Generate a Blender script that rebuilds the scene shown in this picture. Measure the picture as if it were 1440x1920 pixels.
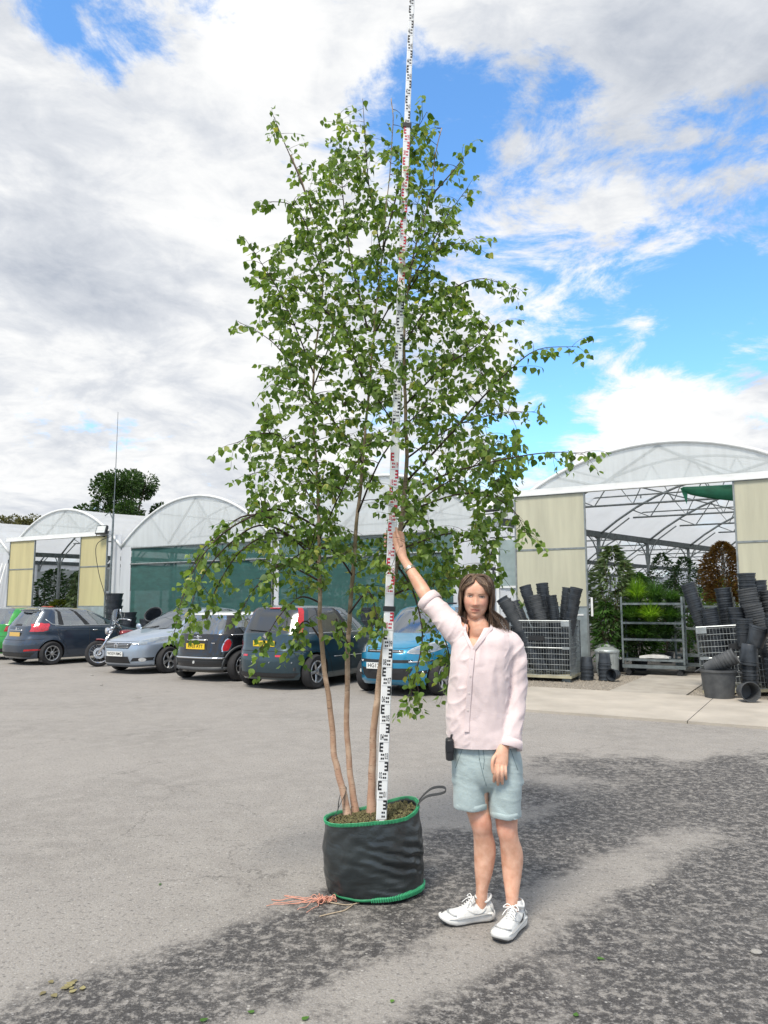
import bpy, bmesh, math, random
import numpy as np
from math import sin, cos, pi, radians, sqrt, atan2
from mathutils import Vector, Matrix, Euler, noise as mnoise
from mathutils.bvhtree import BVHTree

for _o in list(bpy.data.objects): bpy.data.objects.remove(_o)
SC = bpy.context.scene
COL = SC.collection
random.seed(7)

# ------------------------------------------------------------------ camera
cam_data = bpy.data.cameras.new('camera')
cam = bpy.data.objects.new('camera', cam_data); COL.objects.link(cam)
cam.location = (0, 0, 1.54)
cam.rotation_euler = (radians(90 + 7.1), 0, 0)
cam_data.sensor_fit = 'VERTICAL'
cam_data.sensor_height = 36.0
cam_data.lens = 36.0 * 1400 / 1920
cam_data.clip_start = 0.05; cam_data.clip_end = 3000
SC.camera = cam
SC.render.resolution_x, SC.render.resolution_y = 768, 1024

# ------------------------------------------------------------------ exposure
SC.view_settings.view_transform = 'Standard'
SC.view_settings.look = 'None'
SC.view_settings.exposure = 0.93
SC.view_settings.gamma = 1.0
SC.view_settings.use_curve_mapping = False
SC.cycles.max_bounces = 8
SC.cycles.transparent_max_bounces = 24
SC.cycles.use_denoising = True

# ------------------------------------------------------------------ sun and sky
SUN_EL, SUN_AZ = radians(57), radians(-152)     # azimuth from +Y towards +X: over the photographer's shoulder
sun_dir = Vector((sin(SUN_AZ) * cos(SUN_EL), cos(SUN_AZ) * cos(SUN_EL), sin(SUN_EL)))
sd = bpy.data.lights.new('sun', 'SUN'); sd.energy = 2.1; sd.angle = radians(16); sd.color = (1.0, 0.92, 0.80)
sun = bpy.data.objects.new('sun', sd); COL.objects.link(sun)
sun.rotation_euler = sun_dir.to_track_quat('Z', 'Y').to_euler()
sun.location = (-8, -12, 30)

def px_dir(x, y):
    "direction from the viewpoint of a point of the sky (photograph pixels), used to say where the clouds stand"
    p = radians(7.1); a = (x - 720) / 1400; b = (960 - y) / 1400
    return Vector((a, cos(p) - b * sin(p), sin(p) + b * cos(p))).normalized()

def make_world():
    w = bpy.data.worlds.new('World'); SC.world = w; w.use_nodes = True
    nt = w.node_tree; N = nt.nodes; L = nt.links
    for n in list(N): N.remove(n)
    out = N.new('ShaderNodeOutputWorld'); bg = N.new('ShaderNodeBackground')
    L.new(bg.outputs[0], out.inputs[0]); bg.inputs['Strength'].default_value = 0.1
    sky = N.new('ShaderNodeTexSky'); sky.sky_type = 'NISHITA'; sky.sun_disc = False
    sky.sun_elevation = SUN_EL; sky.sun_rotation = SUN_AZ
    sky.air_density = 1.0; sky.dust_density = 0.6; sky.ozone_density = 2.0
    tc = N.new('ShaderNodeTexCoord')
    def val(x):
        return x
    def math_(op, a, b=None, clamp=False):
        m = N.new('ShaderNodeMath'); m.operation = op; m.use_clamp = clamp
        for i, v in enumerate((a, b)):
            if v is None: continue
            if isinstance(v, (int, float)): m.inputs[i].default_value = v
            else: L.new(v, m.inputs[i])
        return m.outputs[0]
    def maprange(v, a, b, c, d, smooth=True):
        m = N.new('ShaderNodeMapRange'); m.interpolation_type = 'SMOOTHSTEP' if smooth else 'LINEAR'
        m.inputs['From Min'].default_value = a; m.inputs['From Max'].default_value = b
        m.inputs['To Min'].default_value = c; m.inputs['To Max'].default_value = d
        L.new(v, m.inputs['Value']); return m.outputs[0]
    sep = N.new('ShaderNodeSeparateXYZ'); L.new(tc.outputs['Generated'], sep.inputs[0])
    # clouds lie in a layer: divide by height so that they shrink towards the horizon
    zc = math_('ADD', math_('MAXIMUM', sep.outputs[2], 0.0), 0.28)
    comb = N.new('ShaderNodeCombineXYZ')
    L.new(math_('DIVIDE', sep.outputs[0], zc), comb.inputs[0])
    L.new(math_('DIVIDE', sep.outputs[1], zc), comb.inputs[1])
    L.new(math_('MULTIPLY', sep.outputs[2], 1.6), comb.inputs[2])
    def noise(scale, detail, rough, off=(0, 0, 0), dist=0.0, lac=2.1):
        mp = N.new('ShaderNodeMapping'); mp.inputs['Location'].default_value = off
        L.new(comb.outputs[0], mp.inputs[0])
        n = N.new('ShaderNodeTexNoise'); n.inputs['Scale'].default_value = scale
        n.inputs['Detail'].default_value = detail; n.inputs['Roughness'].default_value = rough
        n.inputs['Distortion'].default_value = dist; n.inputs['Lacunarity'].default_value = lac
        L.new(mp.outputs[0], n.inputs['Vector']); return n.outputs['Fac']
    def blob(x, y, r_in, r_out, amt):
        d = px_dir(x, y)
        v = N.new('ShaderNodeVectorMath'); v.operation = 'DOT_PRODUCT'; v.inputs[1].default_value = d
        L.new(tc.outputs['Generated'], v.inputs[0])
        return maprange(v.outputs['Value'], cos(radians(r_out)), cos(radians(r_in)), 0.0, amt)
    cover = math_('ADD', math_('MULTIPLY', noise(1.9, 6, 0.60, (3.1, 1.7, 0), 0.25), 0.72), -0.18)
    cover = math_('ADD', cover, math_('MULTIPLY', noise(5.5, 7, 0.66, (1.1, 4.2, 0.4), 0.35), 0.95))
    for b in [(920, 250, 2, 10, -.20), (1180, 350, 3, 13, -.15), (1380, 330, 2, 9, -.14), (830, 200, 1, 6, -.18),
              (1420, 650, 2, 8, -.22), (1180, 690, 2, 9, -.20), (1020, 780, 1, 6, -.20), (185, 45, .5, 4.2, -.24), (60, 30, .5, 3, -.15), (380, 60, 1, 5, -.12), (640, 200, 1, 4, -.08), (190, 795, .5, 3, -.15), (560, 150, .5, 2.5, -.14),
              (1150, 60, 6, 15, .24), (300, 330, 8, 22, .17), (250, 700, 8, 20, .13), (1250, 790, 1.5, 5, .30), (1120, 815, 1, 4, .18), (1420, 760, 1.5, 5, .28),
              (1250, 520, 3, 11, .13), (930, 400, 1, 6, .12), (960, 620, 2, 7, .06), (500, 120, 2, 6, .12)]:
        cover = math_('ADD', cover, blob(*b))
    mask = maprange(cover, 0.46, 0.68, 0.0, 1.0)
    # light and shade inside the clouds
    shade = math_('ADD', math_('MULTIPLY', noise(3.4, 7, 0.60, (7.4, 2.2, 1), 0.5), 0.85), math_('MULTIPLY', noise(9.0, 6, 0.62, (2.0, 9.1, 0.2), 0.5), 0.42))
    for b in [(1200, 90, 5, 17, .17), (100, 420, 2, 9, .08), (380, 600, 1, 6, .10), (150, 120, 3, 10, .05), (60, 560, 3, 10, .07), (250, 880, 3, 10, .06),
              (490, 60, 1, 5, -.20), (330, 250, 3, 12, -.06), (1250, 790, 2, 6, -.25), (1150, 560, 3, 11, -.15), (150, 820, 2, 8, -.05), (440, 640, 1, 5, -.08)]:
        shade = math_('ADD', shade, blob(*b))
    ramp = N.new('ShaderNodeValToRGB')
    e = ramp.color_ramp.elements
    e[0].position = 0.47; e[0].color = (5.6, 5.6, 5.55, 1)
    e[1].position = 1.0; e[1].color = (2.5, 2.75, 3.2, 1)
    m = e.new(0.60); m.color = (5.0, 5.05, 5.1, 1)
    m = e.new(0.73); m.color = (4.0, 4.15, 4.4, 1)
    L.new(shade, ramp.inputs[0])
    # clear sky: a deeper blue than the model's own
    gain = N.new('ShaderNodeMix'); gain.data_type = 'RGBA'; gain.blend_type = 'MULTIPLY'; gain.inputs[0].default_value = 1.0
    L.new(sky.outputs[0], gain.inputs[6]); gain.inputs[7].default_value = (0.95, 1.42, 1.70, 1)
    mix = N.new('ShaderNodeMix'); mix.data_type = 'RGBA'
    L.new(mask, mix.inputs[0]); L.new(gain.outputs[2], mix.inputs[6]); L.new(ramp.outputs[0], mix.inputs[7])
    L.new(mix.outputs[2], bg.inputs['Color'])
make_world()

# ------------------------------------------------------------------ helpers: objects
def tag(o, label=None, cat=None, group=None, kind=None):
    if label: o['label'] = label
    if cat: o['category'] = cat
    if group: o['group'] = group
    if kind: o['kind'] = kind
    return o
def empty(name, loc=(0, 0, 0), rz=0.0, label=None, cat=None, group=None):
    o = bpy.data.objects.new(name, None); COL.objects.link(o)
    o.location = loc; o.rotation_euler = (0, 0, rz); o.empty_display_size = 0.1
    return tag(o, label, cat, group)
def link(name, me, parent=None, mat=None):
    o = bpy.data.objects.new(name, me); COL.objects.link(o)
    if parent is not None: o.parent = parent
    if mat is not None and not me.materials: me.materials.append(mat)
    return o
def copy_tree(o, parent=None):
    c = o.copy(); COL.objects.link(c); c.parent = parent
    for ch in o.children: copy_tree(ch, c)
    return c

class MB:
    "collects shapes into one mesh"
    def __init__(s): s.v = []; s.f = []; s.m = []; s.cur = 0
    def add(s, vs, fs, m=None):
        b = len(s.v); s.v.extend([tuple(v) for v in vs])
        for f in fs: s.f.append(tuple(b + i for i in f)); s.m.append(s.cur if m is None else m)
        return s
    def box(s, c, d, M=None, m=None):
        x, y, z = c; a, b, h = d[0] / 2, d[1] / 2, d[2] / 2
        vs = [Vector((x + i * a, y + j * b, z + k * h)) for i in (-1, 1) for j in (-1, 1) for k in (-1, 1)]
        if M is not None: vs = [M @ v for v in vs]
        return s.add(vs, [(0, 1, 3, 2), (4, 6, 7, 5), (0, 4, 5, 1), (2, 3, 7, 6), (0, 2, 6, 4), (1, 5, 7, 3)], m)
    def rings(s, R, closed=True, cap0=False, cap1=False, m=None, loop=False):
        n = len(R[0]); b = len(s.v)
        for r in R: s.v.extend([tuple(p) for p in r])
        k = len(R)
        for i in range(k if loop else k - 1):
            i2 = (i + 1) % k
            for j in range(n if closed else n - 1):
                j2 = (j + 1) % n
                s.f.append((b + i * n + j, b + i * n + j2, b + i2 * n + j2, b + i2 * n + j)); s.m.append(s.cur if m is None else m)
        if cap0: s.f.append(tuple(b + j for j in range(n))[::-1]); s.m.append(s.cur if m is None else m)
        if cap1: s.f.append(tuple(b + (k - 1) * n + j for j in range(n))); s.m.append(s.cur if m is None else m)
        return s
    def tube(s, P, r, n=8, cap=True, m=None, flat=1.0):
        P = [Vector(p) for p in P]; k = len(P)
        if not hasattr(r, '__len__'): r = [r] * k
        up = None; R = []
        for i in range(k):
            t = (P[min(i + 1, k - 1)] - P[max(i - 1, 0)])
            t = t.normalized() if t.length > 1e-9 else Vector((0, 0, 1))
            if up is None: up = (Vector((0, 0, 1)) if abs(t.z) < .9 else Vector((1, 0, 0)))
            a = t.cross(up)
            if a.length < 1e-6: a = t.orthogonal()
            a.normalize(); b = a.cross(t).normalized(); up = b
            R.append([P[i] + r[i] * (cos(2 * pi * j / n) * a + flat * sin(2 * pi * j / n) * b) for j in range(n)])
        return s.rings(R, True, cap, cap, m)
    def lathe(s, prof, n=24, M=None, m=None, cap0=False, cap1=False):
        R = []
        for (r, z) in prof:
            ring = [Vector((r * cos(2 * pi * j / n), r * sin(2 * pi * j / n), z)) for j in range(n)]
            if M is not None: ring = [M @ p for p in ring]
            R.append(ring)
        return s.rings(R, True, cap0, cap1, m)
    def mesh(s, name, mats, smooth=False, auto=None):
        me = bpy.data.meshes.new(name); me.from_pydata(s.v, [], s.f)
        for mt in (mats if isinstance(mats, (list, tuple)) else [mats]): me.materials.append(mt)
        if len(me.materials) > 1: me.polygons.foreach_set('material_index', s.m)
        if smooth or auto: me.polygons.foreach_set('use_smooth', [True] * len(me.polygons))
        if auto:
            me.update(); me.set_sharp_from_angle(angle=radians(auto))
        me.update(); return me
    def build(s, name, mats, parent=None, smooth=False, auto=None):
        return link(name, s.mesh(name, mats, smooth, auto), parent)

def catmull(pts, n=6):
    P = [Vector(p) for p in pts]; out = []
    for i in range(len(P) - 1):
        p0 = P[max(i - 1, 0)]; p1 = P[i]; p2 = P[i + 1]; p3 = P[min(i + 2, len(P) - 1)]
        for k in range(n):
            t = k / n
            out.append(0.5 * ((2 * p1) + (p2 - p0) * t + (2 * p0 - 5 * p1 + 4 * p2 - p3) * t * t + (3 * p1 - p0 - 3 * p2 + p3) * t ** 3))
    out.append(P[-1]); return out
def lerp_table(tab, x):
    "tab: rows (x, a, b, ...) sorted by x; smooth-ish interpolation"
    if x <= tab[0][0]: return tab[0][1:]
    for i in range(len(tab) - 1):
        if x <= tab[i + 1][0]:
            t = (x - tab[i][0]) / (tab[i + 1][0] - tab[i][0])
            return tuple(a + (b - a) * t for a, b in zip(tab[i][1:], tab[i + 1][1:]))
    return tab[-1][1:]
def text_mesh(txt, size, mat, name='lettering', bold=0.0):
    cu = bpy.data.curves.new(name, 'FONT'); cu.body = txt; cu.size = size; cu.offset = bold; cu.resolution_u = 2
    cu.align_x = 'CENTER'; cu.align_y = 'CENTER'
    o = bpy.data.objects.new(name, cu); COL.objects.link(o)
    dg = bpy.context.evaluated_depsgraph_get()
    me = bpy.data.meshes.new_from_object(o.evaluated_get(dg)); bpy.data.objects.remove(o)
    me.materials.clear(); me.materials.append(mat); return me

# ------------------------------------------------------------------ helpers: materials
MATS = {}
def mat(name, col, rough=0.6, metal=0.0, var=0.0, scale=8.0, bump=0.0, bscale=None, coat=0.0, spec=None, detail=5.0,
        col2=None, coord='Object', rvar=0.0, stretch=(1, 1, 1), sheen=0.0, trans=0.0, alpha=1.0, sss=0.0):
    "principled material with procedural colour variation and fine relief"
    if name in MATS: return MATS[name]
    m = bpy.data.materials.new(name); m.use_nodes = True; MATS[name] = m
    nt = m.node_tree; N = nt.nodes; L = nt.links
    p = N['Principled BSDF']; out = N['Material Output']
    p.inputs['Roughness'].default_value = rough; p.inputs['Metallic'].default_value = metal
    p.inputs['Base Color'].default_value = (*col, 1)
    if coat: p.inputs['Coat Weight'].default_value = coat; p.inputs['Coat Roughness'].default_value = 0.04
    if spec is not None: p.inputs['Specular IOR Level'].default_value = spec
    if sheen: p.inputs['Sheen Weight'].default_value = sheen
    if sss:
        p.inputs['Subsurface Weight'].default_value = sss; p.inputs['Subsurface Radius'].default_value = (1, .35, .2); p.inputs['Subsurface Scale'].default_value = 0.01
    tc = N.new('ShaderNodeTexCoord'); mp = N.new('ShaderNodeMapping'); mp.inputs['Scale'].default_value = stretch
    L.new(tc.outputs[coord], mp.inputs[0])
    if var or col2 or rvar:
        n = N.new('ShaderNodeTexNoise'); n.inputs['Scale'].default_value = scale; n.inputs['Detail'].default_value = detail
        n.inputs['Roughness'].default_value = 0.6
        L.new(mp.outputs[0], n.inputs['Vector'])
        r = N.new('ShaderNodeValToRGB'); r.color_ramp.elements[0].position = .3; r.color_ramp.elements[1].position = .7
        c2 = col2 if col2 else tuple(min(1, c * (1 + var)) for c in col)
        c1 = tuple(c * (1 - var) for c in col)
        r.color_ramp.elements[0].color = (*c1, 1); r.color_ramp.elements[1].color = (*c2, 1)
        L.new(n.outputs['Fac'], r.inputs[0]); L.new(r.outputs[0], p.inputs['Base Color'])
        if rvar:
            mr = N.new('ShaderNodeMapRange'); mr.inputs['To Min'].default_value = max(0, rough - rvar); mr.inputs['To Max'].default_value = min(1, rough + rvar)
            L.new(n.outputs['Fac'], mr.inputs['Value']); L.new(mr.outputs[0], p.inputs['Roughness'])
    if bump:
        b = N.new('ShaderNodeBump'); b.inputs['Strength'].default_value = bump; b.inputs['Distance'].default_value = 0.01
        n2 = N.new('ShaderNodeTexNoise'); n2.inputs['Scale'].default_value = bscale or scale * 4; n2.inputs['Detail'].default_value = 4
        L.new(mp.outputs[0], n2.inputs['Vector']); L.new(n2.outputs['Fac'], b.inputs['Height']); L.new(b.outputs[0], p.inputs['Normal'])
    if trans:     # thin sheet that lets light through: part diffuse, part translucent
        t = N.new('ShaderNodeBsdfTranslucent'); t.inputs[0].default_value = (*[min(1, c * 1.15) for c in col], 1)
        if var or col2: L.new(r.outputs[0], t.inputs[0])
        mx = N.new('ShaderNodeMixShader'); mx.inputs[0].default_value = trans
        L.new(p.outputs[0], mx.inputs[1]); L.new(t.outputs[0], mx.inputs[2])
        last = mx.outputs[0]
    else: last = p.outputs[0]
    if alpha < 1:
        tr = N.new('ShaderNodeBsdfTransparent'); mx2 = N.new('ShaderNodeMixShader'); mx2.inputs[0].default_value = alpha
        L.new(tr.outputs[0], mx2.inputs[1]); L.new(last, mx2.inputs[2]); last = mx2.outputs[0]
    if last is not p.outputs[0]: L.new(last, out.inputs[0])
    return m

# facade frame: x along the greenhouse fronts (to the right), y inward; the tunnels run in at a skew
FO = Vector((4.693, 17.083, 0)); FR = radians(-30)
def fw(x, y, z=0.0):
    return Vector((FO.x + cos(FR) * x - sin(FR) * y, FO.y + sin(FR) * x + cos(FR) * y, z))
SKEW = 0.268
# ------------------------------------------------------------------ ground
def asphalt_material():
    m = bpy.data.materials.new('asphalt'); m.use_nodes = True
    nt = m.node_tree; N = nt.nodes; L = nt.links; p = N['Principled BSDF']
    tc = N.new('ShaderNodeTexCoord'); co = tc.outputs['Object']
    def noise(scale, detail=6, rough=.6, off=0.0):
        mp = N.new('ShaderNodeMapping'); mp.inputs['Location'].default_value = (off, off * .7, 0); L.new(co, mp.inputs[0])
        n = N.new('ShaderNodeTexNoise'); n.inputs['Scale'].default_value = scale; n.inputs['Detail'].default_value = detail; n.inputs['Roughness'].default_value = rough
        L.new(mp.outputs[0], n.inputs['Vector']); return n.outputs['Fac']
    def mth(op, a, b=None):
        k = N.new('ShaderNodeMath'); k.operation = op
        for i, v in enumerate((a, b)):
            if v is None: continue
            if isinstance(v, (int, float)): k.inputs[i].default_value = v
            else: L.new(v, k.inputs[i])
        return k.outputs[0]
    def mr(v, a, b, c=0., d=1.):
        k = N.new('ShaderNodeMapRange'); k.interpolation_type = 'SMOOTHSTEP'
        for nme, x in zip(('From Min', 'From Max', 'To Min', 'To Max'), (a, b, c, d)): k.inputs[nme].default_value = x
        L.new(v, k.inputs['Value']); return k.outputs[0]
    def mixc(f, a, b):
        k = N.new('ShaderNodeMix'); k.data_type = 'RGBA'
        if isinstance(f, (int, float)): k.inputs[0].default_value = f
        else: L.new(f, k.inputs[0])
        for i, v in ((6, a), (7, b)):
            if isinstance(v, tuple): k.inputs[i].default_value = (*v, 1)
            else: L.new(v, k.inputs[i])
        return k.outputs[2]
    # old damp oil-dark surface dressing, worn to blotches (x, y, rx, ry, rot, amount)
    sep = N.new('ShaderNodeSeparateXYZ'); L.new(co, sep.inputs[0])
    # one broad diagonal sheet of darker dressing with a paler wheel track through it
    w = mth('SUBTRACT', sep.outputs[0], sep.outputs[1])
    sheet = mth('MULTIPLY', mr(w, -4.95, -4.30, 0, .50), mr(sep.outputs[1], 9.0, 7.4))
    track = mth('MULTIPLY', mr(mth('ABSOLUTE', mth('ADD', w, 3.24)), .46, .12, 0, .36), mr(sep.outputs[1], 5.9, 4.6))
    acc = mth('SUBTRACT', sheet, track)
    for (x, y, rx, ry, a, amt) in [(1.6, 6.2, 1.1, .9, 0, .46), (2.4, 7.3, 1.5, 1.0, -10, .46), (.45, 5.0, .45, .6, 0, .48)]:
        mp = N.new('ShaderNodeMapping'); mp.vector_type = 'TEXTURE'
        mp.inputs['Location'].default_value = (x, y, 0); mp.inputs['Rotation'].default_value = (0, 0, radians(a)); mp.inputs['Scale'].default_value = (rx, ry, 1)
        L.new(co, mp.inputs[0])
        ln = N.new('ShaderNodeVectorMath'); ln.operation = 'LENGTH'; L.new(mp.outputs[0], ln.inputs[0])
        acc = mth('MAXIMUM', acc, mr(ln.outputs['Value'], 1.25, 0.25, 0, amt))
    blot = mth('ADD', acc, mth('MULTIPLY', mth('SUBTRACT', noise(2.2, 10, .80), .5), 1.35))
    stain = mr(blot, .16, .50)
    fine = noise(95, 4, .75); grit = noise(38, 4, .7, 3.0); big = noise(.5, 5, .6, 11.); mid = noise(5, 6, .6, 5.)
    # aggregate: stones of a few millimetres
    vor = N.new('ShaderNodeTexVoronoi'); vor.inputs['Scale'].default_value = 95; L.new(co, vor.inputs['Vector'])
    dry = mixc(mr(big, .3, .7), (.220, .207, .192), (.282, .265, .246))
    dry = mixc(mr(mid, .35, .75), dry, (.292, .276, .256))
    dry = mixc(mr(fine, .51, .66, 0, .75), dry, (.44, .425, .405))
    dry = mixc(mr(grit, .33, .47, .75, 0), dry, (.115, .110, .106))
    drk = mixc(mr(fine, .45, .75), (.048, .046, .046), (.135, .129, .124))
    drk = mixc(mr(grit, .53, .66, 0, .75), drk, (.30, .29, .28))
    drk = mixc(mr(noise(17, 6, .75, 8.), .47, .62, 0, .85), drk, dry)
    # hairline cracks and scattered pale stones
    dn = N.new('ShaderNodeTexNoise'); dn.inputs['Scale'].default_value = 1.7; dn.inputs['Detail'].default_value = 8; dn.inputs['Roughness'].default_value = .7; L.new(co, dn.inputs['Vector'])
    va = N.new('ShaderNodeVectorMath'); va.operation = 'MULTIPLY_ADD'; va.inputs[1].default_value = (.9, .9, 0); L.new(dn.outputs['Color'], va.inputs[0]); L.new(co, va.inputs[2])
    ve = N.new('ShaderNodeTexVoronoi'); ve.feature = 'DISTANCE_TO_EDGE'; ve.inputs['Scale'].default_value = .8; L.new(va.outputs[0], ve.inputs['Vector'])
    crack = mth('MULTIPLY', mr(ve.outputs['Distance'], .007, .001), mr(noise(.9, 4, .6, 21.), .46, .60, 0, .45))
    vs_ = N.new('ShaderNodeTexVoronoi'); vs_.inputs['Scale'].default_value = 26; L.new(co, vs_.inputs['Vector'])
    stone = mth('MULTIPLY', mr(vs_.outputs['Distance'], .20, .12), mr(noise(13, 2, .5, 4.), .52, .60, 0, .7))
    base = mixc(crack, mixc(stone, mixc(stain, dry, drk), (.46, .445, .42)), (.06, .057, .054))
    L.new(base, p.inputs['Base Color'])
    L.new(mr(stain, 0, 1, .93, .74), p.inputs['Roughness']); p.inputs['Specular IOR Level'].default_value = .35
    b = N.new('ShaderNodeBump'); b.inputs['Strength'].default_value = .8; b.inputs['Distance'].default_value = .006
    h = mth('ADD', mth('MULTIPLY', fine, .5), mth('ADD', grit, mth('MULTIPLY', vor.outputs['Distance'], .5)))
    L.new(h, b.inputs['Height']); L.new(b.outputs[0], p.inputs['Normal'])
    return m

def build_ground():
    g = MB(); S = 1500.0
    xs = [-S, -60, -20, -8, -4, -2, 0, 2, 4, 8, 20, 60, S]; ys = [-S, -40, -10, 0, 2, 3, 4, 5, 6, 8, 11, 15, 22, 40, 90, S]
    vs = [(x, y, 0.0) for y in ys for x in xs]; n = len(xs)
    fs = [(j * n + i, j * n + i + 1, (j + 1) * n + i + 1, (j + 1) * n + i) for j in range(len(ys) - 1) for i in range(n - 1)]
    g.add(vs, fs); o = g.build('asphalt_yard', asphalt_material()); tag(o, 'grey asphalt yard with dark worn blotches', kind='structure')
    # concrete apron before the large greenhouse, cast in bays with open joints
    cm = mat('concrete', (.40, .365, .315), .9, var=.16, scale=1.3, bump=.35, bscale=60, detail=9)
    cm2 = mat('concrete_dusty', (.34, .315, .275), .92, var=.2, scale=2.1, bump=.4, bscale=45, detail=9)
    ap = empty('concrete_apron', fw(0, -3, 0), FR); tag(ap, kind='structure')
    ap['label'] = 'pale concrete apron in front of the greenhouse door'
    xs = [-.25, 2.9, 6.6, 10.4, 14.0]; ys = [-6.5, -3.55]
    for i in range(4):
        b = MB(); x0, x1 = xs[i] + .006, xs[i + 1] - .006
        b.box(((x0 + x1) / 2, -1.98, .018), (x1 - x0, 3.0, .036)); b.build('slab', cm, ap)
    b = MB(); b.box((1.8, 1.55, .016), (1.28, 4.03, .028)); b.build('slab', cm2, ap)
    # gravel beds at the foot of the greenhouse front
    gm = mat('gravel', (.22, .19, .155), .95, var=.6, scale=40, bump=.6, bscale=70, col2=(.40, .36, .30))
    rnd = random.Random(5)
    for (x0, x1, y0, y1, lab) in [(-1.9, 1.15, -3.42, -.1, 'brown gravel strip under the pot cage by the yellow door'), (2.45, 9.5, -3.42, -.1, 'dark gravel and grit beneath the tilted pot cage')]:
        s = MB()
        for k in range(2600):
            x = rnd.uniform(x0, x1); y = rnd.uniform(y0, y1)
            
            r = rnd.uniform(.012, .032); h = r * rnd.uniform(.5, .9); a = rnd.uniform(0, 6.3)
            P = [(x + r * cos(a + q * 1.2566) * rnd.uniform(.7, 1.1), y + r * sin(a + q * 1.2566) * rnd.uniform(.7, 1.1), .006) for q in range(5)]
            s.add(P + [(x, y, .008 + h)], [(q, (q + 1) % 5, 5) for q in range(5)])
        sh = [(x0, y0, .010), (x1, y0, .010), (x1, y1, .010), (x0, y1, .010)]
        s.add(sh, [(0, 1, 2, 3)])
        o = s.build('gravel', gm); o.location = fw(0, 0, 0); o.rotation_euler.z = FR; tag(o, lab, 'gravel', kind='stuff')
build_ground()
# ------------------------------------------------------------------ greenhouses
M_film = mat('polythene_film', (.80, .83, .86), .45, var=.06, scale=1.2, trans=.5, alpha=.90, bump=.15, bscale=3)
M_gable = mat('gable_film', (.70, .745, .755), .5, var=.08, scale=1.0, trans=.40, alpha=.82, stretch=(6, 6, .4), bump=.12, bscale=2)
M_wallfilm = mat('wall_film', (.70, .73, .77), .5, var=.10, scale=.9, trans=.35, stretch=(5, 5, .5), bump=.2, bscale=2.5)
M_whitebar = mat('white_rail', (.70, .72, .72), .45, var=.10, scale=3)
M_galv = mat('galvanised_steel', (.25, .275, .28), .5, metal=.55, var=.25, scale=9)
M_galvdark = mat('weathered_steel', (.17, .20, .21), .55, metal=.5, var=.3, scale=9)
M_sheet = mat('galvanised_sheet', (.36, .42, .44), .42, metal=.55, var=.25, scale=3.5, rvar=.12)
M_yellow = mat('yellowed_polycarbonate', (.62, .565, .32), .5, var=.10, scale=1.1, trans=.25, stretch=(3.5, 3.5, .35), bump=.12, bscale=30)
M_yellow2 = mat('pale_polycarbonate', (.60, .59, .46), .5, var=.12, scale=1.1, trans=.25, stretch=(3.5, 3.5, .35), bump=.12, bscale=30)
M_net = mat('green_windbreak_net', (.020, .088, .080), .75, var=.25, scale=3, alpha=.86, stretch=(1, 1, 2.5))
M_netgreen = mat('green_tarpaulin', (.01, .14, .075), .55, var=.25, scale=3)
M_black = mat('black_steel', (.03, .032, .034), .5, var=.2, scale=6)
M_glassgrey = mat('dirty_side_glass', (.30, .38, .38), .25, var=.15, scale=2, alpha=.75)

def gp(x, y, z):
    return Vector((x + SKEW * max(y, 0), y, z))
def arch_z(b, x):
    x0, x1, ev, apx = b; c = (x0 + x1) / 2; h = (x1 - x0) / 2
    return ev + (apx - ev) * (1 - min(1, abs((x - c) / h)) ** 2.05)
BAYS = [(-27.9, -21.58, 3.5, 4.85), (-21.58, -15.52, 3.47, 4.90), (-15.52, -9.06, 3.45, 4.94), (-9.06, -2.25, 3.5, 5.0), (-2.25, 5.45, 3.6, 5.12)]

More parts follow.
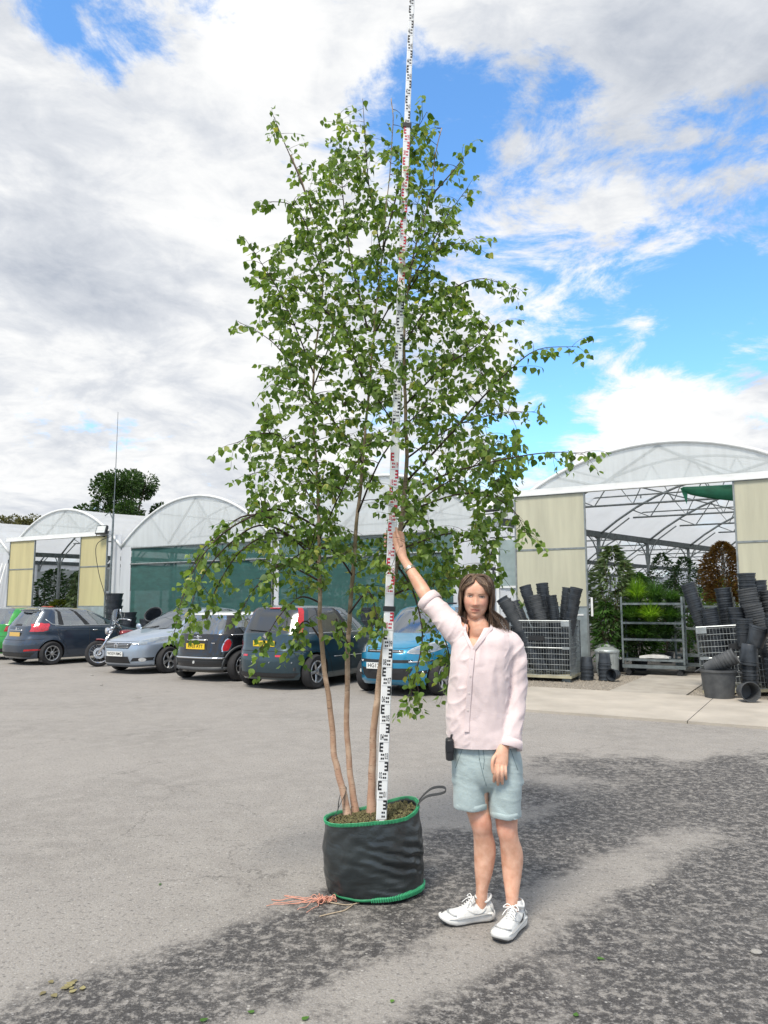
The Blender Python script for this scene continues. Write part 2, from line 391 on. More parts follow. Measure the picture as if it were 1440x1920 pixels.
def greenhouse(i, depth, label, doors=None, screens=(), walls=(), beam=None):
    b = BAYS[i]; x0, x1, ev, apx = b; cx = (x0 + x1) / 2; hw = (x1 - x0) / 2
    root = empty('greenhouse', fw(0, 0, 0), FR, label, 'greenhouse', 'greenhouses of the multi-span block')
    NX = 28; xs = [x0 + (x1 - x0) * k / NX for k in range(NX + 1)]
    # roof film, slack between the hoops
    m = MB(); ys = [0.0]
    while ys[-1] < depth: ys.append(ys[-1] + .5)
    R = []
    for k, y in enumerate(ys):
        sag = .028 * abs(sin(pi * y / 3.0)) 
        R.append([gp(x, y, arch_z(b, x) - sag * (1 - abs((x - cx) / hw) ** 4) + .02) for x in xs])
    m.rings(R, closed=False); m.build('roof_film', M_film, root, smooth=True)
    # end film between the arch and the head beam
    zb = beam[2] if beam else ev - .02
    m = MB(); top = []; bot = []
    for x in xs:
        z = arch_z(b, x)
        if z < zb: z = zb
        top.append((x, -.005, z)); bot.append((x, -.005, zb if arch_z(b, x) > zb else zb))
    mid = [((p[0]), -.005 - .03 * sin(pi * (k / NX)), (p[2] + q[2]) / 2) for k, (p, q) in enumerate(zip(top, bot))]
    m.rings([bot, mid, top], closed=False); m.build('gable_film', M_gable, root, smooth=True)
    m = MB(); m.tube([(x, -.03, arch_z(b, x)) for x in xs], .045, 7); m.build('gable_arch', M_whitebar, root, smooth=True)
    # W bracing behind the end film
    zlow = zb + .06
    w = [(-.60, 0), (-.345, 1), (0.0, 0), (.345, 1), (.60, 0)]
    pts = []
    for f, low in w:
        x = cx + f * hw; pts.append(Vector((x, .05, zlow if low else arch_z(b, x) - .06)))
    for p, q in zip(pts[:-1], pts[1:]):
        t = MB(); t.tube([p, q], .032, 6); t.build('gable_brace', M_galv, root)
    # hoops with their trusses
    for k in range(1, int(depth / 3.0) + 1):
        y = 3.0 * k - 1.2
        t = MB(); t.tube([gp(x, y, arch_z(b, x) - .05) for x in xs[::2]], .034, 5)
        if k % 1 == 0:
            zt = ev + .42; xa = cx - hw * .74; xb = cx + hw * .74
            t.tube([gp(xa, y, zt), gp(xb, y, zt)], .026, 5)
            n = 6
            for q in range(n):
                xq = xa + (xb - xa) * (q + .5) / n; xl = xa + (xb - xa) * q / n; xr = xa + (xb - xa) * (q + 1) / n
                t.tube([gp(xl, y, arch_z(b, xl) - .06), gp(xq, y, zt), gp(xr, y, arch_z(b, xr) - .06)], .017, 4)
        t.build('roof_truss', M_galv, root, smooth=True)
    for f in (-.5, 0, .5):
        t = MB(); x = cx + f * hw; t.tube([gp(x, .1, arch_z(b, x) - .1), gp(x, depth, arch_z(b, x) - .1)], .022, 5); t.build('purlin', M_galv, root)
    # gutter and its posts with curved brackets
    g = MB(); R = []
    for y in (0.02, depth): R.append([gp(x0 + dx, y, ev + dz) for dx, dz in ((-.11, .06), (-.06, -.1), (.06, -.1), (.11, .06))])
    g.rings(R, True, True, True); g.build('gutter', M_galvdark, root)
    pm = MB(); pm.box((0, 0, (ev - .1) / 2), (.09, .09, ev - .1))
    for sgn in (-1, 1):
        pm.tube([(sgn * .04, 0, ev - .75), (sgn * .07, 0, ev - .45), (sgn * .17, 0, ev - .2), (sgn * .34, 0, ev + .02), (sgn * .9, 0, ev + .42)], .022, 5)
    pme = pm.mesh('post', M_galv)
    for k in range(0, int(depth / 3.0) + 1):
        o = link('post', pme, root); o.location = gp(x0, 1.8 + 3.0 * k, 0)
    # front: posts, film wall pieces, doors, screens
    for (xa, xb, za, zc, mt, nm) in walls:
        m = MB(); n = max(2, int((xb - xa) / .2)); R = []
        for z in (za, (za + zc) / 2, zc): R.append([(xa + (xb - xa) * q / n, -.02 - .015 * sin(q * 2.1 + z), z) for q in range(n + 1)])
        m.rings(R, closed=False); m.build(nm, mt, root, smooth=True)
    if beam:
        xa, xb, z = beam
        m = MB(); m.box(((xa + xb) / 2, -.13, z), (xb - xa, .10, .13)); m.box(((xa + xb) / 2, -.155, z - .075), (xb - xa, .14, .03)); m.build('door_track', M_whitebar, root)
    for d in (doors or ()):
        xa, xb, ztop, pm_ = d; c = (xa + xb) / 2; w = xb - xa; y = -.16
        zk, zs = 1.50, 2.83
        dr = MB(); dr.box((c, y, (zk + zs) / 2), (w - .05, .02, zs - zk - .01)); dr.box((c, y, (zs + ztop) / 2), (w - .05, .02, ztop - zs - .01))
        door = dr.build('sliding_door', pm_, root)
        k = MB(); k.box((c, y - .004, zk / 2 + .03), (w - .02, .026, zk - .05)); k.build('kick_plate', M_sheet, door)
        fr = MB()
        for xx in (xa + .012, xb - .012): fr.box((xx, y - .006, ztop / 2 + .03), (.035, .05, ztop - .04))
        for zz, hh in ((zs, .04), (ztop - .015, .045), (zk, .03)): fr.box((c, y - .004, zz), (w - .06, .036, hh))
        fr.build('door_frame', M_galv, door)
    for (xa, xb, za, zc) in screens:
        n = 10; m = MB(); R = []
        for q2 in range(5):
            z = za + (zc - za) * q2 / 4
            R.append([(xa + (xb - xa) * q / n, -.02 + .02 * sin(q * 1.9 + q2), z) for q in range(n + 1)])
        m.rings(R, closed=False); m.build('net_screen', M_net, root, smooth=True)
        r = MB()
        for z in (za, za + .82 * (zc - za), zc + .02): r.tube([(xa, -.05, z), (xb, -.05, z)], .028, 6)
        for q in range(0, 4):
            x = xa + (xb - xa) * q / 3; r.tube([(x, .06, .0), (x, .06, zc)], .03, 6)
        r.build('screen_frame', M_galv, root)
    return root

GH = []
GH.append(greenhouse(0, 39, 'white film greenhouse with bundled pipes at its front, beyond the green car',
                     walls=[(-27.8, -22.1, 0, 3.48, M_wallfilm, 'wall_film'), (-22.1, -21.6, 0, 3.5, M_wallfilm, 'wall_film')]))
GH.append(greenhouse(1, 39, 'white arched greenhouse with a pair of yellow doors behind the dark blue hatchback', beam=(-21.55, -15.95, 3.95),
                     doors=[(-21.29, -19.83, 3.89, M_yellow), (-17.36, -16.01, 3.89, M_yellow)],
                     walls=[(-21.56, -21.29, 0, 3.9, M_wallfilm, 'wall_film'), (-16.02, -15.52, 0, 3.88, M_wallfilm, 'wall_film')]))
GH.append(greenhouse(2, 39, 'white arched greenhouse fronted by green net, beside the tall aerial pole', screens=[(-15.0, -9.2, .55, 3.38)],
                     walls=[(-15.5, -15.02, 0, 3.44, M_wallfilm, 'wall_film'), (-15.0, -9.1, 0.02, .55, M_wallfilm, 'base_film')]))
GH.append(greenhouse(3, 40, 'white arched greenhouse fronted by green net, behind the birch and the bright blue car', screens=[(-8.9, -3.4, .55, 3.38)],
                     walls=[(-9.05, -8.9, 0, 3.44, M_wallfilm, 'wall_film'), (-8.9, -3.4, 0.02, .55, M_wallfilm, 'base_film'), (-3.4, -2.4, 0, 3.44, M_wallfilm, 'wall_film')]))
g4 = greenhouse(4, 40, 'largest greenhouse, its pale yellow doors slid open on a planted interior', beam=(-1.78, 6.2, 4.2),
                doors=[(-1.70, -.01, 4.13, M_yellow2), (3.08, 4.85, 4.13, M_yellow2)],
                walls=[(-2.18, -1.68, 0, 1.95, M_wallfilm, 'wall_film'), (4.8, 5.4, 0, 4.1, M_wallfilm, 'wall_film')])
GH.append(g4)
m = MB(); m.box((-1.93, -.03, 2.55), (.46, .01, 1.1)); m.build('side_glazing', M_glassgrey, g4)
m = MB(); m.box((-1.93, -.04, 1.97), (.46, .04, .05)); m.box((-2.2, -.06, 1.9), (.07, .07, 3.8)); m.build('corner_post', M_whitebar, g4)
# rolled green sheet drooping from the head of the door
m = MB(); R = []
for q in range(13):
    t = q / 12; x = 2.05 + 1.06 * t; sag = .30 * (t ** .6) 
    R.append([(x, .25 + .1 * sin(a), 4.08 - sag * .55 + (.05 + sag * .45) * cos(a)) for a in [2 * pi * j / 10 for j in range(10)]])
m.rings(R, True, True, True); m.add([(2.0, .2, 4.1), (2.16, .2, 4.1), (2.12, .2, 3.72)], [(0, 1, 2)]); m.build('rolled_sheet', M_netgreen, g4, smooth=True)
m = MB(); m.box((.08, -.2, 1.5), (.045, .015, .42)); m.build('notice_strip', mat('white_plastic', (.75, .76, .76), .4), g4)
m = MB(); m.box((-.22, -.185, 1.32), (.20, .006, .035)); m.build('door_sticker', MATS['white_plastic'], g4)
# far end walls so that the tunnels close
for i, d in ((2, 39), (3, 40), (4, 40), (1, 39), (0, 39)):
    b = BAYS[i]; m = MB(); xs = [b[0] + (b[1] - b[0]) * k / 10 for k in range(11)]
    m.rings([[gp(x, d, 0) for x in xs], [gp(x, d, arch_z(b, x)) for x in xs]], closed=False); m.build('end_wall_film', M_wallfilm, GH[i])
m = MB(); m.add([gp(-27.9, 0, 0), gp(-27.9, 39, 0), gp(-27.9, 39, 3.5), gp(-27.9, 0, 3.5)], [(0, 1, 2, 3)]); m.build('side_wall_film', M_wallfilm, GH[0])
M_curtain = mat('grey_shade_curtain', (.30, .33, .33), .8, var=.15, scale=3)
for k, (y, z0, z1) in enumerate(((4.5, 2.35, 3.05), (7.5, 2.2, 2.9))):
    m = MB(); m.rings([[gp(x, y + .04 * sin(x * 5), z) for x in [-27.5 + .4 * q for q in range(29)]] for z in (z0, (z0 + z1) / 2, z1)], closed=False); m.build('shade_curtain', M_curtain, GH[1], smooth=True)
# earth floor of the tunnels
m = MB(); m.add([gp(-27, .35, .02), gp(11, .35, .02), gp(11, 42, .02), gp(-27, 42, .02)], [(0, 1, 2, 3)])
o = m.build('greenhouse_floor', mat('tunnel_floor', (.17, .155, .135), .95, var=.3, scale=2, bump=.4, bscale=30)); o.location = fw(0, 0, 0); o.rotation_euler.z = FR; tag(o, kind='structure')
# next span to the right, so the big tunnel is not an island
for xx in (5.45,):
    m = MB(); R = []
    for y in (0.02, 40): R.append([gp(xx + dx, y, 3.6 + dz) for dx, dz in ((-.11, .06), (-.06, -.1), (.06, -.1), (.11, .06))])
    m.rings(R, True, True, True); m.build('gutter', M_galvdark, g4)
    pme = bpy.data.objects['post'].data
    for k in range(13):
        o = link('post', pme, g4); o.location = gp(xx, 1.8 + 3 * k, 0)

# overhead sprinkler line across the door of the big house
m = MB(); m.tube([gp(-1.6, 2.6, 4.35), gp(5.2, 2.6, 4.35)], .02, 5); m.tube([gp(-1.6, 5.6, 4.25), gp(5.2, 5.6, 4.25)], .02, 5)
for x in (0, 1.2, 2.4, 3.6): m.box((x + SKEW * 2.6, 2.6, 4.30), (.03, .03, .08))
m.build('sprinkler_pipe', M_galv, g4)

# --- aerial pole and floodlights
def floodlight(loc, rz, label):
    r = empty('floodlight', loc, rz, label, 'floodlight', 'floodlights on the greenhouse fronts')
    m = MB(); m.box((0, 0, 0), (.40, .09, .30), Matrix.Rotation(radians(-18), 4, 'X'))
    for k in range(7): m.box((-.17 + k * .057, .06, 0), (.012, .05, .24), Matrix.Rotation(radians(-18), 4, 'X'))
    m.build('housing', M_black, r)
    m = MB(); m.box((0, -.05, .0), (.34, .008, .24), Matrix.Rotation(radians(-18), 4, 'X')); m.build('lens', mat('lamp_lens', (.55, .58, .58), .2, var=.1, scale=4), r)
    m = MB(); m.box((.0, -.056, .03), (.20, .008, .12), Matrix.Rotation(radians(-18), 4, 'X')); m.build('reflector', mat('lamp_reflector', (.78, .78, .72), .3), r)
    m = MB(); m.tube([(-.22, 0, 0), (-.22, .02, -.2), (.22, .02, -.2), (.22, 0, 0)], .014, 6); m.tube([(0, .02, -.2), (0, .3, -.22)], .02, 6); m.build('bracket', M_black, r)
    return r
floodlight(fw(-2.2, -.34, 3.93), FR + radians(-8), 'black floodlight at the corner of the largest greenhouse')
floodlight(fw(-16.12, -.34, 4.03), FR + radians(12), 'black floodlight clamped to the tall aerial pole')
ap = empty('aerial_pole', fw(-15.75, -.2, 0), 0, 'thin tall aerial pole standing between two greenhouses', 'pole')
m = MB(); m.tube([(0, 0, 0), (0, 0, 4.6)], .035, 8); m.build('mast', M_galvdark, ap)
m = MB(); m.tube([(0, 0, 4.6), (.01, 0, 6.0), (0, 0, 8.05)], [.016, .013, .007], 6); m.build('whip_aerial', M_galvdark, ap)
m = MB(); m.tube([(0, 0, 4.35), (-.12, -.02, 4.62), (-.28, 0, 4.5)], .018, 6); m.build('bracket_arm', M_galvdark, ap)
m = MB(); m.tube(catmull([(-.05, -.05, 3.8), (-.5, -.06, 3.5), (-.38, -.06, 2.6), (-.08, -.06, 1.6), (-.05, -.05, .4)], 5), .012, 5); m.build('cable', M_black, ap)
# bundled white pipes against the first house
for k in range(11):
    m = MB(); x = -23.9 + .18 * k; m.tube([(0, 0, 0), (.55, .42, 3.35 - .03 * k)], .028, 6)
    o = m.build('white_pipe', M_whitebar, smooth=True); o.location = fw(x, -.75 + .02 * k, 0); o.rotation_euler.z = FR
    tag(o, 'white plastic pipe leaning in a bundle against the film wall', 'pipe', 'white pipes leaning on the film wall')
# rusty red posts
for x, y in ((-20.6, -1.9), (-17.95, -1.0), (-17.6, -1.05)):
    r = empty('bollard', fw(x, y, 0), FR, None, 'bollard', 'rust red posts before the yellow doors')
    r['label'] = 'rust red steel post in front of the yellow doors' if x < -19 else 'rust red steel post, one of a close pair in the doorway'
    m = MB(); m.tube([(0, 0, 0), (0, 0, 1.46)], .11, 14); m.build('post', mat('rust_red_paint', (.30, .055, .03), .6, var=.3, scale=8), r, smooth=False, auto=40)
    m = MB(); m.lathe([(.118, 1.45), (.118, 1.48), (.06, 1.50), (0.001, 1.505)], 14); m.build('cap', MATS['rust_red_paint'], r, auto=40)
# ------------------------------------------------------------------ plants under glass and trees behind
def leaf_mat(name, c1, c2, trans=.35, rough=.5):
    "green leaf, colour scattered leaf by leaf through the 'tint' attribute"
    if name in MATS: return MATS[name]
    m = bpy.data.materials.new(name); m.use_nodes = True; MATS[name] = m
    N = m.node_tree.nodes; L = m.node_tree.links; p = N['Principled BSDF']; p.inputs['Roughness'].default_value = rough; p.inputs['Specular IOR Level'].default_value = .4
    at = N.new('ShaderNodeAttribute'); at.attribute_name = 'tint'
    r = N.new('ShaderNodeValToRGB'); r.color_ramp.elements[0].color = (*c1, 1); r.color_ramp.elements[1].color = (*c2, 1); L.new(at.outputs['Fac'], r.inputs[0])
    L.new(r.outputs[0], p.inputs['Base Color'])
    t = N.new('ShaderNodeBsdfTranslucent'); mc = N.new('ShaderNodeMix'); mc.data_type = 'RGBA'; mc.blend_type = 'MULTIPLY'; mc.inputs[0].default_value = 1; mc.inputs[7].default_value = (1.5, 1.5, .55, 1)
    L.new(r.outputs[0], mc.inputs[6]); L.new(mc.outputs[2], t.inputs[0])
    mx = N.new('ShaderNodeMixShader'); mx.inputs[0].default_value = trans; L.new(p.outputs[0], mx.inputs[1]); L.new(t.outputs[0], mx.inputs[2]); L.new(mx.outputs[0], N['Material Output'].inputs[0])
    return m
def leaves_mesh(name, centers, dirs, size, aspect, mt, rnd, fold=.25, tint=None, jitter=.35):
    "one mesh of small folded leaves: base at the centre, pointing along dirs"
    n = len(centers); C = np.array([tuple(c) for c in centers]); D = np.array([tuple(d) for d in dirs], float)
    D /= np.linalg.norm(D, axis=1)[:, None] + 1e-9
    rng = np.random.RandomState(rnd.randrange(1 << 30))
    A = rng.normal(size=(n, 3)); A -= (A * D).sum(1)[:, None] * D; A /= np.linalg.norm(A, axis=1)[:, None] + 1e-9
    B = np.cross(D, A)
    s = size * (1 + jitter * rng.uniform(-1, 1, n))[:, None]; w = s * aspect * .5
    V = np.stack([C, C + D * s * .45 + A * w + B * w * fold, C + D * s, C + D * s * .45 - A * w + B * w * fold, C + D * s * .5 - B * w * fold * .3], 1).reshape(-1, 3)
    b = np.arange(n)[:, None] * 5
    F = np.concatenate([b + np.array([[0, 1, 4]]), b + np.array([[1, 2, 4]]), b + np.array([[0, 4, 3]]), b + np.array([[4, 2, 3]])], 0)
    me = bpy.data.meshes.new(name); me.vertices.add(len(V)); me.vertices.foreach_set('co', V.ravel())
    me.loops.add(len(F) * 3); me.polygons.add(len(F)); me.loops.foreach_set('vertex_index', F.ravel().astype(np.int32))
    me.polygons.foreach_set('loop_start', np.arange(0, len(F) * 3, 3, dtype=np.int32))
    a = me.attributes.new('tint', 'FLOAT', 'POINT'); t = rng.uniform(0, 1, n) if tint is None else np.array(tint)
    a.data.foreach_set('value', np.repeat(t, 5)); me.materials.append(mt); me.update(); me.validate(); return me
M_bark = mat('shrub_bark', (.10, .075, .05), .9, var=.3, scale=12)

def shrub(loc, h, w, n, leaf, aspect, mt, label, name='potted_shrub', cat='shrub', shape='egg', droop=.2, seed=1, potr=.2, base=0.0, group='plants inside the greenhouse'):
    rnd = random.Random(seed); o = empty(name, loc, 0, label, cat, group)
    pts = []; drs = []
    while len(pts) < n:
        u = rnd.random(); a = rnd.uniform(0, 2 * pi)
        if shape == 'egg': prof = sin(pi * min(1, .12 + u * .88)) ** .7
        elif shape == 'cone': prof = (1 - u) ** .75 + .06
        elif shape == 'fan': prof = .25 + .75 * u
        else: prof = 1
        lump = .72 + .4 * mnoise.noise(Vector((cos(a) * 1.4, sin(a) * 1.4, u * 4 + seed)))
        rr = w * prof * lump * rnd.random() ** .42
        p = Vector((cos(a) * rr, sin(a) * rr, base + .1 + u * (h - base - .1)))
        pts.append(p); d = Vector((cos(a), sin(a), .35 - droop + rnd.uniform(-.5, .5))); drs.append(d)
    link('foliage', leaves_mesh('foliage', pts, drs, leaf, aspect, mt, rnd), o)
    m = MB()
    for k in range(7):
        a = rnd.uniform(0, 6.3); m.tube([(0, 0, .1), (.2 * w * cos(a), .2 * w * sin(a), base + (h - base) * .4), (.55 * w * cos(a), .55 * w * sin(a), base + (h - base) * .85)], [.018, .012, .004], 5)
    m.build('stem', M_bark, o)
    m = MB(); m.lathe(pot_profile_p(potr, potr * 1.4), 16); m.build('pot', mat('black_pot_plain', (.03, .034, .04), .5), o, auto=35)
    return o
def pot_profile_p(r, h): return [(.001, 0), (r * .75, 0), (r * .95, h * .85), (r, h * .86), (r, h), (r * .92, h), (r * .9, h * .9), (.001, h * .88)]
def grass_clump(loc, h, w, n, mt, label, name='grass_plant', seed=1, wd=.012, arch=.6, base=0.0, group='plants inside the greenhouse'):
    rnd = random.Random(seed); o = empty(name, loc, 0, label, 'grass plant', group); V = []; F = []; T = []
    for k in range(n):
        a = rnd.uniform(0, 2 * pi); d = Vector((cos(a), sin(a), 0)); sx = Vector((-sin(a), cos(a), 0)); L_ = h * rnd.uniform(.6, 1.1); r0 = rnd.uniform(0, .08); sp = rnd.uniform(.15, 1) * w
        b = len(V); t = rnd.random()
        for q in range(5):
            u = q / 4; p = d * (r0 + sp * u ** 1.3) + Vector((0, 0, base + L_ * (u - arch * u * u * sp / max(w, .01)))); ww = wd * (1 - u ** 2) + .001
            V += [p - sx * ww, p + sx * ww]; T += [t, t]
            if q: F.append((b + 2 * q - 2, b + 2 * q - 1, b + 2 * q + 1, b + 2 * q))
    me = bpy.data.meshes.new('blades'); me.from_pydata([tuple(v) for v in V], [], F); at = me.attributes.new('tint', 'FLOAT', 'POINT'); at.data.foreach_set('value', T); me.materials.append(mt); link('foliage', me, o)
    m = MB(); m.lathe(pot_profile_p(.11, .16), 14); m.build('pot', MATS['black_pot_plain'], o, auto=35); return o
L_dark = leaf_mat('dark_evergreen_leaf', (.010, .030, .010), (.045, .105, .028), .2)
L_mid = leaf_mat('mid_green_leaf', (.025, .075, .014), (.085, .19, .04), .35)
L_grey = leaf_mat('grey_green_leaf', (.05, .09, .035), (.15, .21, .10), .3)
L_lime = leaf_mat('lime_green_leaf', (.09, .20, .02), (.26, .44, .06), .5)
L_red = leaf_mat('russet_maple_leaf', (.085, .038, .014), (.22, .125, .04), .4)
L_olive = leaf_mat('olive_leaf', (.07, .10, .012), (.20, .24, .04), .4)
# behind the big open door
shrub(fw(.35, .75, .02), 2.9, .80, 2300, .18, .28, L_grey, 'tall grey green shrub with long leaves just inside the open door', seed=3, shape='egg', droop=.6, base=.3)
shrub(fw(.75, 1.35, .02), 2.3, .70, 1800, .17, .32, L_mid, 'leafy shrub with hanging leaves behind the lidded dustbin', seed=4, droop=.7, base=.2)
shrub(fw(.25, .35, .02), 1.6, .42, 700, .16, .26, L_mid, 'low hanging leaved shrub against the edge of the open door', seed=14, droop=.7, base=.2)
shrub(fw(1.55, 3.3, .02), 2.75, .75, 2400, .075, .5, L_dark, 'dark small leaved evergreen behind the trolley, shaped to an egg', 'evergreen_shrub', seed=5, base=.5)
shrub(fw(.9, 4.0, .02), 2.9, .8, 1700, .09, .45, L_dark, 'dark broad evergreen behind the grey green shrub', 'evergreen_shrub', seed=6, base=.2)
shrub(fw(2.66, 1.5, .02), 2.95, .74, 4800, .085, .40, L_red, 'russet feathery maple standing beside the second yellow door', 'potted_maple', 'tree', 'egg', .3, 7, .24, 1.5)
shrub(fw(2.55, 2.2, .02), 1.9, .6, 900, .10, .3, L_olive, 'yellow green shrub below the russet maple', seed=8)
shrub(fw(2.35, 3.0, .02), 1.7, .5, 900, .10, .3, L_lime, 'light green shrub between trolley and russet maple', seed=9)
shrub(fw(2.0, 2.3, .02), 1.5, .5, 800, .10, .3, L_mid, 'mid green shrub behind the second trolley', seed=19)
shrub(fw(2.75, .9, .02), 1.3, .45, 700, .10, .3, L_mid, 'low green shrub beside the half hidden bin', seed=20)
for k, (x, y, z, h, w, mt, lab) in enumerate([(.95, .35, 1.58, .42, .28, L_lime, 'fine pale green grass on the top of the loaded trolley, by the tall shrub'), (1.35, .35, 1.58, .36, .26, L_mid, 'fine green grass at the middle of the loaded trolley top'), (1.7, .35, 1.58, .22, .24, L_mid, 'low green tuft at the end of the loaded trolley top'),
                                            (.85, .25, 1.16, .36, .3, L_mid, 'grassy plant on the upper shelf of the loaded trolley, by the dustbin end'), (1.25, .2, 1.16, .34, .36, L_lime, 'bright striped grass arching from the upper shelf of the loaded trolley'), (1.65, .3, 1.16, .30, .28, L_mid, 'grassy plant on the upper shelf of the loaded trolley, by the far upright'),
                                            (1.0, .3, .80, .30, .34, L_mid, 'dark grassy plant on the middle shelf of the loaded trolley, by the dustbin end'), (1.55, .3, .80, .30, .34, L_dark, 'dark grassy plant on the middle shelf of the loaded trolley, by the far upright')]):
    grass_clump(fw(x, y, z), h * 1.7, w * 1.5, 520, mt, lab, seed=40 + k, wd=.007 if k < 3 else .013, arch=.75)
# deeper rows, dark masses seen through the net fronts and the small open door
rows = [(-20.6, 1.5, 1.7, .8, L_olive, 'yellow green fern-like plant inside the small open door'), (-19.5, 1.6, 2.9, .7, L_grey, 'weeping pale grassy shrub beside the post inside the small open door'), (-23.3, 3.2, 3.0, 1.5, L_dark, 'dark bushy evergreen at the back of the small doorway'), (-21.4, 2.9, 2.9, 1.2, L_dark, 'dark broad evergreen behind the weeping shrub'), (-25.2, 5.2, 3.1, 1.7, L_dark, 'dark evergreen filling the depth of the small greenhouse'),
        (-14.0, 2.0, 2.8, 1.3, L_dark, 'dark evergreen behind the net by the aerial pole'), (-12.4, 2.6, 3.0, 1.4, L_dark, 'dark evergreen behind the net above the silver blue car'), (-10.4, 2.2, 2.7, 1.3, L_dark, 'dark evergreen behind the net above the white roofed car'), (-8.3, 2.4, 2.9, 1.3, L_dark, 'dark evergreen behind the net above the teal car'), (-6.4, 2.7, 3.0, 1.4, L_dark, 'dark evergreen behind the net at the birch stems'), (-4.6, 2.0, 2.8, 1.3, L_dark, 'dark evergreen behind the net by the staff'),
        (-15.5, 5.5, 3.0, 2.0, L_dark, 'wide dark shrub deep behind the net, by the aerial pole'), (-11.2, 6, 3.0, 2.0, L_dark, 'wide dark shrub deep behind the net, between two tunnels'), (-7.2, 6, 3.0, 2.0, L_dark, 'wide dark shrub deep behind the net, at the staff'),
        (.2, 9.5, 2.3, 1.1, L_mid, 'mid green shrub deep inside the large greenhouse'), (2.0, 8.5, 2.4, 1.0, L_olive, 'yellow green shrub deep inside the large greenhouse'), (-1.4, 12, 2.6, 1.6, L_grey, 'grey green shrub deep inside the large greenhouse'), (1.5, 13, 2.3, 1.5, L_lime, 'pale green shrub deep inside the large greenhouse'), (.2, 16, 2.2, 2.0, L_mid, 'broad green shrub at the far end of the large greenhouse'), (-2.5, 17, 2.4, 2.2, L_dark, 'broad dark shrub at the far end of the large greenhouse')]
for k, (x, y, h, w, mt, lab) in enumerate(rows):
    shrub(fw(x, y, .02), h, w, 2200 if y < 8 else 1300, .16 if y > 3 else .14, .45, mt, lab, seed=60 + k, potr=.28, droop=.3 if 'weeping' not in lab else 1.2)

# ------------------------------------------------------------------ trees behind
def big_tree(loc, h, w, n, mt, label, seed, trunk_h=.3, leaf=.22):
    rnd = random.Random(seed); o = empty('broadleaf_tree', loc, 0, label, 'tree', 'trees beyond the greenhouses')
    clumps = []
    for k in range(46):
        u = rnd.random(); a = rnd.uniform(0, 6.3); rr = w * .86 * sin(pi * (.16 + .74 * u)) ** .8 * rnd.random() ** .4
        clumps.append((Vector((cos(a) * rr, sin(a) * rr, h * (trunk_h + (1 - trunk_h) * u * .95))), rnd.uniform(.13, .24) * w))
    pts = []; drs = []
    for k in range(n):
        c, r = clumps[rnd.randrange(len(clumps))]; v = Vector((rnd.gauss(0, 1), rnd.gauss(0, 1), rnd.gauss(0, .75))).normalized()
        pts.append(c + v * r * rnd.random() ** .35); drs.append(v + Vector((0, 0, -.2)))
    link('crown', leaves_mesh('crown', pts, drs, leaf, .75, mt, rnd, fold=.3), o)
    m = MB(); m.tube([(0, 0, 0), (.05 * w, 0, h * .3), (0, .04 * w, h * .62)], [.07 * w, .05 * w, .02 * w], 9); m.build('trunk', M_bark, o, smooth=True)
    for c, r in clumps[:16]:
        m = MB(); m.tube([(0, 0, h * .28), c * .5 + Vector((0, 0, h * .16)), c], [.03 * w, .018 * w, .006 * w], 6); m.build('limb', M_bark, o, smooth=True)
    return o
L_oak = leaf_mat('oak_leaf', (.012, .035, .008), (.055, .115, .022), .25)
L_hedge = leaf_mat('hedgerow_leaf', (.06, .065, .025), (.16, .155, .07), .3)
big_tree((-21.6, 62, 0), 12.6, 5.2, 26000, L_oak, 'tall dark oak rising behind the small arched greenhouse', 2)
big_tree((-17.6, 64, 0), 10.2, 2.9, 9000, L_oak, 'smaller dark tree close beside the tall oak', 3)
big_tree((-34.5, 70, 0), 10.0, 3.2, 8000, L_hedge, 'thin olive brown tree over the roofs, away from the oak', 4)
big_tree((-38.5, 70, 0), 9.6, 2.8, 7000, L_hedge, 'thin olive brown tree at the very end of the roofline', 5)
# ------------------------------------------------------------------ cars
def paint(name, col, metal=.35, rough=.32):
    return mat(name, col, rough, metal=metal, var=.04, scale=30, coat=.9)
def glass_material(name, tint, refl=.10, rough=.03):
    if name in MATS: return MATS[name]
    m = bpy.data.materials.new(name); m.use_nodes = True; MATS[name] = m
    N = m.node_tree.nodes; L = m.node_tree.links; N.remove(N['Principled BSDF'])
    tr = N.new('ShaderNodeBsdfTransparent'); tr.inputs[0].default_value = (*tint, 1)
    gl = N.new('ShaderNodeBsdfGlossy'); gl.inputs['Roughness'].default_value = rough; gl.inputs[0].default_value = (.9, .95, 1, 1)
    lw = N.new('ShaderNodeLayerWeight'); lw.inputs['Blend'].default_value = .35
    mr = N.new('ShaderNodeMapRange'); mr.inputs['To Min'].default_value = refl; mr.inputs['To Max'].default_value = .85
    L.new(lw.outputs['Fresnel'], mr.inputs['Value'])
    mx = N.new('ShaderNodeMixShader'); L.new(mr.outputs[0], mx.inputs[0]); L.new(tr.outputs[0], mx.inputs[1]); L.new(gl.outputs[0], mx.inputs[2])
    L.new(mx.outputs[0], N['Material Output'].inputs[0]); return m
M_cglass = glass_material('car_glass', (.46, .54, .53), .30)
M_dglass = glass_material('privacy_glass', (.06, .07, .075), .12, .14)
M_lens = glass_material('lamp_cover', (.75, .78, .80), .18)
M_trim = mat('black_trim', (.018, .019, .021), .5, var=.2, scale=20)
M_clad = mat('grey_cladding', (.075, .08, .085), .55, var=.15, scale=20)
M_tyre = mat('tyre_rubber', (.022, .022, .024), .85, var=.25, scale=14)
M_alloy = mat('alloy_silver', (.50, .51, .52), .3, metal=.8, var=.1, scale=10)
M_chrome = mat('chrome', (.75, .76, .78), .12, metal=1.0)
M_under = mat('underbody', (.012, .012, .013), .9)
M_interior = mat('cabin_trim', (.05, .052, .056), .85, var=.2, scale=10)
M_red = mat('red_lamp', (.42, .012, .018), .18, coat=.8, var=.25, scale=18)
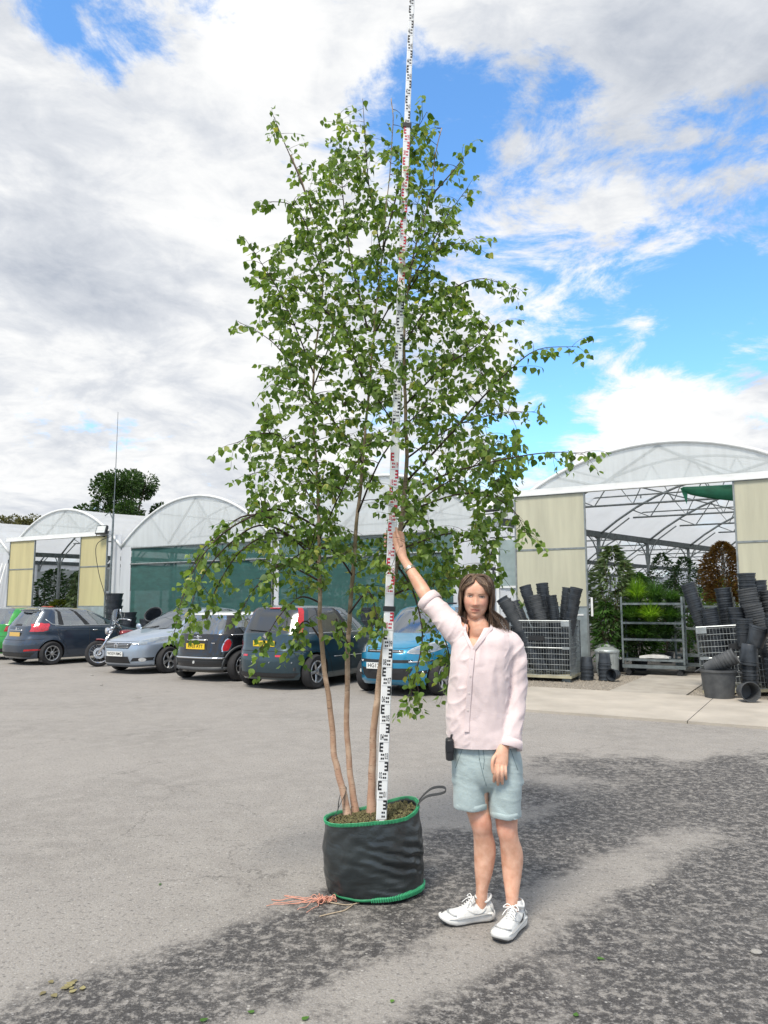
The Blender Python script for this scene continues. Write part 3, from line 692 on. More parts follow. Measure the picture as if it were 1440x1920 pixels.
M_red2 = mat('bright_red_lamp', (.55, .03, .05), .15, coat=.8, var=.3, scale=30)
M_head = mat('headlamp_bowl', (.62, .64, .64), .18, metal=.3, coat=1.0, var=.18, scale=16)
M_plateY = mat('yellow_plate', (.75, .52, .02), .35, coat=.4)
M_plateO = mat('amber_plate', (.62, .40, .10), .35, coat=.4)
M_plateW = mat('white_plate', (.72, .73, .71), .35, coat=.4)
M_ink = mat('black_lettering', (.01, .01, .01), .5)
M_silverline = mat('satin_strip', (.55, .58, .6), .3, metal=.7)

WHEELS = {}
def wheel_meshes(R, wd, style, rim_mat):
    key = (R, style)
    if key in WHEELS: return WHEELS[key]
    Rr = R * .66
    t = MB(); M = Matrix.Rotation(radians(90), 4, 'Y')
    t.lathe([(Rr, -wd / 2 + .01), (Rr + .02, -wd / 2), (R - .03, -wd / 2 - .004), (R - .008, -wd / 2 + .02), (R, -wd / 2 + .045), (R, wd / 2 - .045), (R - .008, wd / 2 - .02), (R - .03, wd / 2 + .004), (Rr + .02, wd / 2), (Rr, wd / 2 - .01)], 36, M)
    for k in range(3): pass
    r = MB()
    r.lathe([(Rr, wd / 2 - .012), (Rr - .008, wd / 2 - .004), (Rr - .022, wd / 2 - .012), (Rr - .03, wd / 2 - .05), (Rr - .035, -.02)], 36, M)
    n, sw, tw = {'eight': (8, .030, .55), 'five_y': (5, .046, .75), 'seven': (7, .036, .7), 'five': (5, .062, .8), 'multi': (9, .026, .6)}[style]
    for k in range(n):
        a0 = 2 * pi * k / n
        arms = [0.0] if style in ('eight', 'seven', 'five', 'multi') else [-.13, .13]
        for da in arms:
            P = []
            for q in range(5):
                u = q / 4; rad = .045 + (Rr - .06) * u + .01; wv = sw * (1 - (1 - tw) * (1 - abs(2 * u - 1))) ; a = a0 + da * u * 1.6
                xx = wd / 2 - .012 - .018 * (1 - u) ** 2 - .004
                c = Vector((xx, cos(a) * rad, sin(a) * rad)); tn = Vector((0, -sin(a), cos(a)))
                P.append([c - tn * wv / 2, c - tn * wv * .32 + Vector((.012, 0, 0)), c + tn * wv * .32 + Vector((.012, 0, 0)), c + tn * wv / 2, c + Vector((-.03, 0, 0))])
            r.rings(P, True, True, True)
    r.lathe([(.001, wd / 2 - .004), (.03, wd / 2 - .005), (.05, wd / 2 - .012), (.055, wd / 2 - .045)], 16, M)
    d = MB(); d.lathe([(.001, -.0), (Rr - .03, -.005)], 24, M)
    d.lathe([(.001, .02), (Rr * .62, .022), (Rr * .62, .0)], 24, M)
    WHEELS[key] = (t.mesh('tyre', M_tyre, auto=35), r.mesh('rim', rim_mat, auto=35), d.mesh('brake_disc', M_under))
    return WHEELS[key]

def ring_pts(row, fr, f0=.07, nf=8):
    z, yf, yr, w, n1, n2 = row
    ym = (yf + yr) / 2; a = ym - yf; ln = yr - yf
    def xside(y):
        n = n1 if y < ym else n2
        return w * max(0.0, 1 - (abs(y - ym) / a) ** n) ** (1 / n)
    xc1 = xside(yf + f0 * ln); xc2 = xside(yr - f0 * ln); R = []
    for j in range(nf):
        x = xc1 * j / nf; R.append((x, ym - a * max(0, 1 - (x / w) ** n1) ** (1 / n1), z))
    for f in fr: y = yf + ln * f; R.append((xside(y), y, z))
    for j in range(nf - 1, -1, -1):
        x = xc2 * j / nf; R.append((x, ym + a * max(0, 1 - (x / w) ** n2) ** (1 / n2), z))
    return R

def interp_rows(rows, sub):
    out = []
    A = [np.array(r, float) for r in rows]
    for i in range(len(A) - 1):
        p0 = A[max(i - 1, 0)]; p1 = A[i]; p2 = A[i + 1]; p3 = A[min(i + 2, len(A) - 1)]
        for k in range(sub):
            t = k / sub
            q = .5 * (2 * p1 + (p2 - p0) * t * .9 + (2 * p0 - 5 * p1 + 4 * p2 - p3) * t * t + (3 * p1 - p0 - 3 * p2 + p3) * t ** 3)
            q = .45 * q + .55 * (p1 + (p2 - p1) * t); q[4:] = (p1 + (p2 - p1) * t)[4:]
            q[0] = (p1 + (p2 - p1) * t)[0]; out.append((tuple(q), i))
    out.append((tuple(A[-1]), len(A) - 1)); return out

class Car:
    def __init__(s, spec, root):
        s.sp = spec; s.root = root; sub = 3
        F = spec['fr']; rows = interp_rows(spec['rows'], sub)
        nf = 8; nseg = len(F); half = [ring_pts(r, F, spec.get('f0', .07), nf) for r, i in rows]
        npt = len(half[0]); m = MB(); full = []
        for h in half:
            left = [(-x, y, z) for (x, y, z) in h[::-1]][1:-1]
            full.append(h + left)
        N = len(full[0])
        # material index per face: 0 paint 1 black 2+ glass
        g0, g1 = spec['glass_rows']
        b = 0; m.v = [p for r in full for p in r]
        s.names = {'roof': 2} if 'roof_z' in spec else {}
        spec['roof_index'] = 2 if 'roof_z' in spec else 0
        def idx(nm):
            if nm not in s.names: s.names[nm] = 2 + len(s.names)
            return s.names[nm]
        for i in range(len(full) - 1):
            key = rows[i][1]; z = (full[i][0][2] + full[i + 1][0][2]) / 2
            for j in range(N):
                j2 = (j + 1) % N; mi = 0
                jj = j if j < npt - 1 else (2 * (npt - 1) - 1 - j); left = j >= npt - 1
                if g0 <= key < g1:
                    if jj < nf - 1: mi = idx('windscreen')
                    elif jj >= npt - 1 - (nf - 1): mi = idx('rear_window')
                    elif nf <= jj < nf + nseg - 1:
                        k = jj - nf; nm = spec['side'][k]
                        if nm: mi = idx(('%s|%s' % (nm, 'l' if left else 'r')))
                        elif nm is None: mi = 1
                        else: mi = 0
                    elif jj >= nf + nseg - 1 and spec.get('rear_pillar'): mi = idx('%s|%s' % (spec['rear_pillar'], 'l' if left else 'r'))
                    else: mi = spec.get('apillar', 0)
                elif z < spec.get('clad_z', 0): mi = 1
                elif z > spec.get('roof_z', 9): mi = spec['roof_index']
                m.f.append((i * N + j, i * N + j2, (i + 1) * N + j2, (i + 1) * N + j)); m.m.append(mi)
        m.f.append(tuple(range(N))[::-1]); m.m.append(1)
        m.f.append(tuple((len(full) - 1) * N + j for j in range(N))); m.m.append(spec['roof_index'] if 'roof_z' in spec else 0)
        mats = [spec['paint'], spec.get('clad', M_trim)]
        for k in range(max(list(s.names.values()) + [1]) - 1): mats.append(M_cglass)
        mats.append(M_under)
        me = m.mesh('body', mats, smooth=True)
        o = link('body', me)
        # wheel arches
        c = MB(); Ra = spec['R'] + spec.get('arch', .05)
        for yw in spec['axles']:
            for sx in (-1, 1):
                ring = []
                for q in range(2):
                    x = sx * (spec['w'] - .30 + q * .6); ring.append([(x, yw + Ra * cos(2 * pi * k / 32), spec['R'] + .005 + Ra * sin(2 * pi * k / 32)) for k in range(32)])
                if sx < 0: ring = ring[::-1]
                c.rings(ring, True, True, True)
        c.m = [len(mats) - 1] * len(c.f); cme = c.mesh('cut', mats); co = link('cut', cme)
        bm_ = bmesh.new(); bm_.from_mesh(cme); bmesh.ops.recalc_face_normals(bm_, faces=bm_.faces); bm_.to_mesh(cme); bm_.free()
        bm_ = bmesh.new(); bm_.from_mesh(me); bmesh.ops.recalc_face_normals(bm_, faces=bm_.faces); bm_.to_mesh(me); bm_.free()
        md = o.modifiers.new('arches', 'BOOLEAN'); md.operation = 'DIFFERENCE'; md.object = co; md.solver = 'EXACT'; md.material_mode = 'INDEX'
        dg = bpy.context.evaluated_depsgraph_get(); ev = bpy.data.meshes.new_from_object(o.evaluated_get(dg))
        bpy.data.objects.remove(o); bpy.data.objects.remove(co)
        s.bvh = BVHTree.FromPolygons([v.co.copy() for v in ev.vertices], [tuple(p.vertices) for p in ev.polygons])
        s.split(ev, mats)
        for yw in spec['axles']:
            for sx in (-1, 1):
                w = empty('wheel', (sx * (spec['w'] - spec.get('tw', .19) / 2 - spec.get('inset', .012)), yw, spec['R'])); w.parent = root
                t, r, d = wheel_meshes(spec['R'], spec.get('tw', .19), spec['style'], spec.get('rim_mat', M_alloy))
                for nm, mm in (('tyre', t), ('rim', r), ('brake_disc', d)): link(nm, mm, w)
                w.rotation_euler = (random.uniform(0, 6), 0, 0) if sx > 0 else (random.uniform(0, 6), 0, pi)
        s.interior()
    def split(s, ev, mats):
        inv = {v: k for k, v in s.names.items()}; groups = {}
        mn = [m_.name if m_ else '' for m_ in ev.materials]
        for p in ev.polygons:
            nm = mn[p.material_index] if p.material_index < len(mn) else ''
            key = p.material_index if p.material_index >= 2 and nm != 'underbody' else 0
            groups.setdefault(key, []).append(p)
        for key, ps in groups.items():
            used = {}; vs = []; fs = []; mi = []
            for p in ps:
                f = []
                for v in p.vertices:
                    if v not in used: used[v] = len(vs); vs.append(tuple(ev.vertices[v].co))
                    f.append(used[v])
                fs.append(f); nm = mn[p.material_index]
                mi.append(0 if key else (0 if nm == s.sp['paint'].name else (2 if nm == 'underbody' else 1)))
            if key == 0: name = 'body'; ms = [s.sp['paint'], s.sp.get('clad', M_trim), M_under]
            else:
                raw = inv.get(key, 'side_window'); name = raw.split('|')[0]
                ms = [M_red if name == 'tail_lamp' else s.sp['roof_mat'] if name == 'roof' else (s.sp.get('rear_glass', M_cglass) if name in s.sp.get('dark', ()) else M_cglass)]
            me = bpy.data.meshes.new(name); me.from_pydata(vs, [], fs)
            for q in ms: me.materials.append(q)
            me.polygons.foreach_set('material_index', mi); me.polygons.foreach_set('use_smooth', [True] * len(fs)); me.update()
            me.set_sharp_from_angle(angle=radians(42))
            link(name, me, s.root)
        bpy.data.meshes.remove(ev)
    def cast(s, view, a, z, off=.004):
        L_ = s.sp['L']
        if view == 'front': o, d = Vector((a, -2, z)), Vector((0, 1, 0))
        elif view == 'rear': o, d = Vector((a, L_ + 2, z)), Vector((0, -1, 0))
        elif view == 'right': o, d = Vector((3, a, z)), Vector((-1, 0, 0))
        else: o, d = Vector((-3, a, z)), Vector((1, 0, 0))
        h = s.bvh.ray_cast(o, d)
        if h[0] is None: return None
        n = h[1] if h[1].dot(d) < 0 else -h[1]
        return h[0] + n * off * .6 - d * off * .4
    def patch(s, name, view, poly, mt, off=.005, parent=None, res=.022, smooth_poly=0):
        if smooth_poly:
            P = catmull([(p[0], p[1], 0) for p in list(poly) + [poly[0]]], smooth_poly)[:-1]; poly = [(p.x, p.y) for p in P]
        bm = bmesh.new(); vs = [bm.verts.new((p[0], p[1], 0)) for p in poly]; bm.faces.new(vs)
        bmesh.ops.triangulate(bm, faces=bm.faces[:])
        for it in range(6):
            es = [e for e in bm.edges if e.calc_length() > res]
            if not es: break
            bmesh.ops.subdivide_edges(bm, edges=es, cuts=1, use_grid_fill=False); bmesh.ops.triangulate(bm, faces=[f for f in bm.faces if len(f.verts) > 3])
        last = None; miss = []
        for v in bm.verts:
            q = s.cast(view, v.co.x, v.co.y, off)
            if q is None: miss.append(v)
            else: v.co = q; last = q
        if miss: bmesh.ops.delete(bm, geom=miss, context='VERTS')
        bmesh.ops.recalc_face_normals(bm, faces=bm.faces)
        me = bpy.data.meshes.new(name); bm.to_mesh(me); bm.free(); me.materials.append(mt)
        me.polygons.foreach_set('use_smooth', [True] * len(me.polygons))
        return link(name, me, parent or s.root)
    def line(s, name, view, pts, mt, r=.004, off=.001, parent=None, flat=1.0):
        P = []
        for p, q in zip(pts[:-1], pts[1:]):
            n = max(1, int(math.hypot(q[0] - p[0], q[1] - p[1]) / .05))
            for k in range(n): P.append((p[0] + (q[0] - p[0]) * k / n, p[1] + (q[1] - p[1]) * k / n))
        P.append(pts[-1]); Q = [s.cast(view, a, z, off) for a, z in P]; Q = [q for q in Q if q is not None]
        if len(Q) > 1:
            m = MB(); m.tube(Q, r, 5, flat=flat); return m.build(name, mt, parent or s.root, smooth=True)
    def plate(s, view, a, z, txt, mt, w=.50, h=.105, shift=0.0):
        q = s.cast(view, a, z, .012); sg = -1 if view == 'front' else 1
        m = MB(); m.box((0, 0, 0), (w, .012, h)); o = m.build('number_plate', mt, s.root); o.location = q + Vector((0, sg * .006, 0))
        if not txt: return o
        t = text_mesh(txt, .094, M_ink, bold=.0015); lo = link('lettering', t, o)
        bb = [v.co.x for v in t.vertices]; sc = (w * .9) / max(.01, max(bb) - min(bb))
        lo.rotation_euler = (radians(90), 0, 0 if view == 'front' else pi); lo.location = (-sg * shift, sg * .008, 0); lo.scale = (min(sc, 1.0), 1, 1)
        return o
    def badge(s, view, a, z, r=.045, name='badge', mt=None):
        q = s.cast(view, a, z, .006); m = MB(); M = Matrix.Rotation(radians(90), 4, 'X'); m.lathe([(r, -.006), (r, .006), (r * .86, .009), (r * .8, .004), (.001, .005)], 18, M)
        o = m.build(name, mt or M_chrome, s.root, auto=40); o.location = q
        if view == 'rear': o.rotation_euler.z = pi
        return o
    def handle(s, view, y, z, mt, ln=.17):
        q = s.cast(view, y, z, .012)
        if q is None: return
        m = MB(); sg = 1 if view == 'right' else -1
        m.tube([q + Vector((0, -ln / 2, 0)), q + Vector((sg * .018, -ln * .35, 0)), q + Vector((sg * .02, ln * .35, .003)), q + Vector((0, ln / 2, 0))], [.010, .013, .013, .010], 6)
        m.build('door_handle', mt, s.root, smooth=True)
    def mirror(s, y, z, mt):
        for sx, view in ((1, 'right'), (-1, 'left')):
            q = s.cast(view, y, z, 0)
            if q is None: continue
            m = MB(); R = []
            for k in range(7):
                u = k / 6; rr = .075 * sqrt(max(.02, 1 - (2 * u - 1) ** 2))
                R.append([(q.x + sx * (.04 + .17 * u), q.y + .02 + rr * .55 * cos(t), q.z + .05 + rr * sin(t)) for t in [2 * pi * j / 10 for j in range(10)]])
            m.rings(R, True, True, True); m.tube([q - Vector((sx * .02, 0, 0)), (q.x + sx * .08, q.y + .01, q.z + .02)], .022, 6)
            m.build('wing_mirror', mt, s.root, smooth=True)
    def interior(s):
        sp = s.sp; m = MB(); y0, y1 = sp['cabin']; w = sp['w'] - .2; zb = sp['belt']
        m.box((0, (y0 + y1) / 2, .38), (2 * w, y1 - y0, .06)); m.box((0, y0 + .18, zb - .13), (2 * w, .34, .22))
        m.build('dashboard', M_interior, s.root)
        for (x, y, ww) in ((-.36, y0 + .95, .46), (.36, y0 + .95, .46), (0, y1 - .72, 1.15)):
            m = MB(); R = []
            for (z, yy, t, k) in ((.45, -.30, .30, .9), (.62, -.28, .32, 1), (.66, .02, .10, 1), (.85, .08, .09, 1), (1.08, .15, .08, .9), (1.12, .17, .05, .8)):
                hw = ww / 2 * k; R.append([(x - hw, y + yy, z), (x + hw, y + yy, z), (x + hw, y + yy + t * 1.6, z), (x - hw, y + yy + t * 1.6, z)])
            m.rings(R, True, True, True)
            if ww < .6: m.box((x, y + .22, 1.2), (.24, .08, .16)); 
            m.build('seat', M_interior, s.root, smooth=False)
        m = MB(); M = Matrix.Translation((.36, y0 + .5, zb - .02)) @ Matrix.Rotation(radians(60), 4, 'X'); m.tube([M @ Vector((.18 * cos(a), .18 * sin(a), 0)) for a in [2 * pi * k / 20 for k in range(21)]], .016, 6)
        m.build('steering_wheel', M_interior, s.root, smooth=True)
    def doors(s, ys, zlo, zhi, views=('right', 'left')):
        for v in views:
            for pl in ys: s.line('door_seam', v, pl, M_trim, .005, .0)

FR5 = [.07, .11, .15, .20, .27, .34, .41, .47, .52, .58, .64, .70, .755, .79, .84, .89, .93]

def car_root(xc, y_near, L, facing, label, group='cars parked along the greenhouses', turn=0.0):
    "facing 'out': nose towards the yard; 'in': tail towards the yard. y_near is the facade distance of the end nearest the yard"
    if facing == 'out': return empty('parked_car', fw(xc, y_near, 0), FR, label, 'car', group)
    a = FR + turn; return empty('parked_car', fw(xc, y_near, 0) + Vector((-sin(a), cos(a), 0)) * L, a + pi, label, 'car', group)

# --- silver blue hatchback, nose out
def silver_car():
    r = car_root(-9.25, -5.42, 4.0, 'out', 'silver blue small hatchback parked nose out beside the motorcycle')
    P = paint('silver_blue_paint', (.36, .43, .52), .55, .3)
    n = None
    sp = dict(L=4.0, w=.865, R=.30, axles=(.83, 3.34), style='five_y', paint=P, belt=.97, cabin=(1.15, 3.75), fr=FR5, glass_rows=(8, 10), roof_index=0, arch=.045,
              side=['', '', 'side_window', 'side_window', 'side_window', 'side_window', None, 'rear_side_window', 'rear_side_window', 'rear_side_window', 'rear_side_window', 'rear_side_window', '', '', '', ''],
              rows=[(.17, .16, 3.90, .78, 4, 5), (.24, .05, 3.96, .825, 3.6, 5), (.38, .0, 4.0, .858, 3.2, 5), (.55, .0, 4.0, .87, 3.2, 5), (.68, .03, 3.97, .868, 3.2, 5), (.76, .14, 3.95, .862, 3.0, 5), (.84, .40, 3.93, .855, 3.0, 5), (.93, .82, 3.90, .842, 3.2, 5),
                    (.985, 1.10, 3.87, .815, 3.4, 5), (1.37, 1.86, 3.60, .655, 3.6, 5), (1.435, 2.07, 3.46, .585, 3.2, 4), (1.475, 2.40, 3.2, .42, 3, 3), (1.485, 2.65, 2.95, .2, 2.5, 2.5)])
    c = Car(sp, r)
    for sx in (-1, 1):
        h = c.patch('headlight', 'front', [(sx * .40, .66), (sx * .55, .645), (sx * .74, .70), (sx * .80, .80), (sx * .74, .835), (sx * .56, .77)], M_head, .006, smooth_poly=3)
        c.patch('lamp_lens', 'front', [(sx * .41, .665), (sx * .55, .652), (sx * .735, .705), (sx * .79, .80), (sx * .74, .828), (sx * .56, .765)], M_lens, .012, parent=h, smooth_poly=3)
        f = c.patch('fog_lamp', 'front', [(sx * (.60 + .05 * cos(a)), .33 + .045 * sin(a)) for a in [k * pi / 6 for k in range(12)]], M_head, .008)
        c.patch('lower_intake', 'front', [(sx * .40, .29), (sx * .72, .31), (sx * .74, .38), (sx * .46, .37)], M_trim, .004)
    c.patch('grille', 'front', [(-.36, .575), (.36, .575), (.42, .68), (-.42, .68)], M_trim, .005)
    for z in (.60, .63, .66): c.line('grille_bar', 'front', [(-.37, z), (.37, z)], M_chrome if z == .66 else M_alloy, .007, .012)
    c.line('grille_surround', 'front', [(-.43, .69), (.43, .69)], M_chrome, .012, .012)
    b = c.badge('front', 0, .625, .06); 
    m = MB(); m.add([(-.022, -.014, .022), (-.006, -.014, .022), (0, -.014, -.008), (.006, -.014, .022), (.022, -.014, .022), (0, -.014, -.03)], [(0, 1, 2, 5), (2, 3, 4, 5)]); m.build('emblem', M_trim, b)
    c.patch('bumper_intake', 'front', [(-.40, .25), (.40, .25), (.36, .40), (-.36, .40)], M_trim, .005)
    c.line('lower_lip', 'front', [(-.72, .20), (-.4, .185), (.4, .185), (.72, .20)], M_clad, .022, .005)
    c.plate('front', 0, .455, 'WX59 RMG', M_plateW)
    for v in ('right', 'left'):
        c.line('door_seam', v, [(1.28, .92), (1.22, .70), (1.25, .30), (1.4, .22)], M_trim, .005, 0); c.line('door_seam', v, [(2.55, 1.0), (2.62, .75), (2.52, .42), (2.35, .22)], M_trim, .005, 0)
        c.handle(v, 2.40, .83, P); c.line('body_rub_strip', v, [(1.3, .50), (2.9, .52)], P, .012, .003)
    c.line('bonnet_seam', 'front', [(-.60, .74), (-.2, .722), (.2, .722), (.60, .74)], M_trim, .005, 0)
    c.mirror(1.38, .97, P)
    for sx in (-.35, .25):
        q0 = c.cast('front', sx, .975, .012); q1 = c.cast('front', sx + .42, 1.04, .014); m = MB(); m.tube([q0, q1], .010, 5); m.build('wiper', M_trim, r)
    return r
# --- dark blue five-door, tail out
def blue_hatch():
    r = car_root(-13.70, -5.0, 3.95, 'in', 'dark blue five-door hatchback parked tail out beside the motorcycle', turn=radians(-6))
    P = paint('dark_slate_blue_paint', (.034, .052, .082), .4, .26)
    sp = dict(L=3.95, w=.86, R=.30, axles=(.80, 3.27), style='eight', paint=P, belt=.98, cabin=(1.15, 3.7), fr=FR5, glass_rows=(8, 10), roof_index=0, arch=.04,
              side=['', '', 'side_window', 'side_window', 'side_window', 'side_window', None, 'rear_side_window', 'rear_side_window', 'rear_side_window', 'rear_side_window', None, 'quarter_window', '', '', ''],
              rows=[(.17, .16, 3.84, .78, 4, 5), (.24, .05, 3.91, .82, 3.6, 4.5), (.38, .0, 3.95, .85, 3.2, 4.2), (.55, .0, 3.95, .862, 3.2, 4.2), (.66, .03, 3.90, .862, 3.2, 4.2), (.76, .14, 3.84, .858, 3.0, 4.2), (.86, .40, 3.82, .85, 3.0, 4.5), (.94, .82, 3.80, .838, 3.2, 4.5),
                    (1.00, 1.10, 3.77, .81, 3.4, 4.5), (1.36, 1.86, 3.50, .66, 3.6, 4.5), (1.425, 2.07, 3.52, .60, 3.2, 4), (1.465, 2.40, 3.3, .45, 3, 3), (1.475, 2.65, 2.95, .2, 2.5, 2.5)])
    c = Car(sp, r)
    for sx in (-1, 1):
        t = c.patch('tail_lamp', 'rear', [(sx * .58, .86), (sx * .76, .86), (sx * .79, .94), (sx * .755, 1.05), (sx * .72, 1.06), (sx * .66, .97)], M_red2, .008, smooth_poly=2)
        c.patch('tail_lamp', 'right' if sx > 0 else 'left', [(3.56, .86), (3.76, .86), (3.70, 1.05), (3.52, 1.08), (3.44, 1.05)], M_red2, .007)
        c.patch('bumper_reflector', 'rear', [(sx * .52, .36), (sx * .76, .38), (sx * .74, .42), (sx * .54, .41)], M_red, .006)
        v = 'right' if sx > 0 else 'left'
        c.line('window_strip', v, [(1.35, .995), (3.0, 1.0), (3.28, 1.04), (3.42, 1.17)], M_silverline, .011, .006)
        c.line('door_seam', v, [(2.24, 1.0), (2.24, .6), (2.20, .24)], M_trim, .005, 0); c.line('door_seam', v, [(3.15, 1.0), (3.13, .75), (2.95, .55), (2.82, .24)], M_trim, .005, 0)
        c.line('door_crease', v, [(.9, .80), (2.0, .86), (3.3, .91)], P, .010, -.002)
        c.handle(v, 2.08, .87, M_chrome); c.handle(v, 3.0, .88, P)
        m = MB(); m.box((sx * .72, 3.52, .22), (.20, .01, .26)); m.build('mudflap', M_trim, r)
    c.patch('hatch_recess', 'rear', [(-.16, 1.0), (.16, 1.0), (.13, 1.05), (-.13, 1.05)], M_trim, .006)
    c.line('hatch_strip', 'rear', [(-.30, .885), (.30, .885)], M_chrome, .014, .008)
    c.badge('rear', 0, .915, .045)
    c.line('bumper_seam', 'rear', [(-.78, .67), (-.4, .64), (.4, .64), (.78, .67)], M_trim, .006, 0)
    c.patch('bumper_insert', 'rear', [(-.62, .22), (.62, .22), (.70, .33), (-.70, .33)], M_trim, .005)
    c.plate('rear', 0, .785, '', M_plateO)
    q = [c.cast('rear', x, 1.40, .03) for x in (-.5, -.25, 0, .25, .5)]; m = MB(); m.tube([v + Vector((0, .02, .01)) for v in q], [.02, .03, .032, .03, .02], 6, flat=.5); m.build('roof_spoiler', P, r, smooth=True)
    c.mirror(1.38, .99, P); return r
# --- black hatchback with white roof, tail out
def white_roof_car():
    r = car_root(-6.62, -5.68, 3.63, 'in', 'small black hatchback with a white roof and chrome bumper bar')
    P = paint('black_paint', (.010, .011, .014), .25, .22); W = paint('white_roof_paint', (.72, .73, .73), .0, .3)
    sp = dict(L=3.63, w=.845, R=.31, axles=(.60, 3.07), style='seven', paint=P, belt=.93, cabin=(1.05, 3.45), fr=FR5, glass_rows=(8, 10), roof_index=30, roof_mat=W, arch=.035, apillar=1,
              rows=[(.18, .14, 3.52, .76, 4, 4.5), (.25, .04, 3.60, .81, 3.6, 4.2), (.40, .0, 3.63, .84, 3.2, 4.0), (.55, .0, 3.62, .848, 3.2, 4.0), (.66, .04, 3.585, .845, 3.2, 4.2), (.76, .12, 3.56, .835, 3.0, 4.2), (.83, .40, 3.54, .825, 3.0, 4.2), (.90, .92, 3.51, .812, 3.2, 4.2),
                    (.95, 1.10, 3.49, .795, 3.4, 4.2), (1.27, 1.56, 3.32, .705, 3.8, 4.6), (1.335, 1.68, 3.30, .675, 3.6, 4.5), (1.385, 1.92, 3.10, .56, 3, 3.4), (1.405, 2.3, 2.8, .25, 2.5, 2.5)],
              side=['side_window'] * 7 + [None] + ['rear_side_window'] * 7 + [None], roof_z=1.272, dark=())
    c = Car(sp, r)
    for sx in (-1, 1):
        t = c.patch('tail_lamp', 'rear', [(sx * .61, .60), (sx * .70, .61), (sx * .72, .76), (sx * .69, .86), (sx * .63, .84), (sx * .60, .70)], M_chrome, .006, smooth_poly=3)
        c.patch('lamp_lens', 'rear', [(sx * .625, .62), (sx * .69, .63), (sx * .705, .76), (sx * .68, .845), (sx * .64, .825), (sx * .615, .70)], M_red, .012, parent=t, smooth_poly=3)
        v = 'right' if sx > 0 else 'left'
        for yw in sp['axles']:
            P2 = []
            for k in range(15):
                a = pi * (k / 14) * 1.06 - .03 * pi; q = c.cast(v, yw + .385 * cos(a), .315 + .385 * sin(a), .006)
                if q is not None: P2.append(q)
            m = MB(); m.tube(P2, .034, 6, flat=.5); m.build('arch_trim', M_clad, r, smooth=True)
        c.line('sill_trim', v, [(1.05, .22), (2.65, .22)], M_clad, .045, -.01)
        c.line('belt_strip', v, [(1.2, .935), (3.3, .935)], M_chrome, .010, .006); c.handle(v, 2.2, .80, M_chrome)
        c.line('door_seam', v, [(2.38, .93), (2.40, .7), (2.34, .28)], M_trim, .005, 0)
        c.handle(v, 2.2, .80, M_chrome)
    c.line('chrome_bumper_bar', 'rear', [(-.66, .475), (.0, .475), (.66, .475)], M_chrome, .022, .012)
    c.patch('bumper_insert', 'rear', [(-.70, .36), (.70, .36), (.72, .445), (-.72, .445)], M_trim, .004)
    c.line('bumper_skirt', 'rear', [(-.72, .27), (0, .255), (.72, .27)], M_clad, .045, -.01)
    c.line('hatch_handle', 'rear', [(-.26, .825), (.26, .825)], M_chrome, .024, .012)
    c.patch('plate_recess', 'rear', [(-.30, .63), (.30, .63), (.28, .80), (-.28, .80)], M_trim, .004)
    c.plate('rear', 0, .70, 'RV03 AYT', M_plateY, .50, .115)
    b = c.badge('rear', 0, .885, .035)
    m = MB(); m.tube([(-.11, .0, .0), (.11, .0, .0)], .008, 5); m.build('badge_wing', M_chrome, b)
    c.badge('rear', .0, .385, .03, 'fog_lamp', M_head)
    q = c.cast('rear', -.43, .77, .006); m = MB(); m.box((0, 0, 0), (.10, .006, .022)); o_ = m.build('model_badge', M_chrome, r); o_.location = q
    m = MB(); m.tube([(.45, 3.2, .20), (.45, 3.63, .215)], .035, 10, cap=False); m.build('exhaust', M_chrome, r, smooth=True)
    c.mirror(1.35, .93, W); return r
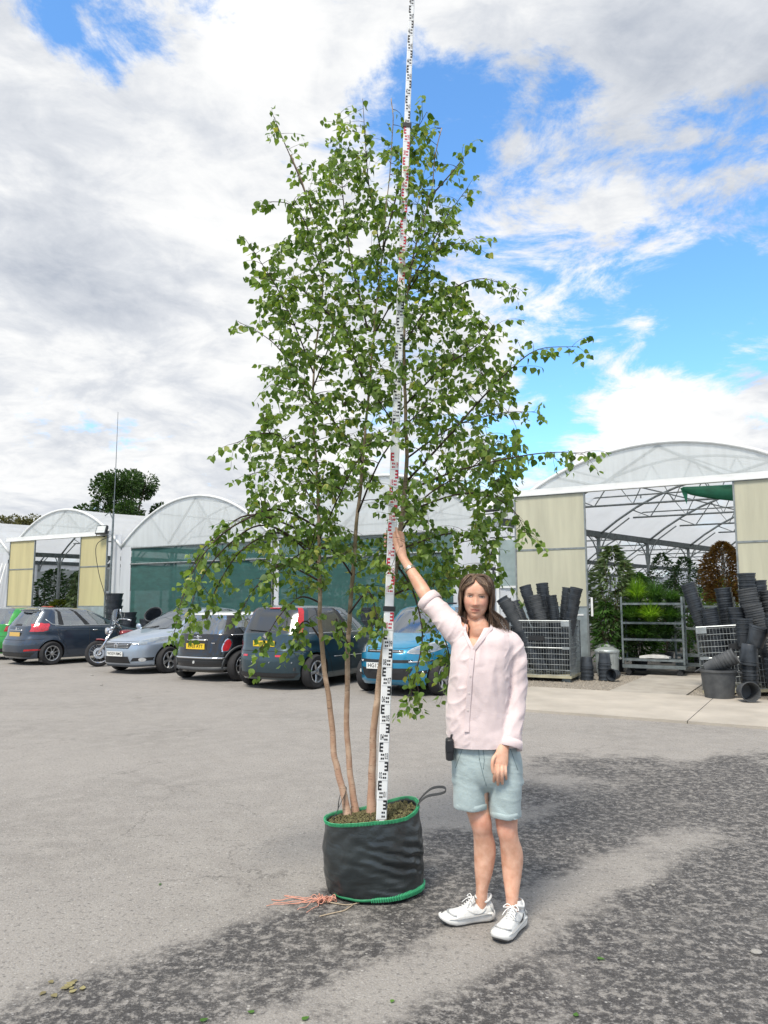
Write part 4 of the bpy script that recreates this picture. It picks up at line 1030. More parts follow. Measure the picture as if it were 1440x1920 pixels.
# --- tall dark teal hatchback, tail out
def teal_car():
    r = car_root(-4.46, -6.2, 4.08, 'in', 'tall dark teal hatchback with red lamps running up its rear pillars')
    P = paint('dark_teal_paint', (.020, .050, .068), .4, .28)
    sp = dict(L=4.08, w=.84, R=.315, axles=(.80, 3.42), style='five', paint=P, belt=1.0, cabin=(1.1, 3.9), fr=FR5, glass_rows=(8, 10), roof_index=0, arch=.04, rim_mat=M_alloy, apillar=0,
              side=['', 'side_window', 'side_window', 'side_window', 'side_window', 'side_window', None, 'rear_side_window', 'rear_side_window', 'rear_side_window', 'rear_side_window', 'rear_side_window', None, 'quarter_window', 'quarter_window', ''],
              rows=[(.18, .16, 3.96, .78, 4, 4.5), (.25, .05, 4.04, .82, 3.6, 4.2), (.40, .0, 4.08, .83, 3.2, 4.0), (.55, .0, 4.08, .84, 3.2, 4.0), (.68, .03, 4.05, .84, 3.2, 4.2), (.78, .14, 3.99, .835, 3.0, 4.4), (.88, .40, 3.96, .845, 3.0, 4.6), (.96, .82, 3.94, .833, 3.2, 4.6),
                    (1.02, 1.05, 3.92, .815, 3.4, 4.6), (1.43, 1.80, 3.70, .685, 3.8, 4.8), (1.49, 1.98, 3.64, .63, 3.4, 4.2), (1.53, 2.3, 3.4, .48, 3, 3.2), (1.545, 2.6, 3.0, .2, 2.5, 2.5)], dark=('rear_window', 'rear_side_window', 'quarter_window'), rear_glass=M_dglass, rear_pillar='tail_lamp')
    c = Car(sp, r)
    for sx in (-1, 1):
        v = 'right' if sx > 0 else 'left'
        c.patch('bumper_reflector', 'rear', [(sx * .38 - .06, .60), (sx * .38 + .06, .60), (sx * .38 + .06, .635), (sx * .38 - .06, .635)], M_red2, .006)
        c.line('belt_strip', v, [(1.2, 1.01), (3.6, 1.02)], M_silverline, .009, .006); c.line('body_rub_strip', v, [(1.2, .56), (2.9, .57)], M_chrome, .008, .006)
        c.line('door_seam', v, [(2.32, 1.02), (2.32, .6), (2.28, .25)], M_trim, .005, 0); c.line('door_seam', v, [(3.25, 1.02), (3.22, .8), (3.02, .56), (2.9, .25)], M_trim, .005, 0)
        c.handle(v, 2.15, .90, M_chrome); c.handle(v, 3.05, .91, M_chrome)
    for x in (-.6, -.2, .2, .6): c.badge('rear', x, .50, .012, 'parking_sensor', M_alloy)
    c.line('bumper_seam', 'rear', [(-.8, .70), (.8, .70)], M_trim, .006, 0); c.patch('bumper_insert', 'rear', [(-.60, .22), (.60, .22), (.68, .31), (-.68, .31)], M_trim, .005)
    c.plate('rear', 0, .83, 'HL', M_plateY, shift=.14); b = c.badge('rear', 0, .965, .048)
    m = MB(); m.box((0, -.012, 0), (.11, .006, .02)); m.build('badge_bar', M_chrome, b)
    q = c.cast('rear', -.42, 1.08, .012); m = MB(); m.box((0, 0, 0), (.13, .004, .07)); o = m.build('window_sticker', mat('yellow_sticker', (.72, .55, .06), .6), r); o.location = q; o.rotation_euler.x = radians(-28)
    q = c.cast('rear', 0, 1.05, .02); m = MB(); m.tube([q, q + Vector((.42, -.02, .02))], .010, 5); m.build('rear_wiper', M_trim, r)
    c.line('high_brake_lamp', 'rear', [(-.12, 1.475), (.12, 1.475)], M_red2, .014, .01)
    c.mirror(1.32, 1.0, P); return r
# --- bright blue small car, nose out
def bright_car():
    r = car_root(-1.99, -5.98, 3.65, 'out', 'bright blue small upright car parked nose out behind the measuring staff')
    P = paint('bright_blue_paint', (.012, .215, .385), .25, .28)
    sp = dict(L=3.65, w=.82, R=.30, axles=(.72, 3.02), style='five_y', paint=P, belt=1.0, cabin=(1.0, 3.45), fr=FR5, glass_rows=(8, 10), roof_index=0, arch=.045,
              side=['', 'side_window', 'side_window', 'side_window', 'side_window', 'side_window', None, 'rear_side_window', 'rear_side_window', 'rear_side_window', 'rear_side_window', None, 'quarter_window', 'quarter_window', '', ''],
              rows=[(.19, .14, 3.56, .74, 4, 5), (.26, .04, 3.62, .785, 3.4, 5), (.40, .0, 3.65, .812, 3.0, 5), (.56, .0, 3.65, .822, 3.0, 5), (.70, .02, 3.62, .82, 3.0, 5), (.80, .09, 3.60, .815, 3.0, 5), (.90, .30, 3.58, .81, 3.0, 5), (.99, .70, 3.56, .80, 3.2, 5),
                    (1.04, .92, 3.54, .785, 3.4, 5), (1.44, 1.48, 3.36, .665, 3.8, 5), (1.50, 1.65, 3.30, .615, 3.4, 4.2), (1.54, 1.95, 3.1, .48, 3, 3.2), (1.555, 2.3, 2.8, .2, 2.5, 2.5)])
    c = Car(sp, r)
    for sx in (-1, 1):
        v = 'right' if sx > 0 else 'left'
        h = c.patch('headlight', 'front', [(sx * .40, .735), (sx * .56, .715), (sx * .72, .755), (sx * .765, .85), (sx * .70, .905), (sx * .55, .86), (sx * .44, .79)], M_head, .008, smooth_poly=3)
        c.patch('lamp_lens', 'front', [(sx * .42, .742), (sx * .56, .725), (sx * .71, .762), (sx * .75, .85), (sx * .695, .892), (sx * .55, .85), (sx * .45, .79)], M_lens, .016, parent=h, smooth_poly=3)
        c.line('bumper_light', 'front', [(sx * .44, .585), (sx * .70, .60)], M_chrome, .018, .008)
        c.patch('fog_recess', 'front', [(sx * .42, .33), (sx * .70, .37), (sx * .69, .45), (sx * .56, .43)], M_trim, .005); c.badge('front', sx * .60, .40, .032, 'fog_lamp', M_head)
        c.line('door_seam', v, [(1.12, .98), (1.08, .7), (1.12, .28)], M_trim, .005, 0); c.line('door_seam', v, [(2.06, 1.02), (2.06, .6), (2.04, .26)], M_trim, .005, 0); c.handle(v, 1.9, .90, P)
        c.line('body_rub_strip', v, [(1.1, .50), (2.6, .52)], M_trim, .025, .004)
    c.patch('grille', 'front', [(-.36, .735), (.36, .735), (.34, .78), (-.34, .78)], M_trim, .006); c.line('grille_bar', 'front', [(-.34, .757), (.34, .757)], M_chrome, .008, .012)
    c.patch('bumper_intake', 'front', [(-.48, .57), (.48, .57), (.50, .62), (-.50, .62)], M_trim, .005)
    c.patch('lower_intake', 'front', [(-.44, .36), (-.34, .29), (.34, .29), (.44, .36), (.50, .48), (-.50, .48)], M_trim, .005)
    c.badge('front', 0, .80, .05)
    c.plate('front', -.06, .515, 'HG12', M_plateW, shift=-.11)
    c.line('bonnet_seam', 'front', [(-.62, .86), (-.36, .81), (.36, .81), (.62, .86)], M_trim, .005, 0)
    c.mirror(1.15, 1.02, P); return r
# --- bright green car at the edge, tail out
def green_car():
    r = car_root(-16.05, -4.2, 4.05, 'in', 'bright green hatchback with grey roof, cut off beside the dark blue hatchback')
    P = paint('bright_green_paint', (.02, .26, .035), .2, .28); W = paint('pewter_roof_paint', (.12, .15, .15), .4, .3)
    sp = dict(L=4.05, w=.87, R=.31, axles=(.80, 3.35), style='multi', paint=P, belt=.98, cabin=(1.1, 3.8), fr=FR5, glass_rows=(8, 10), roof_index=6, roof_mat=W, roof_z=1.36, arch=.04,
              side=['', '', 'side_window', 'side_window', 'side_window', 'side_window', None, 'rear_side_window', 'rear_side_window', 'rear_side_window', 'rear_side_window', 'rear_side_window', None, '', '', ''],
              rows=[(.18, .16, 3.94, .79, 4, 5), (.25, .05, 4.01, .83, 3.6, 4.5), (.40, .0, 4.05, .86, 3.2, 4.2), (.55, .0, 4.05, .872, 3.2, 4.2), (.68, .03, 4.0, .87, 3.2, 4.2), (.78, .14, 3.96, .865, 3.0, 4.2), (.86, .40, 3.94, .858, 3.0, 4.5), (.95, .82, 3.92, .845, 3.2, 4.5),
                    (1.0, 1.10, 3.90, .82, 3.4, 4.5), (1.38, 1.80, 3.62, .67, 3.6, 4.5), (1.44, 2.0, 3.52, .61, 3.2, 4), (1.48, 2.35, 3.3, .46, 3, 3), (1.49, 2.6, 2.95, .2, 2.5, 2.5)])
    c = Car(sp, r)
    for sx in (-1, 1):
        v = 'right' if sx > 0 else 'left'
        c.patch('tail_lamp', 'rear', [(sx * .56, .80), (sx * .82, .80), (sx * .80, .97), (sx * .60, .95)], M_red, .008)
        c.line('door_seam', v, [(2.28, 1.0), (2.28, .6), (2.24, .25)], M_trim, .005, 0); c.handle(v, 2.1, .87, P); c.handle(v, 3.0, .88, P)
    c.line('bumper_seam', 'rear', [(-.8, .66), (.8, .66)], M_trim, .006, 0); c.patch('bumper_insert', 'rear', [(-.62, .22), (.62, .22), (.70, .33), (-.70, .33)], M_trim, .005)
    c.mirror(1.38, .99, P); return r
silver_car(); blue_hatch(); white_roof_car(); teal_car(); bright_car(); green_car()
# ------------------------------------------------------------------ pots, cages, bins, trolley, motorcycle
M_pot = mat('black_pot_plastic', (.028, .034, .043), .38, var=.35, scale=5, rvar=.15, col2=(.055, .065, .078))
M_pot2 = mat('dusty_pot_plastic', (.055, .062, .070), .6, var=.35, scale=4, col2=(.10, .105, .11))
M_soilpot = mat('grey_rim_plastic', (.16, .15, .14), .7, var=.3, scale=6)
def pot_profile(r, h):
    return [(r * .001, .004), (r * .74, .0), (r * .76, .006), (r * .80, h * .3), (r * .88, h - .062), (r * .97, h - .060), (r * .97, h - .048), (r * .89, h - .046), (r * .90, h - .028), (r * 1.0, h - .026), (r * 1.005, h - .014), (r * 1.0, h), (r * .95, h), (r * .93, h * .86), (r * .74, .02), (r * .001, .015)]
POT = {}
def pot_mesh(r, h, mt):
    k = (r, h, mt.name)
    if k not in POT: m = MB(); m.lathe(pot_profile(r, h), 20); POT[k] = m.mesh('nursery_pot', mt, auto=35)
    return POT[k]
def pot(loc, rot, r, h, label, group, mt=None, M=None):
    o = link('nursery_pot', pot_mesh(r, h, mt or M_pot))
    if M is not None: o.matrix_world = M
    else: o.location = loc; o.rotation_euler = rot
    return tag(o, label, 'plant pot', group)
BURIED = []      # pots sunk deep in the cages, where one cannot tell them apart
def stack(base, direction, n, r, h, pitch, label, group, mt=None, jitter=.004, flip=False, buried=0):
    "nested pots along an axis from a base point (facade frame)"
    d = Vector(direction).normalized()
    dw = Vector((cos(FR) * d.x - sin(FR) * d.y, sin(FR) * d.x + cos(FR) * d.y, d.z))
    q = dw.to_track_quat('Z', 'Y').to_matrix().to_4x4(); b = fw(*base)
    if flip: q = q @ Matrix.Rotation(pi, 4, 'X')
    for k in range(n):
        p = b + dw * (pitch * k + (h if flip else 0)) + Vector((random.gauss(0, jitter), random.gauss(0, jitter), 0))
        M = Matrix.Translation(p) @ q @ Matrix.Rotation(random.uniform(0, 6), 4, 'Z')
        if k < buried: BURIED.append((r, h, M)); continue
        pot(None, None, r, h, label, group, mt, M)
def cage(x, y, w, d, h, rz, label, lean=0.0, zb=.14):
    r = empty('mesh_cage', fw(x, y, 0), FR + rz, label, 'cage', 'wire mesh pot cages'); r.rotation_euler.y = lean
    wire = mat('zinc_wire', (.34, .37, .38), .45, metal=.6, var=.2, scale=8)
    def panel(ax, off):
        m = MB(); L_ = w if ax == 'x' else d
        P = (lambda a, z: (a, off, z)) if ax == 'x' else (lambda a, z: (off, a, z))
        nv = int(L_ / .052)
        for k in range(1, nv):
            a = -L_ / 2 + L_ * k / nv; m.tube([P(a, zb), P(a, h)], .0036, 4, cap=False)
        for k in range(0, int((h - zb) / .105) + 1):
            z = zb + .105 * k; m.tube([P(-L_ / 2, z), P(L_ / 2, z)], .0042, 4, cap=False)
        for z in (zb + (h - zb) * .5, h): m.tube([P(-L_ / 2, z), P(L_ / 2, z)], .013, 6)
        for a in (-L_ / 2, L_ / 2): m.tube([P(a, zb), P(a, h)], .016, 6)
        return m.build('mesh_panel', wire, r)
    panel('x', -d / 2); panel('x', d / 2); panel('y', -w / 2); panel('y', w / 2)
    m = MB(); m.box((0, 0, zb - .03), (w + .04, d + .04, .05)); m.build('base_tray', mat('cream_painted_steel', (.38, .36, .25), .6, var=.25, scale=6), r)
    for sx in (-1, 1):
        for sy in (-1, 1):
            m = MB(); m.box((sx * (w / 2 - .1), sy * (d / 2 - .1), (zb - .05) / 2), (.16, .12, zb - .05)); m.build('foot', M_galvdark, r)
    for sx in (-1, 1):
        m = MB(); m.box((sx * (w / 2 - .08), -d / 2 - .012, h - .06), (.17, .012, .10)); m.build('latch', wire, r)
        m = MB(); m.box((sx * (w / 2 - .08), -d / 2 - .012, (h + zb) / 2), (.14, .012, .05)); m.build('latch', wire, r)
    m = MB(); m.box((-.05 * w, -d / 2 - .008, (h + zb) * .64), (.34, .006, .10)); m.build('label_board', M_trim, r)
    return r

# cage beside the open door, stuffed with stacks that lean every way
CX, CY = -.52, -1.72
cage(CX, CY, 1.22, 1.0, 1.22, radians(4), 'wire mesh cage on cream tray, stuffed with pot stacks beside the yellow door')
for (dx, dy, dirn, n, r, h, p, lab) in [
        (.10, -.2, (-.62, -.1, 1), 27, .13, .24, .058, 'black pot in the longest ribbed stack, leaning hardest, by the yellow door'),
        (-.12, .15, (-.5, .2, 1), 19, .12, .24, .075, 'black pot in a stack tipped behind the longest one by the yellow door'),
        (-.28, -.28, (-.35, -.1, 1), 14, .13, .26, .07, 'black pot in a low slanting stack at the cage corner by the yellow door'),
        (.06, .25, (-.12, .05, 1), 19, .135, .27, .086, 'black pot in the upright tall stack amid the cage by the yellow door'),
        (.26, -.24, (-.24, -.05, 1), 20, .125, .26, .070, 'black pot in the forward stack with wide open mouth by the yellow door'),
        (.36, .0, (-.14, 0, 1), 18, .12, .26, .076, 'black pot in the slim stack behind the open mouthed one, yellow door cage'),
        (.22, .22, (.14, .0, 1), 17, .13, .28, .090, 'black pot in the stack tilting towards the open doorway by the yellow door'),
        (.34, -.12, (.24, -.05, 1), 12, .13, .36, .125, 'black pot in the outermost smooth stack tilting towards the open doorway'),
        (-.02, -.34, (-.46, -.12, 1), 20, .135, .26, .07, 'black pot in the foremost slanting stack by the yellow door'),
        (.12, -.05, (-.30, .0, 1), 21, .13, .26, .078, 'black pot in the stack between the upright and the slanting ones'),
        (.42, .3, (.04, .0, 1), 16, .13, .28, .090, 'black pot in the rearmost stack close to the kick plate')]:
    stack((CX + dx, CY + dy, .20), dirn, n, r, h, p, lab, 'pots stacked by the yellow door', M_pot2 if n == 20 else M_pot, buried=int(n * .52))
# stacks stood upside down on the gravel by the galvanised door foot
for k, (x, y, n) in enumerate(((.28, -1.55, 4), (.62, -1.45, 5))):
    stack((x, y, .02), (0, 0, 1), n, .14, .24, .075, ('upturned black pot in the stack on gravel beside the cage tray', 'upturned black pot in the stack on gravel beside the dustbin')[k], 'upturned pots on the gravel', flip=True)
pot(fw(.86, -1.45, .15), (radians(90), 0, FR + radians(-20)), .12, .2, 'single black pot lying on its side between pot stack and dustbin', 'loose pots on the ground')

# tilted cage at the right with its heap of pots
DX, DY = 3.34, -2.28
cage(DX, DY, 1.45, 1.0, 1.20, radians(5), 'leaning wire mesh cage heaped with pots in front of the second yellow door', lean=radians(-4), zb=.12)
for (dx, dy, dirn, n, r, h, p, lab) in [
        (-.36, -.25, (-.16, 0, 1), 15, .15, .27, .075, 'black pot in the upright ribbed stack at the cage corner nearest the trolley'),
        (-.42, .0, (-.30, 0, 1), 17, .135, .26, .098, 'black pot in the stack that sticks out furthest towards the plant trolley'),
        (-.08, -.25, (-.03, 0, 1), 12, .15, .28, .095, 'black pot in the short open stack beside the cage corner'),
        (.08, .15, (-.02, 0, 1), 17, .155, .30, .102, 'black pot in the tallest stack at the back of the leaning cage'),
        (.32, -.2, (-.16, 0, 1), 16, .165, .32, .090, 'black pot in the thick pale mouthed stack at the middle of the leaning cage'),
        (.56, .05, (-.10, 0, 1), 15, .16, .30, .095, 'black pot in the close ribbed stack by the second yellow door'),
        (.66, .28, (-.02, 0, 1), 15, .15, .30, .092, 'black pot in the ribbed stack hard against the second yellow door'),
        (-.20, .2, (-.10, 0, 1), 16, .15, .30, .092, 'black pot in the stack behind the corner one in the leaning cage'),
        (.44, -.34, (-.22, -.05, 1), 14, .16, .30, .085, 'black pot in the foremost slanting stack of the leaning cage'),
        (.30, .3, (-.05, 0, 1), 17, .15, .30, .094, 'black pot in the hindmost stack of the leaning cage')]:
    stack((DX + dx, DY + dy, .18), dirn, n, r, h, p, lab, 'pots stacked in the leaning cage', M_pot2 if dx in (.32, .56, .44) else M_pot, buried=int(n * .5))
# heap in front of it
def tub(x, y, r, h, label):
    o = empty('plastic_tub', fw(x, y, 0.03), FR, label, 'tub')
    m = MB(); m.lathe([(.001, .01), (r * .78, .0), (r * .80, .02), (r * .97, h * .9), (r * 1.04, h * .92), (r * 1.05, h), (r * .98, h), (r * .95, h * .9), (r * .77, .03), (.001, .03)], 28); m.build('wall', M_pot2, o, auto=35)
    for s in (-1, 1): m = MB(); m.tube(catmull([(s * r * 1.02, -.08, h * .96), (s * (r + .06), -.05, h * .9), (s * (r + .06), .05, h * .9), (s * r * 1.02, .08, h * .96)], 4), .014, 6); m.build('lifting_lug', M_pot2, o, smooth=True)
    return o
tub(2.98, -3.55, .28, .46, 'wide grey black plastic tub standing at the foot of the leaning cage')
stack((2.80, -3.53, .48), (.8, 0, .42), 6, .135, .24, .055, 'dusty black pot in the short stack laid across the mouth of the tub', 'pots laid across the tub', M_pot2)
stack((3.42, -3.22, .03), (0, 0, 1), 6, .145, .26, .06, 'black pot in the low stack standing beside the wide tub', 'low stack by the tub')
stack((3.41, -3.24, .56), (.12, 0, 1), 1, .165, .34, .06, 'squat black pot upturned on top of the low stack beside the tub', 'low stack by the tub', flip=True)
stack((3.52, -3.2, .86), (.32, 0, 1), 1, .17, .34, .06, 'black pot thrown slantwise on the heap above the low stack', 'low stack by the tub')
stack((3.36, -2.95, .84), (0, 0, 1), 4, .14, .26, .07, 'black pot in the stack hanging over the wires of the leaning cage', 'stack over the cage wires')
stack((3.86, -3.45, .03), (0, 0, 1), 5, .20, .36, .075, 'big black pot in the thick stack at the end of the heap', 'thick stack at the end of the heap')
stack((3.88, -3.40, .68), (0, 0, 1), 3, .17, .16, .09, 'grey rimmed shallow pot in the pile on the thick stack', 'shallow pots on the thick stack', M_soilpot)
stack((3.86, -3.36, 1.0), (0, 0, 1), 3, .165, .26, .07, 'black pot on the grey rimmed pile at the end of the heap', 'pots on the shallow pile')
q = Matrix.Rotation(FR + radians(28), 4, 'Z') @ Matrix.Rotation(radians(88), 4, 'X')
pot(None, None, .155, .27, 'black pot lying on its side on the concrete edge, mouth outward', 'loose pots on the ground', M_pot2, Matrix.Translation(fw(3.36, -3.80, .19)) @ q)

# pots heaped behind the parked cars
for (x, y, n, r, h, p, dirn, lab) in [(-14.4, -1.15, 9, .27, .36, .19, (0, 0, 1), 'large black pot in the tall stack by the white film wall'),
                                      (-13.6, -1.25, 7, .27, .34, .16, (-.05, 0, 1), 'large black pot in the stack next to the tall one by the film wall'),
                                      (-12.9, -1.2, 5, .26, .34, .19, (.05, 0, 1), 'large black pot in the third stack behind the silver blue car'),
                                      (-7.0, -1.0, 8, .25, .34, .15, (0, 0, 1), 'black pot in the stack standing behind the car with the white roof'),
                                      (-5.4, -.8, 8, .24, .34, .16, (0, 0, 1), 'black pot in the stack behind the dark teal car'),
                                      (-4.0, .55, 9, .2, .3, .15, (0, 0, 1), 'black pot in the stack seen through the green net'),
                                      (-3.3, -.5, 9, .2, .3, .16, (0, 0, 1), 'black pot in the stack behind the bright blue car')]:
    stack((x, y, .02), dirn, n, r, h, p, lab, 'pots stacked behind the parked cars')
for (x, y, z, a, b, lab) in [(-12.35, -1.3, 1.05, 50, 20, 'large black pot tipped mouth down on the heap behind the silver blue car'), (-11.7, -1.2, 1.05, 118, 10, 'large black pot lying open mouthed on the heap behind the silver blue car'), (-11.0, -1.1, 1.02, 100, -30, 'large black pot lying half turned on the heap behind the silver blue car'),
                             (-12.2, -1.2, .55, 85, 40, 'large black pot in the lower layer of the heap, under the tipped one'), (-11.5, -1.15, .55, 95, -10, 'large black pot in the lower layer of the heap, under the open mouthed one'), (-10.8, -1.1, .50, 88, 15, 'large black pot in the lower layer of the heap, under the half turned one'),
                             (-15.3, -1.5, .30, 80, 30, 'large black pot lying at the foot of the aerial pole')]:
    pot(fw(x, y, z), (radians(a), 0, FR + radians(b)), .27, .36, lab, 'large pots heaped behind the cars', M_pot)
for (x, y, z, a, b) in [(-12.0, -1.0, .2, 90, 0), (-11.3, -.95, .2, 90, 90), (-10.7, -1.0, .2, 90, 30)]:
    pot(fw(x, y, z), (radians(a), 0, FR + radians(b)), .27, .36, 'large black pot at the bottom of the heap behind the silver blue car', 'pots at the bottom of the heap')

bp_ = MB()
for (r_, h_, M_) in BURIED: bp_.lathe(pot_profile(r_, h_), 14, M_)
o = bp_.build('nested_pots', M_pot, auto=35); tag(o, 'mass of black nested pots filling the two wire cages', 'plant pots', kind='stuff')
# dustbins
def dustbin(x, y, label, r=.25, h=.52, lid=True):
    o = empty('dustbin', fw(x, y, .03), FR, label, 'dustbin', 'galvanised bins by the doorway')
    zm = mat('bin_zinc', (.42, .46, .46), .4, metal=.55, var=.2, scale=5)
    m = MB(); R = []
    for k in range(14):
        u = k / 13; z = h * u; rr = r * (.90 + .1 * u); R.append([(rr * (1 + (.018 * cos(a * 22) if .12 < u < .86 else 0)) * cos(a), rr * (1 + (.018 * cos(a * 22) if .12 < u < .86 else 0)) * sin(a), z) for a in [2 * pi * j / 88 for j in range(88)]])
    m.rings(R, True, True, False); m.build('bin_wall', zm, o, smooth=True)
    if lid:
        m = MB(); m.lathe([(r * 1.06, h - .03), (r * 1.07, h), (r * 1.05, h + .015), (r * .9, h + .035), (r * .55, h + .075), (.001, h + .09)], 28); m.build('lid', zm, o, smooth=True)
        m = MB(); m.tube([(-.06, 0, h + .08), (-.05, 0, h + .12), (.05, 0, h + .12), (.06, 0, h + .08)], .010, 6); m.build('lid_handle', zm, o, smooth=True)
    for s in (-1, 1): m = MB(); m.tube(catmull([(s * r, -.07, h * .75), (s * (r + .04), -.05, h * .68), (s * (r + .04), .05, h * .68), (s * r, .07, h * .75)], 4), .008, 5); m.build('side_handle', zm, o, smooth=True)
dustbin(.42, -.38, 'lidded galvanised dustbin standing in the doorway beside the kick plate')
dustbin(2.55, .6, 'galvanised bin half hidden behind the leaning cage', .2, .62, False)
dustbin(.22, .35, 'galvanised bin mostly hidden behind the lidded dustbin', .22, .56)

# plant trolleys
def trolley(x, y, rz, label, shelves=(.34, .78, 1.14, 1.56)):
    o = empty('plant_trolley', fw(x, y, .02), FR + rz, label, 'trolley', 'shelved plant trolleys in the doorway')
    W, D, Hh = 1.30, .56, 1.62; st = M_galvdark
    for sx in (-1, 1):
        for sy in (-1, 1):
            m = MB(); m.box((sx * (W / 2 - .02), sy * (D / 2 - .02), Hh / 2 + .16), (.04, .03, Hh - .16)); m.build('upright', st, o)
            m = MB(); m.lathe([(.001, -.02), (.06, -.02), (.06, .02), (.001, .02)], 14, Matrix.Translation((sx * (W / 2 - .12), sy * (D / 2 - .06), .06)) @ Matrix.Rotation(radians(90), 4, 'X')); m.box((sx * (W / 2 - .12), sy * (D / 2 - .06), .11), (.05, .06, .05)); m.build('castor', M_trim, o)
    m = MB(); m.box((0, 0, .17), (W, D, .045)); m.box((0, -D / 2 + .01, .19), (W, .025, .07)); m.build('base', M_galvdark, o)
    for z in shelves:
        m = MB(); m.box((0, 0, z), (W - .05, D - .03, .014)); m.box((0, -D / 2 + .02, z - .014), (W - .05, .02, .045)); m.build('shelf', st, o)
    return o
trolley(1.28, .35, radians(3), 'steel plant trolley loaded with grasses in the open doorway')
trolley(2.2, 1.4, radians(8), 'steel plant trolley standing behind the loaded one', (.4, 1.0, 1.5))
m = MB(); m.box((1.3, .3, .46), (.62, .3, .08)); o = m.build('white_sack', mat('white_sack', (.62, .62, .60), .7, var=.2, scale=6, bump=.4, bscale=14)); o.location = fw(0, 0, .02); o.rotation_euler.z = FR; tag(o, 'flat white sack on the lowest shelf of the loaded trolley', 'sack')
bm = bmesh.new(); bm.from_mesh(o.data); bmesh.ops.subdivide_edges(bm, edges=bm.edges[:], cuts=4, use_grid_fill=True)
for v in bm.verts:
    n_ = mnoise.noise(v.co * 9); u = (v.co.x - 1.3) / .31; w_ = (v.co.y - .3) / .15
    v.co.z = .368 + (v.co.z - .42) * (1 - .55 * u * u) * (1 - .3 * w_ * w_) + .02 * n_
bm.to_mesh(o.data); bm.free()

